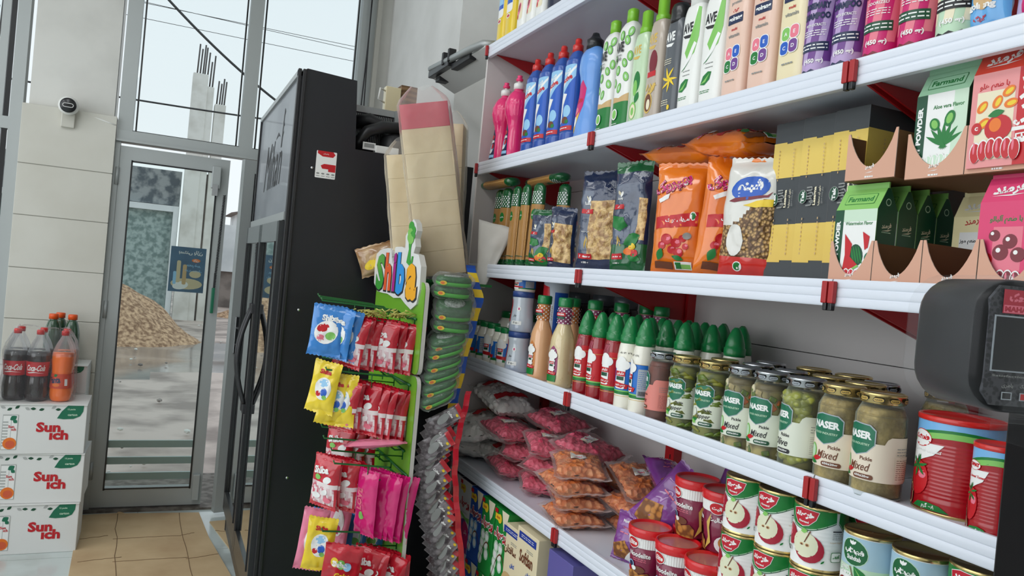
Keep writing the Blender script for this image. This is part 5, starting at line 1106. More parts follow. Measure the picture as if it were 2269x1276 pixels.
def jell(d, c, hl, u=0, v=.03):
    for k in range(6): d.ell(u - .026 + k * .0105, v + .004 * (1 - ((k - 2.5) / 2.5) ** 2) - .004, .0075, .014, 'white_print').ell(u - .026 + k * .0105, v + .004 * (1 - ((k - 2.5) / 2.5) ** 2) - .005, .0065, .013, c).ell(u - .028 + k * .0105, v + .002, .0015, .008, hl)
def band_txt(d, c, en=True):
    if en: d.rect(-.042, -.024, 0, .125, c).t('JELLY POWDER', -.033, .06, .011, 'white_print', w=.094, rot=pi / 2, bold=.05)
    else: d.rect(.020, .042, 0, .125, c).t('پودر ژله', .031, .07, w=.085, mat='white_print', fa=True, rot=pi / 2, bold=.05)
def wm(d):
    d.rect(-.024, .042, 0, .125, 'mint_print').rect(-.024, .042, .02, .105, 'white_print'); band_txt(d, 'dark_green_print'); d.t('Watermelon Flavor', .008, .102, .006, 'green_print', w=.055)
    d.ell(.008, .050, .013, .018, 'dark_green_print', .3)
    for q in (-.6, -.2, .2, .6): d.ell(.008 + q * .013, .050, .0018, .015, 'green_print', .3)
    d.poly([(-.014, .04), (-.018, .085), (-.002, .068), (-.004, .048)], 'red_print').poly([(.018, .088), (.032, .08), (.03, .062), (.024, .058)], 'red_print').poly([(-.018, .025), (-.014, .055), (.012, .034), (-.002, .026)], 'red_print').poly([(.012, .034), (.015, .031), (-.004, .022), (-.018, .023), (-.002, .026)], 'light_green_print')
    jell(d, 'red_print', 'pink_print', -.004, .014); d.ell(.034, .045, .008, .009, 'teal_print').t('C', .034, .045, .006, 'white_print', bold=.06)
def alo(d):
    d.rect(-.024, .042, 0, .125, 'white_print').rect(.02, .042, 0, .125, 'mint_print'); band_txt(d, 'dark_green_print'); d.t('Aloe vera Flavor', .012, .104, .006, 'green_print', w=.05)
    for a in range(7): d.leaf(.008 + .012 * cos(.5 + a * .36), .045 + .014 * sin(.5 + a * .36), .042, .0035, 'green_print', .5 + a * .36)
    d.ell(-.008, .078, .008, .010, 'green_print', .5).ell(.016, .084, .008, .012, 'green_print', -.3).ell(-.008, .078, .005, .007, 'light_green_print', .5).ell(.016, .084, .005, .008, 'light_green_print', -.3); jell(d, 'mint_print', 'white_print', .002, .02)
def pea(d):
    d.rect(-.042, .020, 0, .125, 'j_pinkbody').rect(-.034, .016, .01, .10, 'cream_print'); band_txt(d, 'red_print', False); d.t('با طعم هلو', -.012, .106, w=.040, mat='red_print', fa=True, bold=.03)
    for u, v, a in ((-.026, .080, .3), (-.006, .084, .5), (.012, .080, -.4), (.008, .096, 0), (-.022, .058, 0)): d.ell(u, v, .009, .006, 'orange_print', a + .6).ell(u + .001, v, .006, .003, 'yellow_print', a + .6)
    d.ell(-.002, .050, .018, .017, 'red_print').ell(-.006, .054, .008, .009, 'orange_print').leaf(-.006, .069, .022, .005, 'green_print', .2).ell(-.031, .052, .007, .008, 'red_print').t('C', -.031, .052, .005, 'white_print', bold=.06); jell(d, 'red_print', 'pink_print', -.004, .024)
def ban(d):
    d.rect(-.042, .020, 0, .125, 'j_banana').rect(-.030, .014, 0, .10, 'white_print'); band_txt(d, 'red_print', False); d.t('با طعم موز', -.012, .085, w=.034, mat='ink', fa=True, bold=.03).t('فرمند', -.008, .117, w=.03, mat='red_print', fa=True, rot=.2)
    for a in range(4): d.leaf(-.006 + a * .004, .055 + a * .004, .03, .006, 'tan_print', .8 + a * .25)
def che(d):
    d.rect(-.042, .042, 0, .125, 'j_cherry').rect(-.02, .02, .02, .09, 'pink_print'); d.t('با طعم آلبالو', -.004, .1, w=.045, mat='green_print', fa=True, bold=.03)
    for u, v, a in ((-.018, .078, .008), (.004, .07, .010), (-.008, .055, .011), (.016, .052, .010)): d.ell(u, v, a, a, 'maroon_print').ell(u - .003, v + .003, a * .3, a * .3, 'white_print')
    d.ell(-.026, .045, .008, .009, 'red_print').t('C', -.026, .045, .006, 'white_print', bold=.06); jell(d, 'maroon_print', 'pink_print', 0, .018)
jw = jelly(None, 'j_green', 'j_green', wm, grp='watermelon jelly powder boxes in the lower tray'); ja = jelly(None, 'j_mint', 'j_mint', alo); jp = jelly('red_print', 'j_pinkbody', 'j_red', pea, 'fa'); jb_ = jelly('red_print', 'j_banana', 'j_banana', ban, 'fa'); jc_ = jelly('maroon_print', 'j_cherry', 'j_cherry', che, 'fa')
def tray(cells, w, d, h, label, loc, notch=True):
    r = T('display_tray', label, 'tray', 'brown card trays of jelly powder', loc); r.rotation_euler = (0, 0, R90)
    W = cells * w
    def f(m):
        for c in range(cells):
            x0 = -W / 2 + c * w + .0008; x1 = x0 + w - .0016; p = [(x0, 0), (x1, 0), (x1, h)]
            n = 14
            for i in range(n + 1):
                t = i / n; p.append((x1 - .004 - (w - .0096) * t, h - (h * .74) * sin(pi * t) ** .75 * (1 if 0 < i < n else 0)))
            p.append((x0, h)); m.prism(p, -.0012, .0, 'tray_face', 'y', smat='tray_edge'); m.prism(p, .0001, .0008, 'tray_in', 'y')
            m.box(x0, x0 + .0012, .001, d, 0, h * .95, 'tray_in'); m.box(x1 - .0012, x1, .001, d, 0, h * .95, 'tray_in'); m.box(x0, x1, d, d + .001, 0, h, 'tray_in')
        m.box(-W / 2, W / 2, 0, d, -.0012, 0, 'tray_in')
    P(r, 'tray_card', f)
    def g(m):
        dd = Dec()
        for c in range(cells):
            u = -W / 2 + (c + .5) * w; dd.t('فرمند', u, h * .25, w=.018, mat='white_print', fa=True, bold=.05, rot=.2).poly([(u - .009, h * .13), (u + .008, h * .16), (u + .002, h * .135)], 'white_print').lines(u - .008, u + .008, .0, h * .1, 1, 'white_print')
        dd.apply(m, flat(-.0012), off=.0003)
    P(r, 'tray_print', g, 'small white lettering')
    return r
cw = .0875; tx = 1.030; y0 = .976
tray(4, cw, .19, .074, 'lower row of brown card trays standing on the shelf', (tx, y0 - 2 * cw, T3 + .0015))
yj = lambda c: y0 - (c + .5) * cw
for i in range(4): put(jw, (tx + .025 + i * .046, yj(0), T3 + .003), 'green watermelon jelly box, ' + ('frontmost in the lower tray' if i == 0 else ORD[i] + ' one back in the lower tray'), jit=.01)
put(jb_, (tx + .16, yj(1) - .03, T3 + .003), 'cream banana jelly box with red stripe standing at the back of the lower tray', jit=.02)
for c in (1, 2): put(jw, (tx + .115 + .0 * c, yj(c + .35) if c == 2 else yj(0), T3 + .003), 'x', jit=.01) if False else None
put(jc_, (tx + .028, yj(3) + .01, T3 + .003), 'bright pink cherry jelly box in the lower tray at the picture edge', jit=.02)
put(jw, (tx + .165, yj(2) - .01, T3 + .003), 'green watermelon jelly box in the back of the third tray cell', jit=.02)
UZ = T3 + .003 + .17 + .003
tray(1, .098, .15, .078, 'single empty brown card tray on top of the watermelon boxes', (tx + .0, .911, UZ))
tray(3, .098, .15, .070, 'upper row of brown card trays holding the aloe and peach boxes', (tx + .004, .848 - 1.5 * .098, UZ - .006))
put(ja, (tx + .029, .848 - .05, UZ - .004), 'mint green aloe vera jelly box in the upper tray', jit=.02); put(jp, (tx + .022, .848 - .148, UZ + .0), 'red and pink peach jelly box in the upper tray', jit=.02, s=1.06)
put(ja, (tx + .029, .848 - .25, UZ - .004), 'mint green jelly box at the right picture edge of the upper tray', jit=.02)
for i in range(1, 3): put(ja, (tx + .029 + .046 * i, .848 - .05, UZ - .004), 'mint green jelly box %s behind the front aloe box' % ('directly' if i == 1 else 'second'), jit=.01)
# ================================================================ fourth shelf: sauces and pickles
M('mayo_white', (238, 234, 220), .25, coat=.6); M('label_blue', (26, 108, 196), .35); M('french_peach', (226, 172, 128), .2, coat=.8); M('ranch_cream', (222, 202, 158), .2, coat=.8, mix=((196, 176, 130), 60, .6, .72)); M('ketchup', (150, 16, 30), .18, coat=.8); M('check_purple', (150, 70, 110), .4); M('check_orange', (206, 130, 70), .4); M('label_silver', (168, 176, 184), .4)
def delv(d, u, v, s=1., fa=True):
    d.rect(u - .013 * s, u + .013 * s, v, v + .012 * s, 'red_print').t('دلپذیر' if fa else 'NAZIR', u, v + .006 * s, w=.020 * s, mat='white_print', fa=fa, bold=.05).rect(u - .010 * s, u + .010 * s, v - .010 * s, v - .001, 'dark_green_print')
def chefhat(d, u, v, s, m='white_print'):
    d.rrect(u - .013 * s, u + .013 * s, v - .045 * s, v + .012 * s, m, .004 * s)
    for a, b, r in ((-.012, .014, .011), (.0, .022, .013), (.012, .014, .011)): d.ell(u + a * s, v + b * s, r * s, r * s, m)
# squeeze bottles
def squeeze(body, band, name, lab, group):
    r = T(name, lab, 'bottle', group)
    pr = smoothprof([(.025, 0), (.0275, .004), (.0275, .05), (.0265, .055), (.0275, .06), (.0275, .125), (.0265, .135), (.024, .155), (.021, .163)], 3)
    P(r, 'bottle_body', lambda m: m.lathe(pr, body, 28)); 
    P(r, 'cap', lambda m: m.lathe([(.0225, .160), (.0235, .163), (.0235, .178), (.021, .180), (.0205, .188), (.015, .207), (.009, .219), (.0045, .224)], 'green_cap', 28, rib=(28, .012)))
    def f(m):
        d = Dec(); W = pi * .0275
        d.rect(-W, W, .040, .132 if band == 'ketchup' else .118, 'red_print' if band == 'ketchup' else 'label_blue'); d.rect(-W, W, .040, .052, 'light_green_print').rect(-W, W, .040, .047, 'green_print').rect(-W, W, .036, .037, 'gold_print').rect(-W, W, .118, .1188, 'gold_print')
        if band == 'ketchup':
            d.poly([(-.02, .119), (-.014, .15), (.002, .152), (.006, .121)], 'maroon_print')
            for q in range(5): d.poly([(-.017 + q * .005, .121), (-.0165 + q * .005, .121), (-.008 + q * .003, .149), (-.009 + q * .003, .149)], 'pink_print')
        else:
            d.rrect(.022, .050, .044, .108, 'label_silver', .003).lines(.024, .048, .062, .104, 9, 'blue_print', .2)
            for q in range(12): d.rect(.026 + q * .0018, .027 + q * .0018, .048, .058, 'ink')
            d.t('۸۰۴ ۲۱', .004, .138, .004, 'ink', w=.03)
        chefhat(d, -.004, .096, .95); d.poly([(-.022, .058), (.014, .054), (.018, .064), (-.018, .070)], 'red_print').t('سس کچاپ' if band == 'ketchup' else 'سس مایونز', -.003, .062, w=.026, mat='white_print', fa=True, bold=.04); delv(d, -.004, .083, .95)
        d.apply(m, cyl(.0275, pr), .005, .012)
    P(r, 'label_print', f)
    return r
kt = squeeze('ketchup', 'ketchup', 'ketchup_bottle', '', 'red ketchup bottles with green caps'); mq = squeeze('mayo_white', 'm', 'mayonnaise_bottle', '', 'white mayonnaise squeeze bottles with green caps')
for i, (x, y) in enumerate(((1.035, 1.768), (1.03, 1.690), (1.027, 1.615))): put(kt, (x, y, T4), 'red ketchup bottle with green cap, %s from the salad dressing bottles' % ORD[i], rz=R90 + (.45, .1, .35)[i])
for i, (x, y, a) in enumerate(((1.028, 1.552, .5), (1.03, 1.492, -.25))): put(mq, (x, y, T4), 'white mayonnaise squeeze bottle, front row, %s' % ('next to the ketchup' if i == 0 else 'next to the red jar'), rz=R90 + a)
sqb = [(1.10, 1.575), (1.10, 1.510), (1.10, 1.440), (1.165, 1.62), (1.165, 1.555), (1.165, 1.49), (1.165, 1.425), (1.23, 1.60), (1.23, 1.535), (1.23, 1.47), (1.235, 1.405), (1.17, 1.352), (1.30, 1.55), (1.30, 1.48)]
cnt_ = {}
for i, (x, y) in enumerate(sqb):
    rw_ = 'second' if x < 1.13 else 'third' if x < 1.2 else 'fourth' if x < 1.27 else 'rearmost'; cnt_[rw_] = cnt_.get(rw_, -1) + 1
    put(mq, (x, y, T4), 'white squeeze bottle with green pointed cap, %s from the far end in the %s row' % (ORD[cnt_[rw_]], rw_), rz=R90 + RND.uniform(-1, 1), group='green capped squeeze bottles in the rear rows')
for i, (x, y) in enumerate(((1.10, 1.75), (1.10, 1.69), (1.165, 1.73))): put(kt, (x, y, T4), 'red ketchup bottle in the rows behind the front ketchup bottles, %s' % ('farthest' if i == 0 else 'nearer' if i == 1 else 'rearmost'))
# salad dressing
def dressing(body, chk, lab, group):
    r = T('dressing_bottle', lab, 'bottle', group); pr = smoothprof([(.030, 0), (.0345, .006), (.0345, .06), (.0345, .11), (.031, .14), (.021, .168), (.0185, .18), (.0185, .224)], 4)
    P(r, 'bottle_body', lambda m: m.lathe(pr, body, 30, sy=.9, e=2.3)); P(r, 'cap', lambda m: m.lathe([(.0215, .224), (.022, .226), (.022, .246), (.019, .249)], 'green_cap', 24, sy=.95, rib=(30, .012)))
    def f(m):
        d = Dec(); d.poly([(-.016, .016), (.016, .016), (.019, .05), (.018, .085), (.012, .105), (.0, .115), (-.012, .105), (-.018, .085), (-.019, .05)], chk)
        for i in range(7):
            for j in range(12):
                if (i + j) % 2 and abs(-.015 + i * .005) < .015: d.rect(-.0165 + i * .005, -.013 + i * .005, .036 + j * .006, .039 + j * .006, 'white_print')
        d.poly([(-.016, .016), (.016, .016), (.0175, .034), (-.0175, .034)], 'green_print'); chefhat(d, 0, .078, .75); d.poly([(-.016, .036), (.014, .034), (.017, .042), (-.013, .046)], 'red_print').t('سس سالاد', 0, .040, w=.02, mat='white_print', fa=True, bold=.04); delv(d, 0, .064, .62)
        d.apply(m, cyl(.0345, pr, .9, 2.3), .005, .01)
        
    P(r, 'label_print', f)
    def f2(m):
        q = Dec(); q.rect(-.058, .058, .176, .222, chk)
        for i in range(22):
            for j in range(8):
                if (i + j) % 2: q.rect(-.058 + i * .0053, -.0548 + i * .0053, .177 + j * .0056, .1803 + j * .0056, 'white_print')
        delv(q, .006, .198, .8, False); q.apply(m, lambda u, v, o: ((interp(pr, v) + .0008 + o) * sin(u / .0185), -(interp(pr, v) * .9 + .0014 + o) * cos(u / .0185), v), .004, 0)
    P(r, 'neck_label', f2)
    return r
dp = dressing('french_peach', 'check_orange', '', 'peach salad dressing bottles'); dr_ = dressing('ranch_cream', 'check_purple', '', 'cream salad dressing bottles with purple check')
put(dp, (1.040, 2.040, T4), 'peach coloured salad dressing bottle at the front of its row', rz=R90 + .15); put(dr_, (1.038, 1.905, T4), 'cream salad dressing bottle with purple check at the front of its row', rz=R90 + .25)
put(dp, (1.115, 2.00, T4), 'peach salad dressing bottle in the second row', rz=R90 + .3); put(dp, (1.18, 1.98, T4), 'peach salad dressing bottle in the third row', rz=R90 + .3)
for i, (x, y) in enumerate(((1.11, 1.865), (1.18, 1.84), (1.25, 1.82), (1.25, 1.748))): put(dr_, (x, y, T4), 'cream salad dressing bottle in the rows behind the front one, %s' % (ORD[i]), rz=R90 + .4)
# small jars at the far end
def mayojar(w, h, lab, group, label=''):
    r = T('mayonnaise_jar', label, 'jar', group); pr = smoothprof([(w * .85, 0), (w, .006), (w, h * .62), (w * .93, h * .72), (w * .7, h * .86), (w * .64, h * .88)], 4)
    P(r, 'jar_body', lambda m: m.lathe(pr, 'mayo_white', 26)); P(r, 'lid', lambda m: m.lathe([(w * .72, h * .87), (w * .74, h * .88), (w * .74, h * .98), (w * .68, h)], 'green_cap', 26, rib=(30, .012)))
    def f(m):
        d = Dec(); W = pi * w; d.rect(-W, W, h * .2, h * .62, lab).rect(-W, W, h * .14, h * .2, 'green_print'); chefhat(d, -.2 * w, h * .46, w / .03); d.poly([(-.9 * w, h * .22), (.6 * w, h * .2), (.7 * w, h * .28), (-.8 * w, h * .30)], 'red_print'); delv(d, -.2 * w, h * .40, w / .03 * .9, False); d.rect(w * .9, w * 1.8, h * .22, h * .58, 'label_silver').lines(w * .95, w * 1.75, h * .28, h * .56, 6, 'ink', .2); d.apply(m, cyl(w, pr), .006, .01)
    P(r, 'label_print', f)
    return r
mj1 = mayojar(.030, .135, 'label_blue', 'small mayonnaise bottles at the far end of the sauce shelf'); mj2 = mayojar(.052, .175, 'label_blue', 'wide mayonnaise jars at the far end of the sauce shelf')
for i, y in enumerate((2.545, 2.475, 2.41, 2.35, 2.300)): put(mj1, (1.045, y, T4), 'small white mayonnaise bottle with green lid, %s from the far end' % ORD[i], rz=R90 + (.2, -.3, .6, -.2, .7)[i], s=1 - .05 * (i > 2))
put(mj2, (1.15, 2.50, T4), 'wide white mayonnaise jar with green lid, farther one'); put(mj2, (1.14, 2.365, T4), 'wide white mayonnaise jar with green lid, nearer one')
M('clear_blue_jar', (196, 204, 214), .12, coat=1., mix=((100, 118, 160), 4, .5, .75)); M('blue_lid', (52, 78, 140), .3)
cj = T('clear_jar', '', 'jar', 'clear jars with blue lids'); pr_cj = smoothprof([(.034, 0), (.038, .006), (.037, .04), (.033, .08), (.034, .105), (.032, .112)], 3)
P(cj, 'jar_body', lambda m: m.lathe(pr_cj, 'clear_blue_jar', 26)); P(cj, 'lid', lambda m: m.lathe([(.0345, .108), (.0345, .124), (.032, .126)], 'blue_lid', 26))
def cjp(m): d = Dec().rect(-.11, -.02, .03, .10, 'red_print').ell(.012, .072, .007, .008, 'white_print').ell(.012, .072, .003, .004, 'magenta_print').rrect(-.01, .024, .022, .034, 'white_print', .002).t('۴۵۰', .006, .028, .006, 'ink', w=.02).t('جار', .0, .05, w=.012, mat='ink', fa=True); d.apply(m, cyl(.037, pr_cj), .006, .01)
P(cj, 'label_print', cjp)
put(cj, (1.045, 2.205, T4), 'clear jar with blue lid, lower one of the stacked pair', rz=R90 + .4); put(cj, (1.048, 2.205, T4 + .1265), 'clear jar with blue lid stacked on another clear jar', rz=R90 + .5)
put(mj1, (1.05, 2.205, T4 + .253), 'small white bottle with green lid standing on the stacked clear jars', rz=R90 + .2, s=(1.1, 1.1, .42))
M('red_white_can', (206, 214, 224), .35, coat=.3)
rw = T('tall_can', 'red and white tall can behind the peach dressing bottle', 'can'); P(rw, 'body', lambda m: m.lathe([(.04, 0), (.04, .29), (.037, .292)], 'red_white_can', 28)); P(rw, 'label_print', lambda m: Dec().poly([(-.03, .17), (.03, .20), (.02, .275), (-.03, .285)], 'red_print').ell(0, .1, .028, .04, 'red_print').rect(.04, .09, .03, .26, 'blue_print').t('Pop', -.003, .23, .03, 'white_print', bold=.04, rot=.4).lines(-.03, .02, .08, .13, 3, 'ink').apply(m, cyl(.0402), .006, 0))
put(rw, (1.12, 2.125, T4), rw['label'])
M('dark_jar', (40, 34, 34), .2, coat=.6)
dj = simple_bottle('dark_jar', 'jar', 'dark jars at the back of the sauce shelf', [(.036, 0), (.04, .006), (.04, .20), (.034, .23)], 'dark_jar', [(.036, .23), (.036, .262), (.033, .264)], 'grey_plastic', lambda d: d.rect(-.02, .02, .06, .16, 'brown_print').lines(-.016, .016, .07, .15, 8, 'tan_print'), .04)
for i, (x, y) in enumerate(((1.30, 2.42), (1.30, 2.30), (1.29, 2.12), (1.29, 1.99))): put(dj, (x, y, T4), 'dark jar at the very back of the sauce shelf, %s from the far end' % ORD[i])
# pickle jars
def pickle(R, H, content, lidm, lab, labc, word1, word2, wt, wtc, art, group=None, desc='', cf=.93, chunks=None):
    r = T('pickle_jar', desc, 'jar', group)
    gp = smoothprof([(R * .80, 0), (R * .96, .004), (R, .014), (R, H * .70), (R * .97, H * .78), (R * .80, H * .865), (R * .78, H * .89)], 4)
    P(r, 'pickles', lambda m: m.lathe([(a * cf, b + .002) for a, b in gp if b < H * .84], content, 28))
    if chunks: P(r, 'pickle_pieces', chunks)
    P(r, 'glass_jar', lambda m: m.lathe(gp, 'jar_glass', 32, capt=False))
    def lidf(m):
        m.lathe([(R * .84, H * .885), (R * .88, H * .89), (R * .88, H * .955), (R * .90, H * .96), (R * .90, H * .975), (R * .85, H * .985), (R * .80, H * .98), (R * .78, H * .975), (0.001, H * .975)], lidm, 36, capt=False)
    ld = P(r, 'lid', lidf)
    def lip_(m):
        d = Dec()
        for q in range(9): u = (q - 4) * R * .62; d.rrect(u - .008, u + .008, H * .905, H * .945, 'ink', .003).rrect(u - .0072, u + .0072, H * .909, H * .941, 'gold_print' if lidm == 'gold_tin' else 'label_silver', .003).t('NASER', u, H * .925, .0028, 'ink', w=.011)
        d.apply(m, cyl(R * .88), .006, 0)
    P(ld, 'lid_print', lip_)
    def f(m):
        s = cyl(R * 1.003, [(a + .0006, b) for a, b in gp]); W = pi * R * .92; d = Dec(); z0, z1 = H * .17, H * .52
        d.poly([(-W * .5, z0), (W, z0), (W, z1 + .012), (R * 1.35, z1 + .012), (R * 1.2, z1 + .008), (R * 1.1, z1), (-W * .5, z1)], lab)
        k = R / .036; bz = H * .53
        p = [(-.026 * k, bz + .012), (-.022 * k, bz + .022), (-.008 * k, bz + .026), (.018 * k, bz + .024), (.026 * k, bz + .017), (.026 * k, bz - .004), (.016 * k, bz - .016), (0, bz - .022), (-.018 * k, bz - .014), (-.026 * k, bz - .004)]
        d.poly([(a * 1.06, bz + (b - bz) * 1.07) for a, b in p], 'label_silver').poly(p, 'teal_print').t('NASER', .0, bz + .009, .0115 * k, 'white_print', w=.044 * k, bold=.05).t('FOOD INDUSTRY', .0, bz - .005, .0035, 'pale_green_print', w=.040 * k)
        d.t(word1, .016 * k, z0 + .033, .0055 * k, 'ink' if labc == 'ink' else 'brown_print', w=.018 * k).t(word2, .006 * k, z0 + .020, .012 * k, labc, w=.034 * k, shear=.3, bold=.01)
        art(d, k, z0); d.rrect(-.002 * k, .028 * k, z0 + .002, z0 + .0095, wtc, .0036).t(wt, .012 * k, z0 + .0058, .0042 * k, 'white_print', w=.023 * k, bold=.03)
        d.lines(R * 1.6, R * 2.4, z0 + .006, z1 - .002, 11, 'grey_print', .25); d.rrect(R * 1.55, R * 2.45, z0 + .003, z1 - .016, lab, .002).lines(R * 1.6, R * 2.4, z0 + .006, z1 - .02, 10, labc if labc != 'ink' else 'grey_print', .22)
        d.apply(m, s, .005, .012, off=.0004)
    P(r, 'label', f, 'printed paper label with green badge')
    return r
M('pk_red', (132, 52, 34), .4, mix=((98, 34, 26), 40, .35, .65)); M('pk_pepper', (142, 142, 54), .4, mix=((84, 92, 30), 26, .35, .6, 'vor')); M('pk_mix', (196, 178, 112), .45, mix=((112, 96, 54), 34, .3, .6, 'vor')); M('pk_mix2', (186, 168, 120), .45, mix=((110, 96, 60), 30, .3, .6, 'vor')); M('pk_mash', (196, 172, 106), .5, mix=((144, 124, 70), 48, .4, .62), bump=(60, .6)); M('pk_brine', (150, 142, 72), .3); M('olive', (170, 172, 74), .3, coat=.4); M('olive_b', (150, 154, 62), .3, coat=.4); M('olive_hole', (66, 66, 26), .5)
M('lab_pink', (222, 132, 122), .5); M('lab_cream', (232, 218, 198), .5); M('lab_white', (222, 226, 210), .5); M('pepper_g', (96, 118, 36), .35, coat=.3); M('veg_orange', (206, 110, 50), .4); M('veg_white', (214, 204, 170), .45)
def apep(d, k, z0): d.leaf(-.016 * k, z0 + .012, .024 * k, .005, 'green_print', .3).leaf(-.018 * k, z0 + .008, .02 * k, .004, 'light_green_print', -.2).ell(-.012, z0 + .028, .005, .008, 'grey_print').ell(-.012, z0 + .028, .0042, .0072, 'lab_white')
def amix(d, k, z0): d.ell(-.022 * k, z0 + .022, .009 * k, .013, 'light_green_print').ell(-.022 * k, z0 + .022, .006 * k, .01, 'pale_green_print').leaf(-.012 * k, z0 + .012, .02 * k, .004, 'red_print', .2).leaf(-.02 * k, z0 + .006, .02 * k, .004, 'green_print', -.2)
def chunk(n, mats, R, zr, seed, kind):
    def f(m):
        rn = random.Random(seed)
        for i in range(n):
            a = rn.uniform(-2.6, .8); z = rn.uniform(*zr); mt = mats[i % len(mats)]; X = Matrix.Translation(((R if kind == 'ball' else R) * (.945 if kind != 'ball' else .72) * sin(a + .8), -R * (.945 if kind != 'ball' else .72) * cos(a + .8), z)) @ Matrix.Rotation(a + .8, 4, 'Z')
            if kind == 'ball':
                m.lathe([(.001, -.0115), (.0075, -.009), (.0105, -.004), (.0108, .003), (.008, .0085), (.001, .0115)], mt, 14, X=X @ Matrix.Rotation(rn.uniform(0, 3), 4, 'X') @ Matrix.Scale(.78, 4, (0, 1, 0)))
            elif kind == 'pep': m.tube([X @ Vector((-.012, 0, rn.uniform(-.004, .004))), X @ Vector((0, -.001, .003)), X @ Vector((.012, 0, -.002))], [.003, .005, .002], mt, 8)
            else: m.box(-.007, .007, -.003, .002, -.005, .005, mt, X @ Matrix.Rotation(rn.uniform(-1, 1), 4, 'Y'), b=.0018)
    return f
j1 = pickle(.031, .158, 'pk_red', 'steel', 'lab_pink', 'maroon_print', 'Pickle', 'Carrot', '400±20gr', 'brown_print', lambda d, k, z0: d.leaf(-.016, z0 + .014, .02, .004, 'orange_print', .5), desc='')
put(j1, (1.034, 1.425, T4), 'dark red pickle jar with pink label at the far end of the pickle row', rz=R90 - .75)
j2 = pickle(.0325, .160, 'pk_pepper', 'gold_tin', 'lab_white', 'ink', 'Pickle', 'Pepper', '400±20gr', 'dark_green_print', apep, 'green pepper pickle jars', chunks=chunk(34, ['pepper_g', 'pk_pepper'], .031, (.012, .125), 1, 'pep'))
put(j2, (1.034, 1.340, T4), 'green pepper pickle jar with gold lid next to the red jar', rz=R90 + .2); put(j2, (1.034, 1.247, T4), 'green pepper pickle jar with gold lid next to the mixed pickles', rz=R90 + .25, s=(1.06, 1.06, 1))
j3 = pickle(.034, .162, 'pk_mix', 'steel', 'lab_white', 'ink', 'Pickle', 'Mixed', '650±20gr', 'dark_green_print', amix, 'mixed vegetable pickle jars', chunks=chunk(46, ['veg_white', 'pk_mix2', 'veg_orange', 'pepper_g', 'veg_white'], .0325, (.01, .128), 2, 'cube'))
put(j3, (1.034, 1.160, T4), 'mixed vegetable pickle jar with silver lid next to the pepper jars', rz=R90 + .15); put(j3, (1.034, 1.088, T4), 'mixed vegetable pickle jar with silver lid next to the olive jar', rz=R90 + .15)
j4 = pickle(.037, .163, 'pk_brine', 'steel', 'lab_white', 'ink', 'Pickles', 'Olive', '650±20gr', 'ink', lambda d, k, z0: None, None, cf=.72, chunks=chunk(110, ['olive', 'olive_b'], .037, (.014, .130), 4, 'ball'))
put(j4, (1.037, 1.008, T4), 'jar of green olives with a silver lid', rz=R90 - .45)
j5 = pickle(.0375, .164, 'pk_mash', 'gold_tin', 'lab_cream', 'brown_print', 'Pickle', 'Mixed', '650±20gr', 'brown_print', amix, 'mashed mixed pickle jars with cream labels')
put(j5, (1.037, .926, T4), 'wide jar of mashed pickle with cream label next to the olives', rz=R90 + .1); put(j5, (1.035, .849, T4), 'wide jar of mashed pickle with cream label in front of the tomato paste tin', rz=R90 - .2)
for i, (jr, x, y) in enumerate(((j2, 1.11, 1.31), (j3, 1.12, 1.22), (j3, 1.12, 1.13), (j5, 1.13, 1.04), (j5, 1.13, .965), (j3, 1.20, 1.27), (j5, 1.22, 1.17), (j5, 1.225, 1.075), (j3, 1.20, .99), (j5, 1.25, .90))):
    put(jr, (x, y, T4), 'pickle jar with only its lid showing, %s in the %s row behind' % (ORD[i % 5], 'second' if i < 5 else 'third'), rz=R90 + RND.uniform(-.5, .5), group='pickle jars in the rear rows')
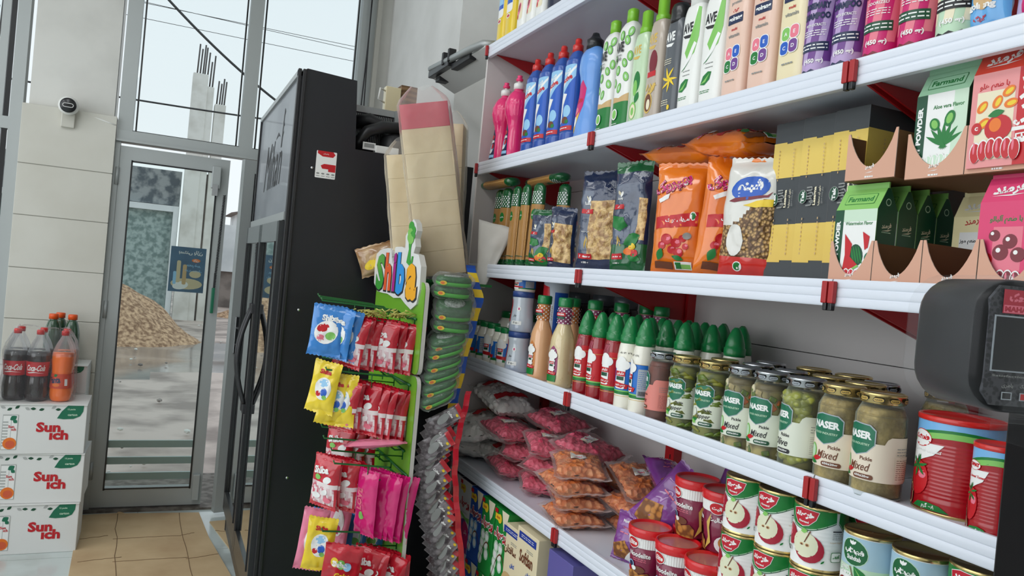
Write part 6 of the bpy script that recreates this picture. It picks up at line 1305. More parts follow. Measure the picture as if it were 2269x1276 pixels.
# tomato paste tins
M('paste_sky', (120, 180, 230), .3, coat=.3); M('tin_red', (168, 12, 26), .25, coat=.5)
def paste(R, H, lab, label, fa=True):
    r = T('tomato_paste_tin', label, 'tin')
    def b(m):
        pr = [(R * .985, 0), (R * 1.01, .001), (R * 1.01, .004), (R, .006), (R, H * .12)]
        for i in range(15): z = H * (.16 + .6 * i / 15); pr += [(R, z), (R * .985, z + H * .012), (R, z + H * .024)]
        pr += [(R, H * .9), (R, H * .96)]
        m.lathe(pr, 'tin_red', 44); hold_p['p'] = pr
    P(r, 'tin_body', b); P(r, 'rim', lambda m: m.lathe([(R * 1.0, -.0002), (R * 1.022, .0), (R * 1.022, .0035), (R * 1.005, .0042)], 'gold_tin', 44))
    P(r, 'lid', lambda m: m.lathe([(R * 1.02, H * .95), (R * 1.035, H * .955), (R * 1.035, H * 1.0), (R * 1.0, H * 1.01), (R * .95, H * 1.0), (R * .9, H * .985), (.001, H * .985)], 'red_cap', 44, capt=False), 'red plastic lid')
    def f(m):
        pr = hold_p['p']; s = cyl(R, pr); W = pi * R; k = R / .057; d = Dec(); n = 24
        top = lambda u: H * (.80 + .06 * sin(u / R * 1.4 + .6))
        us = [-W * .96 + 2 * W * .96 * i / n for i in range(n + 1)]
        d.poly([(W * .96, H * .95), (-W * .96, H * .95)] + [(u, top(u) - H * .04) for u in us], 'paste_sky').poly([(u, top(u) + H * .03) for u in us][::-1] + [(u, top(u) - H * .05) for u in us], 'green_print').poly([(u, top(u) - H * .0) for u in us][::-1] + [(u, top(u) - H * .06) for u in us], 'light_green_print')
        d.poly([(-W * .6, H * .70), (-W * .6, H * .40), (-W * .28, H * .42), (.005, H * .60), (.02 * k, H * .72)], 'white_print')
        d.ell(-.02 * k, H * .76, .021 * k, .012 * k * (H / .13), 'red_print').ell(-.02 * k, H * .76, .020 * k, .011 * k * (H / .13), 'white_print'); d.t('طبیعت' if fa else 'TABIAT', -.02 * k, H * .765, w=.034 * k, mat='red_print', fa=fa, bold=.09)
        d.t('کنسرو رب گوجه‌فرنگی'.replace('‌', '') if fa else 'Canned Tomato', -.008 * k, H * .64, w=.05 * k, mat='white_print' if fa else 'red_print', fa=fa, bold=.03, shear=0 if fa else .2)
        d.ell(-.022 * k, H * .34, .022 * k, .024 * (H / .13), 'red_print').ell(-.012 * k, H * .38, .008 * k, .006, 'pink_print').ell(-.04 * k, H * .28, .014 * k, .016, 'red_print')
        for a in range(6): d.leaf(-.022 * k + .010 * k * cos(a * 1.05 + .3), H * .46 + .008 * sin(a * 1.05 + .3), .02 * k, .0025 * k, 'green_print', a * 1.05 + .3)
        d.leaf(-.022 * k, H * .52, .018 * k, .0015 * k, 'dark_green_print', 1.5)
        d.ell(-.042 * k, H * .17, .012 * k, .02, 'tan_print', .3).ell(-.041 * k, H * .17, .0095 * k, .017, 'maroon_print', .3).poly([(-.024 * k, H * .04), (.034 * k, H * .04), (.020 * k, H * .10), (.004, H * .115), (-.014 * k, H * .10)], 'green_print'); d.t('۸۰۰ گرم', .004, H * .07, w=.02 * k, mat='white_print', fa=True)
        d.apply(m, s, .006, H * .02, off=.0005)
    P(r, 'label_print', f)
    return r
hold_p = {}
tp = paste(.0575, .140, '', 'large red tin of tomato paste with red lid behind the near pickle jar'); put(tp, (1.098, .760, T4), tp['label'], rz=R90 - .12)
tq = paste(.034, .122, '', 'narrow red tomato paste tin beside the big one at the picture edge', False); put(tq, (1.04, .660, T4), tq['label'], rz=R90 - .2)
put(tq, (1.12, .617, T4), 'narrow red tomato paste tin in the second row beside the big tin'); put(tq, (1.12, .617, T4 + .1245), 'narrow red tomato paste tin stacked on another one behind the scale')
# ================================================================ fifth shelf
M('cotton', (248, 246, 242), .9); M('candy_pink', (246, 112, 138), .5, mix=((222, 72, 104), 60, .35, .6, 'vor'), bump=(70, 1., 'vor')); M('candy_orange', (248, 168, 112), .4, mix=((226, 128, 70), 50, .35, .6, 'vor'), bump=(60, 1., 'vor')); M('snack_purple', (134, 66, 150), .2, coat=.8, mix=((110, 48, 128), 9, .4, .65)); M('snack_green', (52, 130, 50), .2, coat=.7, mix=((120, 170, 60), 40, .5, .62)); M('noodle_brown', (196, 134, 62), .5, mix=((120, 70, 30), 60, .35, .6, 'vor'))
FILM('candy_film', (240, 225, 222), .05, .09, (24, 1.2), .38)
def lumps(m, w, h, t, mat, seed, n, r):
    """loose filling as one lumpy body"""
    f = bagsurf(w, h, t, seed, cr=.005, seal=.0, p=3.2, sc=26)
    nx, nz = 22, 26
    for side in (-1, 1):
        vs = []
        for j in range(nz + 1):
            for i in range(nx + 1):
                u = w * (i / nx - .5); v = h * j / nz; q = list(f(u, v, 0, side)); b = 1 - noise.noise(Vector((u / r * .6, v / r * .6, seed + side))) ** 2 * 2; q[1] += side * (noise.noise(Vector((u / r, v / r, seed + side))) * r * .45)
                vs.append(tuple(q))
        m.add(vs, [((j * (nx + 1) + i), (j * (nx + 1) + i + 1), ((j + 1) * (nx + 1) + i + 1), ((j + 1) * (nx + 1) + i)) for j in range(nz) for i in range(nx)], mat, True)
def candybag(name, cat, grp, w, h, t, fillm, seed, film='candy_film', lab=True, deco=None):
    r = T(name, '', cat, grp); hold = {}
    P(r, 'contents', lambda m: lumps(m, w * .86, h * .80, t * .85, fillm, seed, 60, .009)).location = (0, 0, h * .10)
    P(r, 'clear_bag', lambda m: hold.update(s=bag(m, w, h, t, film, seed + 3, 18, 26, cr=.006, sc=18, p=3)))
    if lab: P(r, 'paper_label', lambda m: Dec().rect(-.026, .026, h * .46, h * .64, 'white_print').rect(-.024, .024, h * .475, h * .625, 'cream_print').rect(-.022, .022, h * .485, h * .615, 'white_print').ell(-.006, h * .55, .010, .005, 'pink_print').lines(-.018, .02, h * .50, h * .53, 2, 'grey_print').apply(m, hold['s'], .008, .008, off=.0015), 'small white paper label')
    if deco: P(r, 'bag_print', lambda m: (lambda d: (deco(d), d.apply(m, hold['s'], .007, .007, off=.0015)))(Dec()))
    return r
LY = -pi / 2   # lying: front face up
def lie(root, x, y, z, label, rz=R90, tilt=0., roll=0., **k): put(root, (x, y, z), label, rot=(LY + tilt, roll, rz), **k)
def cottond(d):
    for v0 in (.04, .125): d.poly([(-.055, v0), (.06, v0 + .008), (.06, v0 + .028), (-.055, v0 + .022)], 'red_print').poly([(-.055, v0 + .019), (.06, v0 + .025), (.06, v0 + .027), (-.055, v0 + .021)], 'ink')
    d.t('پنبه', .0, .15, w=.03, mat='gold_print', fa=True, bold=.05)
def cottonfill(m):
    lumps(m, .122, .19, .05, 'cotton_body', 95, 1, .012)
    rn = random.Random(5); bm = bmesh.new(); bmesh.ops.create_icosphere(bm, subdivisions=2, radius=1); vv = [v.co.copy() for v in bm.verts]; ff = [[v.index for v in f.verts] for f in bm.faces]; bm.free()
    for i in range(150):
        a = rn.uniform(-1, 1); b = rn.uniform(.08, .92); e = max(.05, (1 - a * a)) ** .5 * max(.05, 1 - (2 * b - 1) ** 4) ** .5
        m.add([(a * .058 + p.x * .0095, (rn.uniform(-1, 1) if i < 40 else rn.choice((-1, 1))) * .0 + p.y * .0095 + (1 if i % 2 else -1) * .021 * e, b * .185 + p.z * .0095) for p in vv], ff, 'cotton', True)
FILM('cotton_film', (245, 245, 245), .0, .12, (26, .8), .12)
M('cotton_body', (244, 242, 238), .9)
cb = T('cotton_ball_bag', '', 'cotton bag', 'bags of cotton balls with red bands'); P(cb, 'cotton_balls', cottonfill, 'white cotton balls'); hcb = {}
P(cb, 'clear_bag', lambda m: hcb.update(s=bag(m, .145, .21, .078, 'cotton_film', 92, 18, 26, cr=.005, sc=20))); P(cb, 'bag_print', lambda m: (lambda d: (cottond(d), d.apply(m, hcb['s'], .007, .007, off=.0015)))(Dec()), 'red bands with a thin black edge')
for x, y, dz, rz, ti, ro, t in ((1.16, 2.36, .045, .2, 0, 0, 'lowest in the stack by the back wall'), (1.14, 2.34, .125, .35, .1, 0, 'middle of the stack by the back wall'), (1.13, 2.34, .205, .05, .22, 0, 'topmost in the stack by the back wall'), (1.03, 2.50, .045, -.5, .0, .1, 'lower one at the far front corner of the shelf'), (.985, 2.44, .105, -.9, .1, -.2, 'upper one at the far front corner, hanging over the edge'), (1.19, 2.50, .10, -.3, 0, 0, 'between the two cotton stacks')):
    lie(cb, x, y, T5 + dz, 'bag of cotton balls, ' + t, rz=rz, tilt=ti, roll=ro, s=1.2)
pkb = candybag('pink_sweets_bag', 'sweets bag', 'bags of pink sweets on the fifth shelf', .145, .185, .042, 'candy_pink', 101)
for x, y, dz, rz, ti, ro, t in ((1.10, 2.20, .022, -.6, .05, .0, 'lowest, at the far end of the pink pile'), (1.08, 2.17, .062, -1.0, .1, .08, 'second layer at the far end of the pink pile'), (1.09, 2.19, .100, -.4, .1, .0, 'top of the far end of the pink pile'), (1.09, 2.02, .022, -.9, .0, .0, 'lowest, in the middle of the pink pile near the shelf edge'), (1.07, 2.02, .058, -1.3, .12, .12, 'second layer, drooping over the shelf edge'), (1.10, 2.00, .095, -.8, .12, .05, 'third layer, in the middle of the pink pile'), (1.22, 2.08, .13, -.3, .15, -.1, 'topmost, by the back wall'), (1.24, 2.06, .05, -.2, 0, 0, 'under the topmost one by the back wall'), (1.22, 1.85, .105, -.1, .2, -.12, 'with a white paper label facing up, nearest the orange bags'), (1.22, 1.86, .045, -.1, .1, -.0, 'under the one with the clear paper label')):
    lie(pkb, x, y, T5 + dz * 1.5, 'bag of pink sweets, ' + t, rz=rz + .5, tilt=ti, roll=ro, s=(1.1, 1.25, 1.1))
orb = candybag('orange_sweets_bag', 'sweets bag', 'bags of orange sweets on the fifth shelf', .155, .19, .048, 'candy_orange', 111)
for k, (x, y, dz, rz, ti) in enumerate(((1.055, 1.73, .024, -.30, 0), (1.05, 1.735, .066, -.45, .02), (1.05, 1.73, .106, -.2, .06), (1.045, 1.74, .146, -.5, .12))): lie(orb, x, y, T5 + dz, 'bag of orange sweets in the front stack, %s' % ('at the bottom', 'second up', 'third up', 'on top with a white label')[k], rz=rz + .1, tilt=ti)
for k, (x, y, dz, rz, ti) in enumerate(((1.20, 1.60, .024, -.1, 0), (1.20, 1.60, .07, .1, .1), (1.19, 1.62, .115, -.2, .3), (1.27, 1.74, .10, .3, .15))): lie(orb, x, y, T5 + dz, 'bag of orange sweets behind the front stack, %s' % ('lowest', 'middle', 'leaning against the purple packets', 'by the back wall')[k], rz=rz, tilt=ti)
def nood(d): d.t('Noodelite', 0, .155, .012, 'white_print', w=.05, bold=.04, rot=.1).t('نودالیت', .0, .13, w=.04, mat='pink_print', fa=True, bold=.05).poly([(-.04, .01), (-.05, .06), (.0, .085), (.02, .05), (.0, .012)], 'noodle_brown').poly([(.0, .012), (.02, .05), (.035, .03), (.02, .005)], 'white_print').lines(-.03, .03, .105, .115, 1, 'pink_print')
pn = pouch('noodle_snack_packet', 'snack packet', 'purple noodle snack packets', .115, .185, .055, 'snack_purple', 121, nood)
for x, y, z, rx, ry, rz, t in ((1.20, 1.52, .14, -1.2, .2, -.2, 'lying over the back of the pile'), (1.075, 1.50, .085, -.30, .62, -1.15, 'leaning diagonally in front of the pile'), (1.24, 1.40, .13, -.3, .3, -.8, 'leaning behind the diagonal one'), (1.06, 1.535, .0, -.15, .05, -1.1, 'standing low beside the orange sweets'), (1.21, 1.40, .0, -.1, .2, -.8, 'standing low behind the noodle cups'), (1.24, 1.45, .0, 0, .1, -.8, 'standing at the back on the shelf'), (1.27, 1.33, .12, -.2, .3, -.7, 'standing highest by the back wall')):
    put(pn, (x, y, T5 + z), 'purple noodle snack packet ' + t, rot=(rx, ry, rz), s=(.75, .8, .62) if 'low beside' in t else 1.)
gp_ = pouch('green_snack_packet', 'snack packet', None, .10, .17, .04, 'snack_green', 125, lambda d: (d.t('Noodle', 0, .12, .02, 'yellow_print', w=.06, bold=.05), d.lines(-.04, .04, .02, .09, 7, 'yellow_print', .15)))
put(gp_, (1.21, 1.275, T5 + .15), 'green packet with yellow print standing behind the noodle cups', rot=(-.1, .2, -.9)); put(gp_, (1.25, 1.26, T5), 'green packet under the visible green one', rot=(0, .1, -.9))
# noodle cups
M('cup_purple', (128, 24, 62), .3, coat=.4); M('lid_red', (214, 26, 34), .3, coat=.4)
nc = T('noodle_cup', '', 'noodle cup', 'red lidded noodle cups')
CP = [(.034, 0), (.036, .002), (.0455, .108)]
P(nc, 'cup', lambda m: m.lathe(CP, 'cup_purple', 36)); P(nc, 'ribbed_band', lambda m: m.lathe([(.0438, .083), (.0458, .107)], 'white_print', 200, rib=(52, .012), capb=False, capt=False), 'white ribbed band')
P(nc, 'lid', lambda m: m.lathe([(.0475, .105), (.049, .107), (.049, .122), (.047, .125), (.044, .1245), (.043, .119), (.001, .119)], 'lid_red', 40, capt=False))
P(nc, 'lid_top', lambda m: m.lathe([(.0425, .1192), (.001, .1194)], 'lidtop_clear', 32, capt=False, capb=False)) if M('lidtop_clear', (196, 120, 116), .3, coat=.4) else None
def ncp(m):
    d = Dec(); d.ell(-.012, .092, .015, .0125, 'white_print').ell(-.012, .092, .0138, .0113, 'red_print').t('Elite', -.012, .092, .010, 'white_print', w=.021, shear=.3, bold=.03)
    d.t('Noodelite', .004, .068, .011, 'white_print', w=.048, bold=.03).t('نودالیت', .062, .068, w=.036, mat='white_print', fa=True, bold=.05).lines(-.01, .02, .052, .060, 2, 'pink_print')
    d.poly([(-.03, .0), (.034, .0), (.034, .02), (.024, .030), (.006, .024), (-.012, .032), (-.03, .022)], 'noodle_brown').ell(.004, .034, .014, .008, 'brown_print').ell(-.016, .044, .008, .008, 'sky_print').ell(-.016, .044, .006, .006, 'navy_print').ell(-.02, .034, .005, .006, 'red_print').ell(-.008, .036, .006, .005, 'white_print').ell(.06, .092, .015, .0125, 'white_print').ell(.06, .092, .0138, .0113, 'red_print').t('الیت', .06, .092, w=.018, mat='white_print', fa=True, bold=.05)
    d.poly([(.036, .004), (.044, .03), (.040, .06), (.050, .08), (.046, .05), (.050, .02)], 'gold_print')
    d.ell(.08, .02, .022, .018, 'white_print').ell(.082, .024, .016, .014, 'noodle_brown')
    d.apply(m, cyl(.040, CP), .005, .012, off=.0022)
P(nc, 'cup_print', ncp)
cups = [(1.043, 1.425, 0, -.15, 'front row, farthest, beside the orange sweets'), (1.043, 1.323, 0, -.25, 'front row, in the middle'), (1.043, 1.222, 0, -.5, 'front row, nearest, beside the apple tins'), (1.145, 1.40, 0, 0, 'second row on the shelf, farthest'), (1.145, 1.30, 0, 0, 'second row on the shelf, middle'), (1.145, 1.20, 0, 0, 'second row on the shelf, nearest')]
for x, y, z, a, t in cups: put(nc, (x, y, T5), 'red lidded noodle cup, ' + t, rz=R90 + a + .55)
put(nc, (1.105, 1.355, T5 + .1255), 'red lidded noodle cup stacked on top, showing Latin lettering', rz=R90 + .1); put(nc, (1.105, 1.262, T5 + .1255), 'red lidded noodle cup stacked on top, next to the apple tins', rz=R90 - 1.0)
# apple compote tins
M('apple_red', (166, 24, 50), .35); M('apple_flesh', (226, 226, 196), .4); M('tin_grey', (196, 200, 200), .35, metal=.2); M('khors_red', (190, 22, 44), .35)
def tin(name, cat, grp, R, H, art, rings=True, base='white_print'):
    r = T(name, '', cat, grp)
    def b(m):
        pr = [(R * .97, .0), (R * 1.02, .001), (R * 1.02, .003), (R, .005)]
        if rings:
            for i in range(9): z = .022 + i * .0065; pr += [(R, z), (R * .988, z + .0022), (R, z + .0044)]
        pr += [(R, H - .006), (R * 1.02, H - .004), (R * 1.02, H - .001), (R * .98, H), (R * .96, H - .003), (.001, H - .003)]
        m.lathe(pr, ['gold_tin'] * 3 + [base] * (len(pr) - 9) + ['gold_tin'] * 9, 40, capt=False); hold_p['t'] = pr[3:-5]
    P(r, 'tin_body', b)
    P(r, 'label_print', lambda m: (lambda d: (art(d), d.apply(m, cyl(R, hold_p['t']), .005, .0033 if rings else .012, off=.0004)))(Dec()))
    return r
def khors(d):
    W = pi * .0425; R = .0425; n = 20
    for c, w_, cc in ((-.012, .052, 'green_print'), (.066, .022, 'green_print'), (-.09, .022, 'green_print')):
        us = [c - w_ + 2 * w_ * i / n for i in range(n + 1)]
        cur = lambda u: .072 + .010 * ((u - c) / w_) ** 2 - .004 * cos((u - c) / w_ * 3)
        d.poly([(c + w_, .1005), (c - w_, .1005)] + [(u, cur(u) - .0045) for u in us], 'dark_green_print').poly([(c + w_, .1005), (c - w_, .1005)] + [(u, cur(u) - .003) for u in us], 'pale_green_print').poly([(c + w_ - .001, .1005), (c - w_ + .001, .1005)] + [(u, cur(u) - .0018) for u in us], 'green_print')
    p = [(-.034, .094), (-.02, .098), (.0, .097), (.010, .096), (.006, .084), (-.004, .074), (-.014, .071), (-.024, .074), (-.032, .084)]
    d.poly([(-.012 + (a + .012) * 1.1, .085 + (b - .085) * 1.14) for a, b in p], 'white_print').poly([(-.012 + (a + .012) * 1.05, .085 + (b - .085) * 1.07) for a, b in p], 'khors_red').poly(p, 'khors_red').t('خرسند', -.013, .088, w=.034, mat='white_print', fa=True, bold=.07).t('Khorsand', -.013, .0775, .0035, 'white_print', w=.018, bold=.04)
    # apple with its cut half
    d.ell(-.040, .050, .016, .018, 'apple_red', .2).ell(-.044, .054, .004, .008, 'pink_print', .3)
    d.ell(-.002, .036, .026, .023, 'apple_red', -.35).ell(-.008, .041, .022, .021, 'apple_flesh', -.25).ell(-.0125, .040, .0035, .0028, 'tan_print').ell(-.0125, .040, .002, .0016, 'brown_print').ell(-.003, .0405, .0035, .0028, 'tan_print').ell(-.003, .0405, .002, .0016, 'brown_print')
    d.poly([(-.009, .044), (-.007, .0445), (.0015, .064), (-.0005, .065)], 'brown_print').leaf(-.010, .063, .012, .004, 'light_green_print', .2).leaf(.022, .018, .008, .0015, 'green_print', .8)
    d.t('کمپوت سیب', .042, .052, w=.022, mat='tan_print', fa=True).rrect(.034, .052, .020, .036, 'green_print', .002).rrect(.0348, .0512, .0208, .0352, 'white_print', .002).t('افق', .043, .028, w=.012, mat='green_print', fa=True, bold=.05).lines(.034, .052, .056, .068, 4, 'grey_print').rect(.034, .05, .069, .071, 'ink')
    d.t('APPLE', -.046, .026, .006, 'ink', w=.02, bold=.05)
ap = tin('apple_compote_tin', 'tin', 'green and white apple compote tins', .0425, .105, khors)
cols = [(1.045, 1.132), (1.045, 1.044), (1.045, .957)]
for i, (x, y) in enumerate(cols):
    for k in range(3): put(ap, (x, y, T5 + .1052 * k), 'apple compote tin, %s of the %s front column from the noodle cups' % (('bottom', 'middle', 'top')[k], ORD[i]), rz=R90 + (.42, .38, .40)[i], jit=.04)
for k in range(3): put(ap, (1.135, .925, T5 + .1052 * k), 'apple compote tin, %s of the column set back behind the third one' % ('bottom', 'middle', 'top')[k], rz=R90 + .7)
for i, (x, y) in enumerate(((1.135, 1.13), (1.135, 1.04))):
    for k in range(3): put(ap, (x, y, T5 + .1052 * k), 'apple compote tin in the rear columns, %s layer, %s column' % (('bottom', 'middle', 'top')[k], ORD[i]), rz=R90 + .3)
for i, (x, y) in enumerate(((1.045, .672), (1.045, .584))):
    for k in range(3): put(ap, (x, y, T5 + .094 * k * 1.119), 'apple compote tin beyond the cherry tins, %s layer, %s column' % (('bottom', 'middle', 'top')[k], ORD[i]), rz=R90 + .3)
M('cherry_red', (130, 16, 32), .25, coat=.3); M('sky_label', (120, 176, 226), .4, mix=((206, 220, 200), 1.5, .35, .6)); M('shah_green', (16, 96, 52), .35)
def shah(d):
    W = pi * .041
    d.rect(-W, W, .06, .105, 'sky_label').rect(-W, W, .045, .06, 'pale_green_print').rect(-W, W, .006, .045, 'white_print')
    d.ell(-.010, .082, .0235, .0205, 'pale_green_print', -.3).ell(-.010, .082, .0225, .0195, 'shah_green', -.3).t('شهدتاب', -.010, .083, w=.034, mat='white_print', fa=True, bold=.08).t('Shahdtab', -.009, .073, .007, 'white_print', w=.024, bold=.03).leaf(-.012, .096, .008, .002, 'white_print', 1.5).leaf(-.015, .096, .008, .002, 'white_print', 2.2).leaf(-.009, .096, .008, .002, 'white_print', .8)
    d.t('CANNED', -.024, .056, .006, 'white_print', w=.018, bold=.03).t('Cherry', -.022, .048, .009, 'white_print', w=.026, shear=.2, bold=.05)
    d.leaf(.006, .045, .042, .009, 'green_print', -.9).leaf(.006, .045, .038, .001, 'light_green_print', -.9)
    for u, v, a in ((-.026, .028, .012), (-.004, .020, .015), (-.018, .010, .012)): d.ell(u, v, a, a, 'cherry_red').ell(u - a * .3, v + a * .35, a * .22, a * .28, 'white_print')
    d.poly([(-.004, .034), (-.0025, .034), (-.012, .060), (-.0135, .060)], 'brown_print'); d.ell(.036, .038, .016, .010, 'brown_print').ell(.036, .036, .013, .006, 'tan_print').ell(.036, .026, .014, .010, 'white_print').ell(.034, .012, .010, .008, 'ink')
    d.rrect(.050, .062, .066, .086, 'ink', .002).rrect(.051, .061, .067, .085, 'sky_print', .002).t('استاندارد', .056, .076, w=.009, mat='ink', fa=True)
sh = tin('cherry_compote_tin', 'tin', 'blue and green cherry compote tins', .041, .112, shah, rings=False)
for i, (x, y) in enumerate(((1.045, .853), (1.047, .766))):
    for k in range(2): put(sh, (x, y, T5 + .078 + .1125 * k), 'cherry compote tin with green oval badge, %s layer, %s' % (('lower', 'upper')[k], 'next to the apple tins' if i == 0 else 'further from the apple tins'), rz=R90 + .3, jit=.02)
mb = MB(); mb.box(1.005, 1.095, .722, .896, T5 + .001, T5 + .077, 'carton_white', b=.001); tag(mb.build('carton_tray'), 'low white carton under the two columns of cherry tins', 'carton')
# ================================================================ lowest shelf: washing powder
M('persil_white', (232, 230, 232), .35, coat=.3); M('persil_violet', (70, 34, 90), .35, coat=.3); M('persil_blue', (32, 84, 178), .35, coat=.3); M('persil_green', (30, 140, 58), .35, coat=.3); M('powder_cream', (232, 218, 182), .4, coat=.2); M('powder_navy', (34, 62, 150), .4); M('powder_lilac', (96, 92, 160), .35, coat=.2)
def wash(body, side, art, grp, w=.105, d=.16, h=.235):
    r = T('washing_powder_box', '', 'box', grp)
    P(r, 'box', lambda m: m.box(-w / 2, w / 2, -d / 2, d / 2, 0, h, body, b=.0015))
    def f(m):
        q = Dec(); art(q); q.apply(m, flat(-d / 2), off=.0006)
        q = Dec().rect(-d / 2 + .002, d / 2 - .002, .002, h - .002, side); q.lines(-d / 4, d / 4, .03, .08, 5, 'white_print', .2); q.apply(m, sideR(w / 2), off=.0004)
        q = Dec().rect(-w / 2 + .002, w / 2 - .002, -d / 2 + .002, d / 2 - .002, side); q.apply(m, topf(h), off=.0004)
    P(r, 'box_print', f)
    return r
def persil(bg2, badge, kind):
    def f(d):
        if kind == 'w':
            d.poly([(-.052, .03), (-.052, .12), (-.02, .10), (.01, .11), (.052, .085), (.052, .0), (-.03, .0)], 'purple_print').ell(.03, .06, .03, .045, 'magenta_print', .5).poly([(-.052, .12), (-.02, .125), (.02, .115), (.052, .12), (.052, .10), (.01, .108)], 'light_green_print').poly([(-.052, .0), (-.052, .04), (-.02, .03), (.0, .0)], 'yellow_print').rect(.012, .044, .06, .075, 'magenta_print').t('رنگی', .028, .068, w=.026, mat='white_print', fa=True)
        else:
            for k in range(7): d.ell(-.035 + (k * 37 % 70) / 1000, .04 + (k * 53 % 80) / 1000, .016, .018, 'pale_green_print' if kind == 'g' else 'sky_print').ell(-.035 + (k * 37 % 70) / 1000, .04 + (k * 53 % 80) / 1000, .010, .012, 'white_print')
            d.tube_ = None; p = [(-.045 + .09 * i / 14, .02 + .085 * sin(pi * i / 14 * .8)) for i in range(15)]
            d.poly(p + [(x, y - .005) for x, y in p[::-1]], 'brown_print'); d.poly([(.0, .235), (.02, .175), (.035, .19), (.05, .235)], 'cream_print')
        d.ell(-.012, .205, .014, .014, 'yellow_print').rect(-.045, -.006, .197, .216, 'yellow_print').t('جدید', -.024, .206, w=.026, mat='red_print', fa=True, bold=.05).rect(-.05, -.028, .218, .230, 'red_print')
        d.t('پرسیل', .002, .158, w=.092, mat='white_print', fa=True, bold=.14).t('پرسیل', .002, .158, w=.088, mat='red_print', fa=True, bold=.07).lines(-.02, .03, .125, .132, 2, 'grey_print')
    return f
pw = wash('persil_white', 'persil_violet', persil(0, 0, 'w'), 'white and violet washing powder boxes'); pbx = wash('persil_blue', 'persil_blue', persil(0, 0, 'b'), 'blue washing powder boxes'); pg = wash('persil_green', 'persil_green', persil(0, 0, 'g'), 'green washing powder boxes', w=.095)
def soft(lab):
    def f(d):
        d.rect(-.055, .055, .205, .225, 'powder_navy').lines(-.04, .04, .210, .220, 2, 'white_print', .3)
        if lab == 'fa': d.t('سافتلن', .0, .16, w=.085, mat='brown_print', fa=True, bold=.04)
        else: d.t('Softlan', .0, .16, .035, 'brown_print', w=.085, bold=.03)
        d.t('کتان', .02, .12, w=.03, mat='blue_print', fa=True, bold=.04).leaf(-.02, .07, .07, .02, 'tan_print', .6).lines(0, .04, .18, .19, 2, 'grey_print')
    return f
s_f = wash('powder_cream', 'powder_cream', soft('fa'), 'cream washing powder boxes', w=.078); s_e = wash('powder_cream', 'powder_cream', soft('en'), 'cream washing powder boxes', w=.135, h=.235)
def lil(d): d.ell(0, .15, .03, .02, 'ink').t('Oxy', 0, .15, .016, 'white_print', bold=.04).poly([(-.05, .0), (.05, .0), (.05, .07), (-.05, .12)], 'light_green_print')
lb_ = wash('powder_lilac', 'powder_lilac', lil, 'violet washing powder boxes', w=.13)
yy = [2.535, 2.425, 2.315]
for k in range(2):
    z = T6 + .2365 * k; t = ('lower', 'upper')[k]
    put(pw, (1.09, 2.545, z), 'white and violet washing powder box, %s layer, farthest along' % t, jit=.01); put(pw, (1.088, 2.437, z), 'white and violet washing powder box, %s layer, next to the blue box' % t, jit=.01); put(pbx, (1.086, 2.329, z), 'blue washing powder box, %s layer' % t, jit=.01)
    put(pg, (1.082, 2.222, z), 'green washing powder box, %s layer, next to the blue box' % t, jit=.01); put(pg, (1.080, 2.112, z), 'green washing powder box, %s layer, next to the cream boxes' % t, jit=.01)
    if k == 0: put(s_f, (1.075, 2.02, z), 'narrow cream washing powder box, lower layer', jit=.01); put(s_e, (1.075, 1.91, z), 'wide cream washing powder box, lower layer', jit=.01); put(lb_, (1.08, 1.72, z), 'violet washing powder box, lower layer', jit=.01)
    else: put(s_f, (1.072, 2.02, z - .01), 'narrow cream washing powder box with blue stripe, upper layer', jit=.01, s=(1, 1, .96)); put(s_e, (1.068, 1.908, z), 'wide cream washing powder box with Latin lettering, upper layer', jit=.01); put(lb_, (1.07, 1.72, z), 'violet washing powder box with dark oval, upper layer', jit=.01); put(lb_, (1.07, 1.575, z - .2365), 'violet washing powder box at the near end of the lowest shelf', jit=.01)
SX, SY, SZ, SRZ = .8535, .497, 1.317, -.30
# ================================================================ weighing scale display on its pole
M('scale_black', (13, 13, 16), .34, spec=.22); M('scale_face', (46, 47, 52), .5, mix=((70, 71, 76), 220, .45, .55, 'vor')); M('screen_dark', (10, 12, 20), .08, coat=.3); M('mahak_red', (186, 52, 70), .4); M('key_red', (196, 30, 36), .4)
FILM('cover_film', (225, 228, 232), .008, .08, (8, .5), .05)
sc = T('scale_display', 'black weighing scale display on a dark pole wrapped in clear plastic', 'scale', None, (SX, SY, SZ), SRZ)
W_, D_, H_ = .26, .10, .130
def rbox(m, w, d, h, r, mat, dx=0, dz=0, dy=0, k=7):
    o = []
    for cx, cz, a0 in ((w / 2 - r, h / 2 - r, 0), (-w / 2 + r, h / 2 - r, 90), (-w / 2 + r, -h / 2 + r, 180), (w / 2 - r, -h / 2 + r, 270)):
        for i in range(k): a = radians(a0 + 90 * i / (k - 1)); o.append((cx + r * cos(a), cz + r * sin(a)))
    n = len(o); ys = [(-d / 2, .94), (-d / 2 + .004, .985), (-d / 2 + .012, 1), (d / 2 - .012, 1), (d / 2 - .004, .97), (d / 2, .9)]
    vs = [(dx + a * s, dy + y, dz + b * s) for y, s in ys for a, b in o]; fs = [(j * n + i, j * n + (i + 1) % n, (j + 1) * n + (i + 1) % n, (j + 1) * n + i) for j in range(len(ys) - 1) for i in range(n)]
    fs += [tuple(range(n - 1, -1, -1)), tuple((len(ys) - 1) * n + i for i in range(n))]; m.add(vs, fs, mat, True)
P(sc, 'housing', lambda m: rbox(m, W_, D_, H_, .036, 'scale_black', dz=H_ / 2))
P(sc, 'front_panel', lambda m: m.prism([(a, b) for a, b in ((-.112, .008), (.112, .008), (.122, .02), (.122, .110), (.112, .123), (-.112, .123), (-.122, .110), (-.122, .02))], -D_ / 2 - .0018, -D_ / 2 + .002, 'scale_face', 'y'))
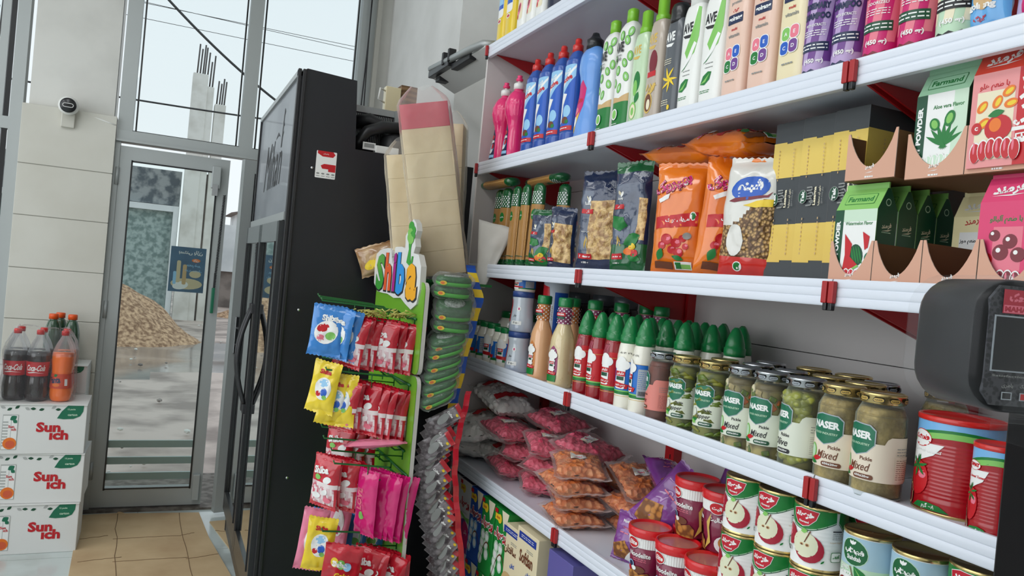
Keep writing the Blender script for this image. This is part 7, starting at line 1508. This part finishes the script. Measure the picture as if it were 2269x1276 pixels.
P(sc, 'screen', lambda m: (m.box(-.1165, .10, -D_ / 2 - .0026, -D_ / 2 - .0016, .0405, .0945, 'label_silver'), m.box(-.115, .0985, -D_ / 2 - .003, -D_ / 2 - .002, .042, .093, 'screen_dark')))
def spx(m):
    d = Dec().rect(-.110, -.076, .0965, .1195, 'mahak_red').t('محک', -.093, .1125, w=.022, mat='pink_print', fa=True, bold=.07).rect(-.109, -.077, .0972, .1045, 'pink_print').t('MAHAK', -.093, .1008, .0052, 'mahak_red', w=.030, bold=.06)
    d.t('Satisfaction  Max 30kg  Min 100g  e=5g  Precision  Model  MTD', -.01, .0365, .0028, 'grey_print', w=.21)
    for k, (u, c, t) in enumerate(((-.098, 'screen_dark', 'باطری'), (-.079, 'key_red', 'پارسنگ'), (-.058, 'key_red', 'صفر'), (-.036, 'key_red', 'توان'), (-.014, 'key_red', 'جمع'), (.01, 'screen_dark', 'پاک'))): d.rect(u - .0055, u + .0055, .014, .0215, 'label_silver').rect(u - .0044, u + .0044, .0149, .0206, c).t(t, u, .0275, w=.012, mat='grey_print', fa=True)
    d.apply(m, flat(-D_ / 2 - .003), off=.0003, smooth=False)
P(sc, 'panel_print', spx, 'red maker badge and key captions')
P(sc, 'plastic_cover', lambda m: (rbox(m, W_ + .007, D_ + .02, H_ + .008, .038, 'cover_film', dz=H_ / 2, dy=.004), m.tube([(-.10, .05, -.006), (-.11, -.05, -.006), (0, -.056, -.006), (.12, -.056, -.006)], .003, 'cover_film', 6)), 'clear wrinkled plastic cover')
P(sc, 'pole', lambda m: m.box(.01, .09, .0, .07, -.62, -.008, 'scale_black', b=.004)); P(sc, 'neck', lambda m: m.box(-.002, .102, -.012, .082, -.045, -.004, 'cover_film', b=.004))
P(sc, 'foot', lambda m: m.box(-.08, .12, -.08, .13, -.66, -.60, 'scale_black', b=.006))
ct = T('sales_counter', 'dark counter top carrying the weighing scale, below the picture', 'counter', None, (0, 0, 0))
P(ct, 'counter_top', lambda m: m.box(.55, .97, -.4, .72, SZ - .70, SZ - .66, 'scale_black', b=.004)); P(ct, 'counter_body', lambda m: m.box(.58, .95, -.37, .69, 0, SZ - .70, 'panel_white'))
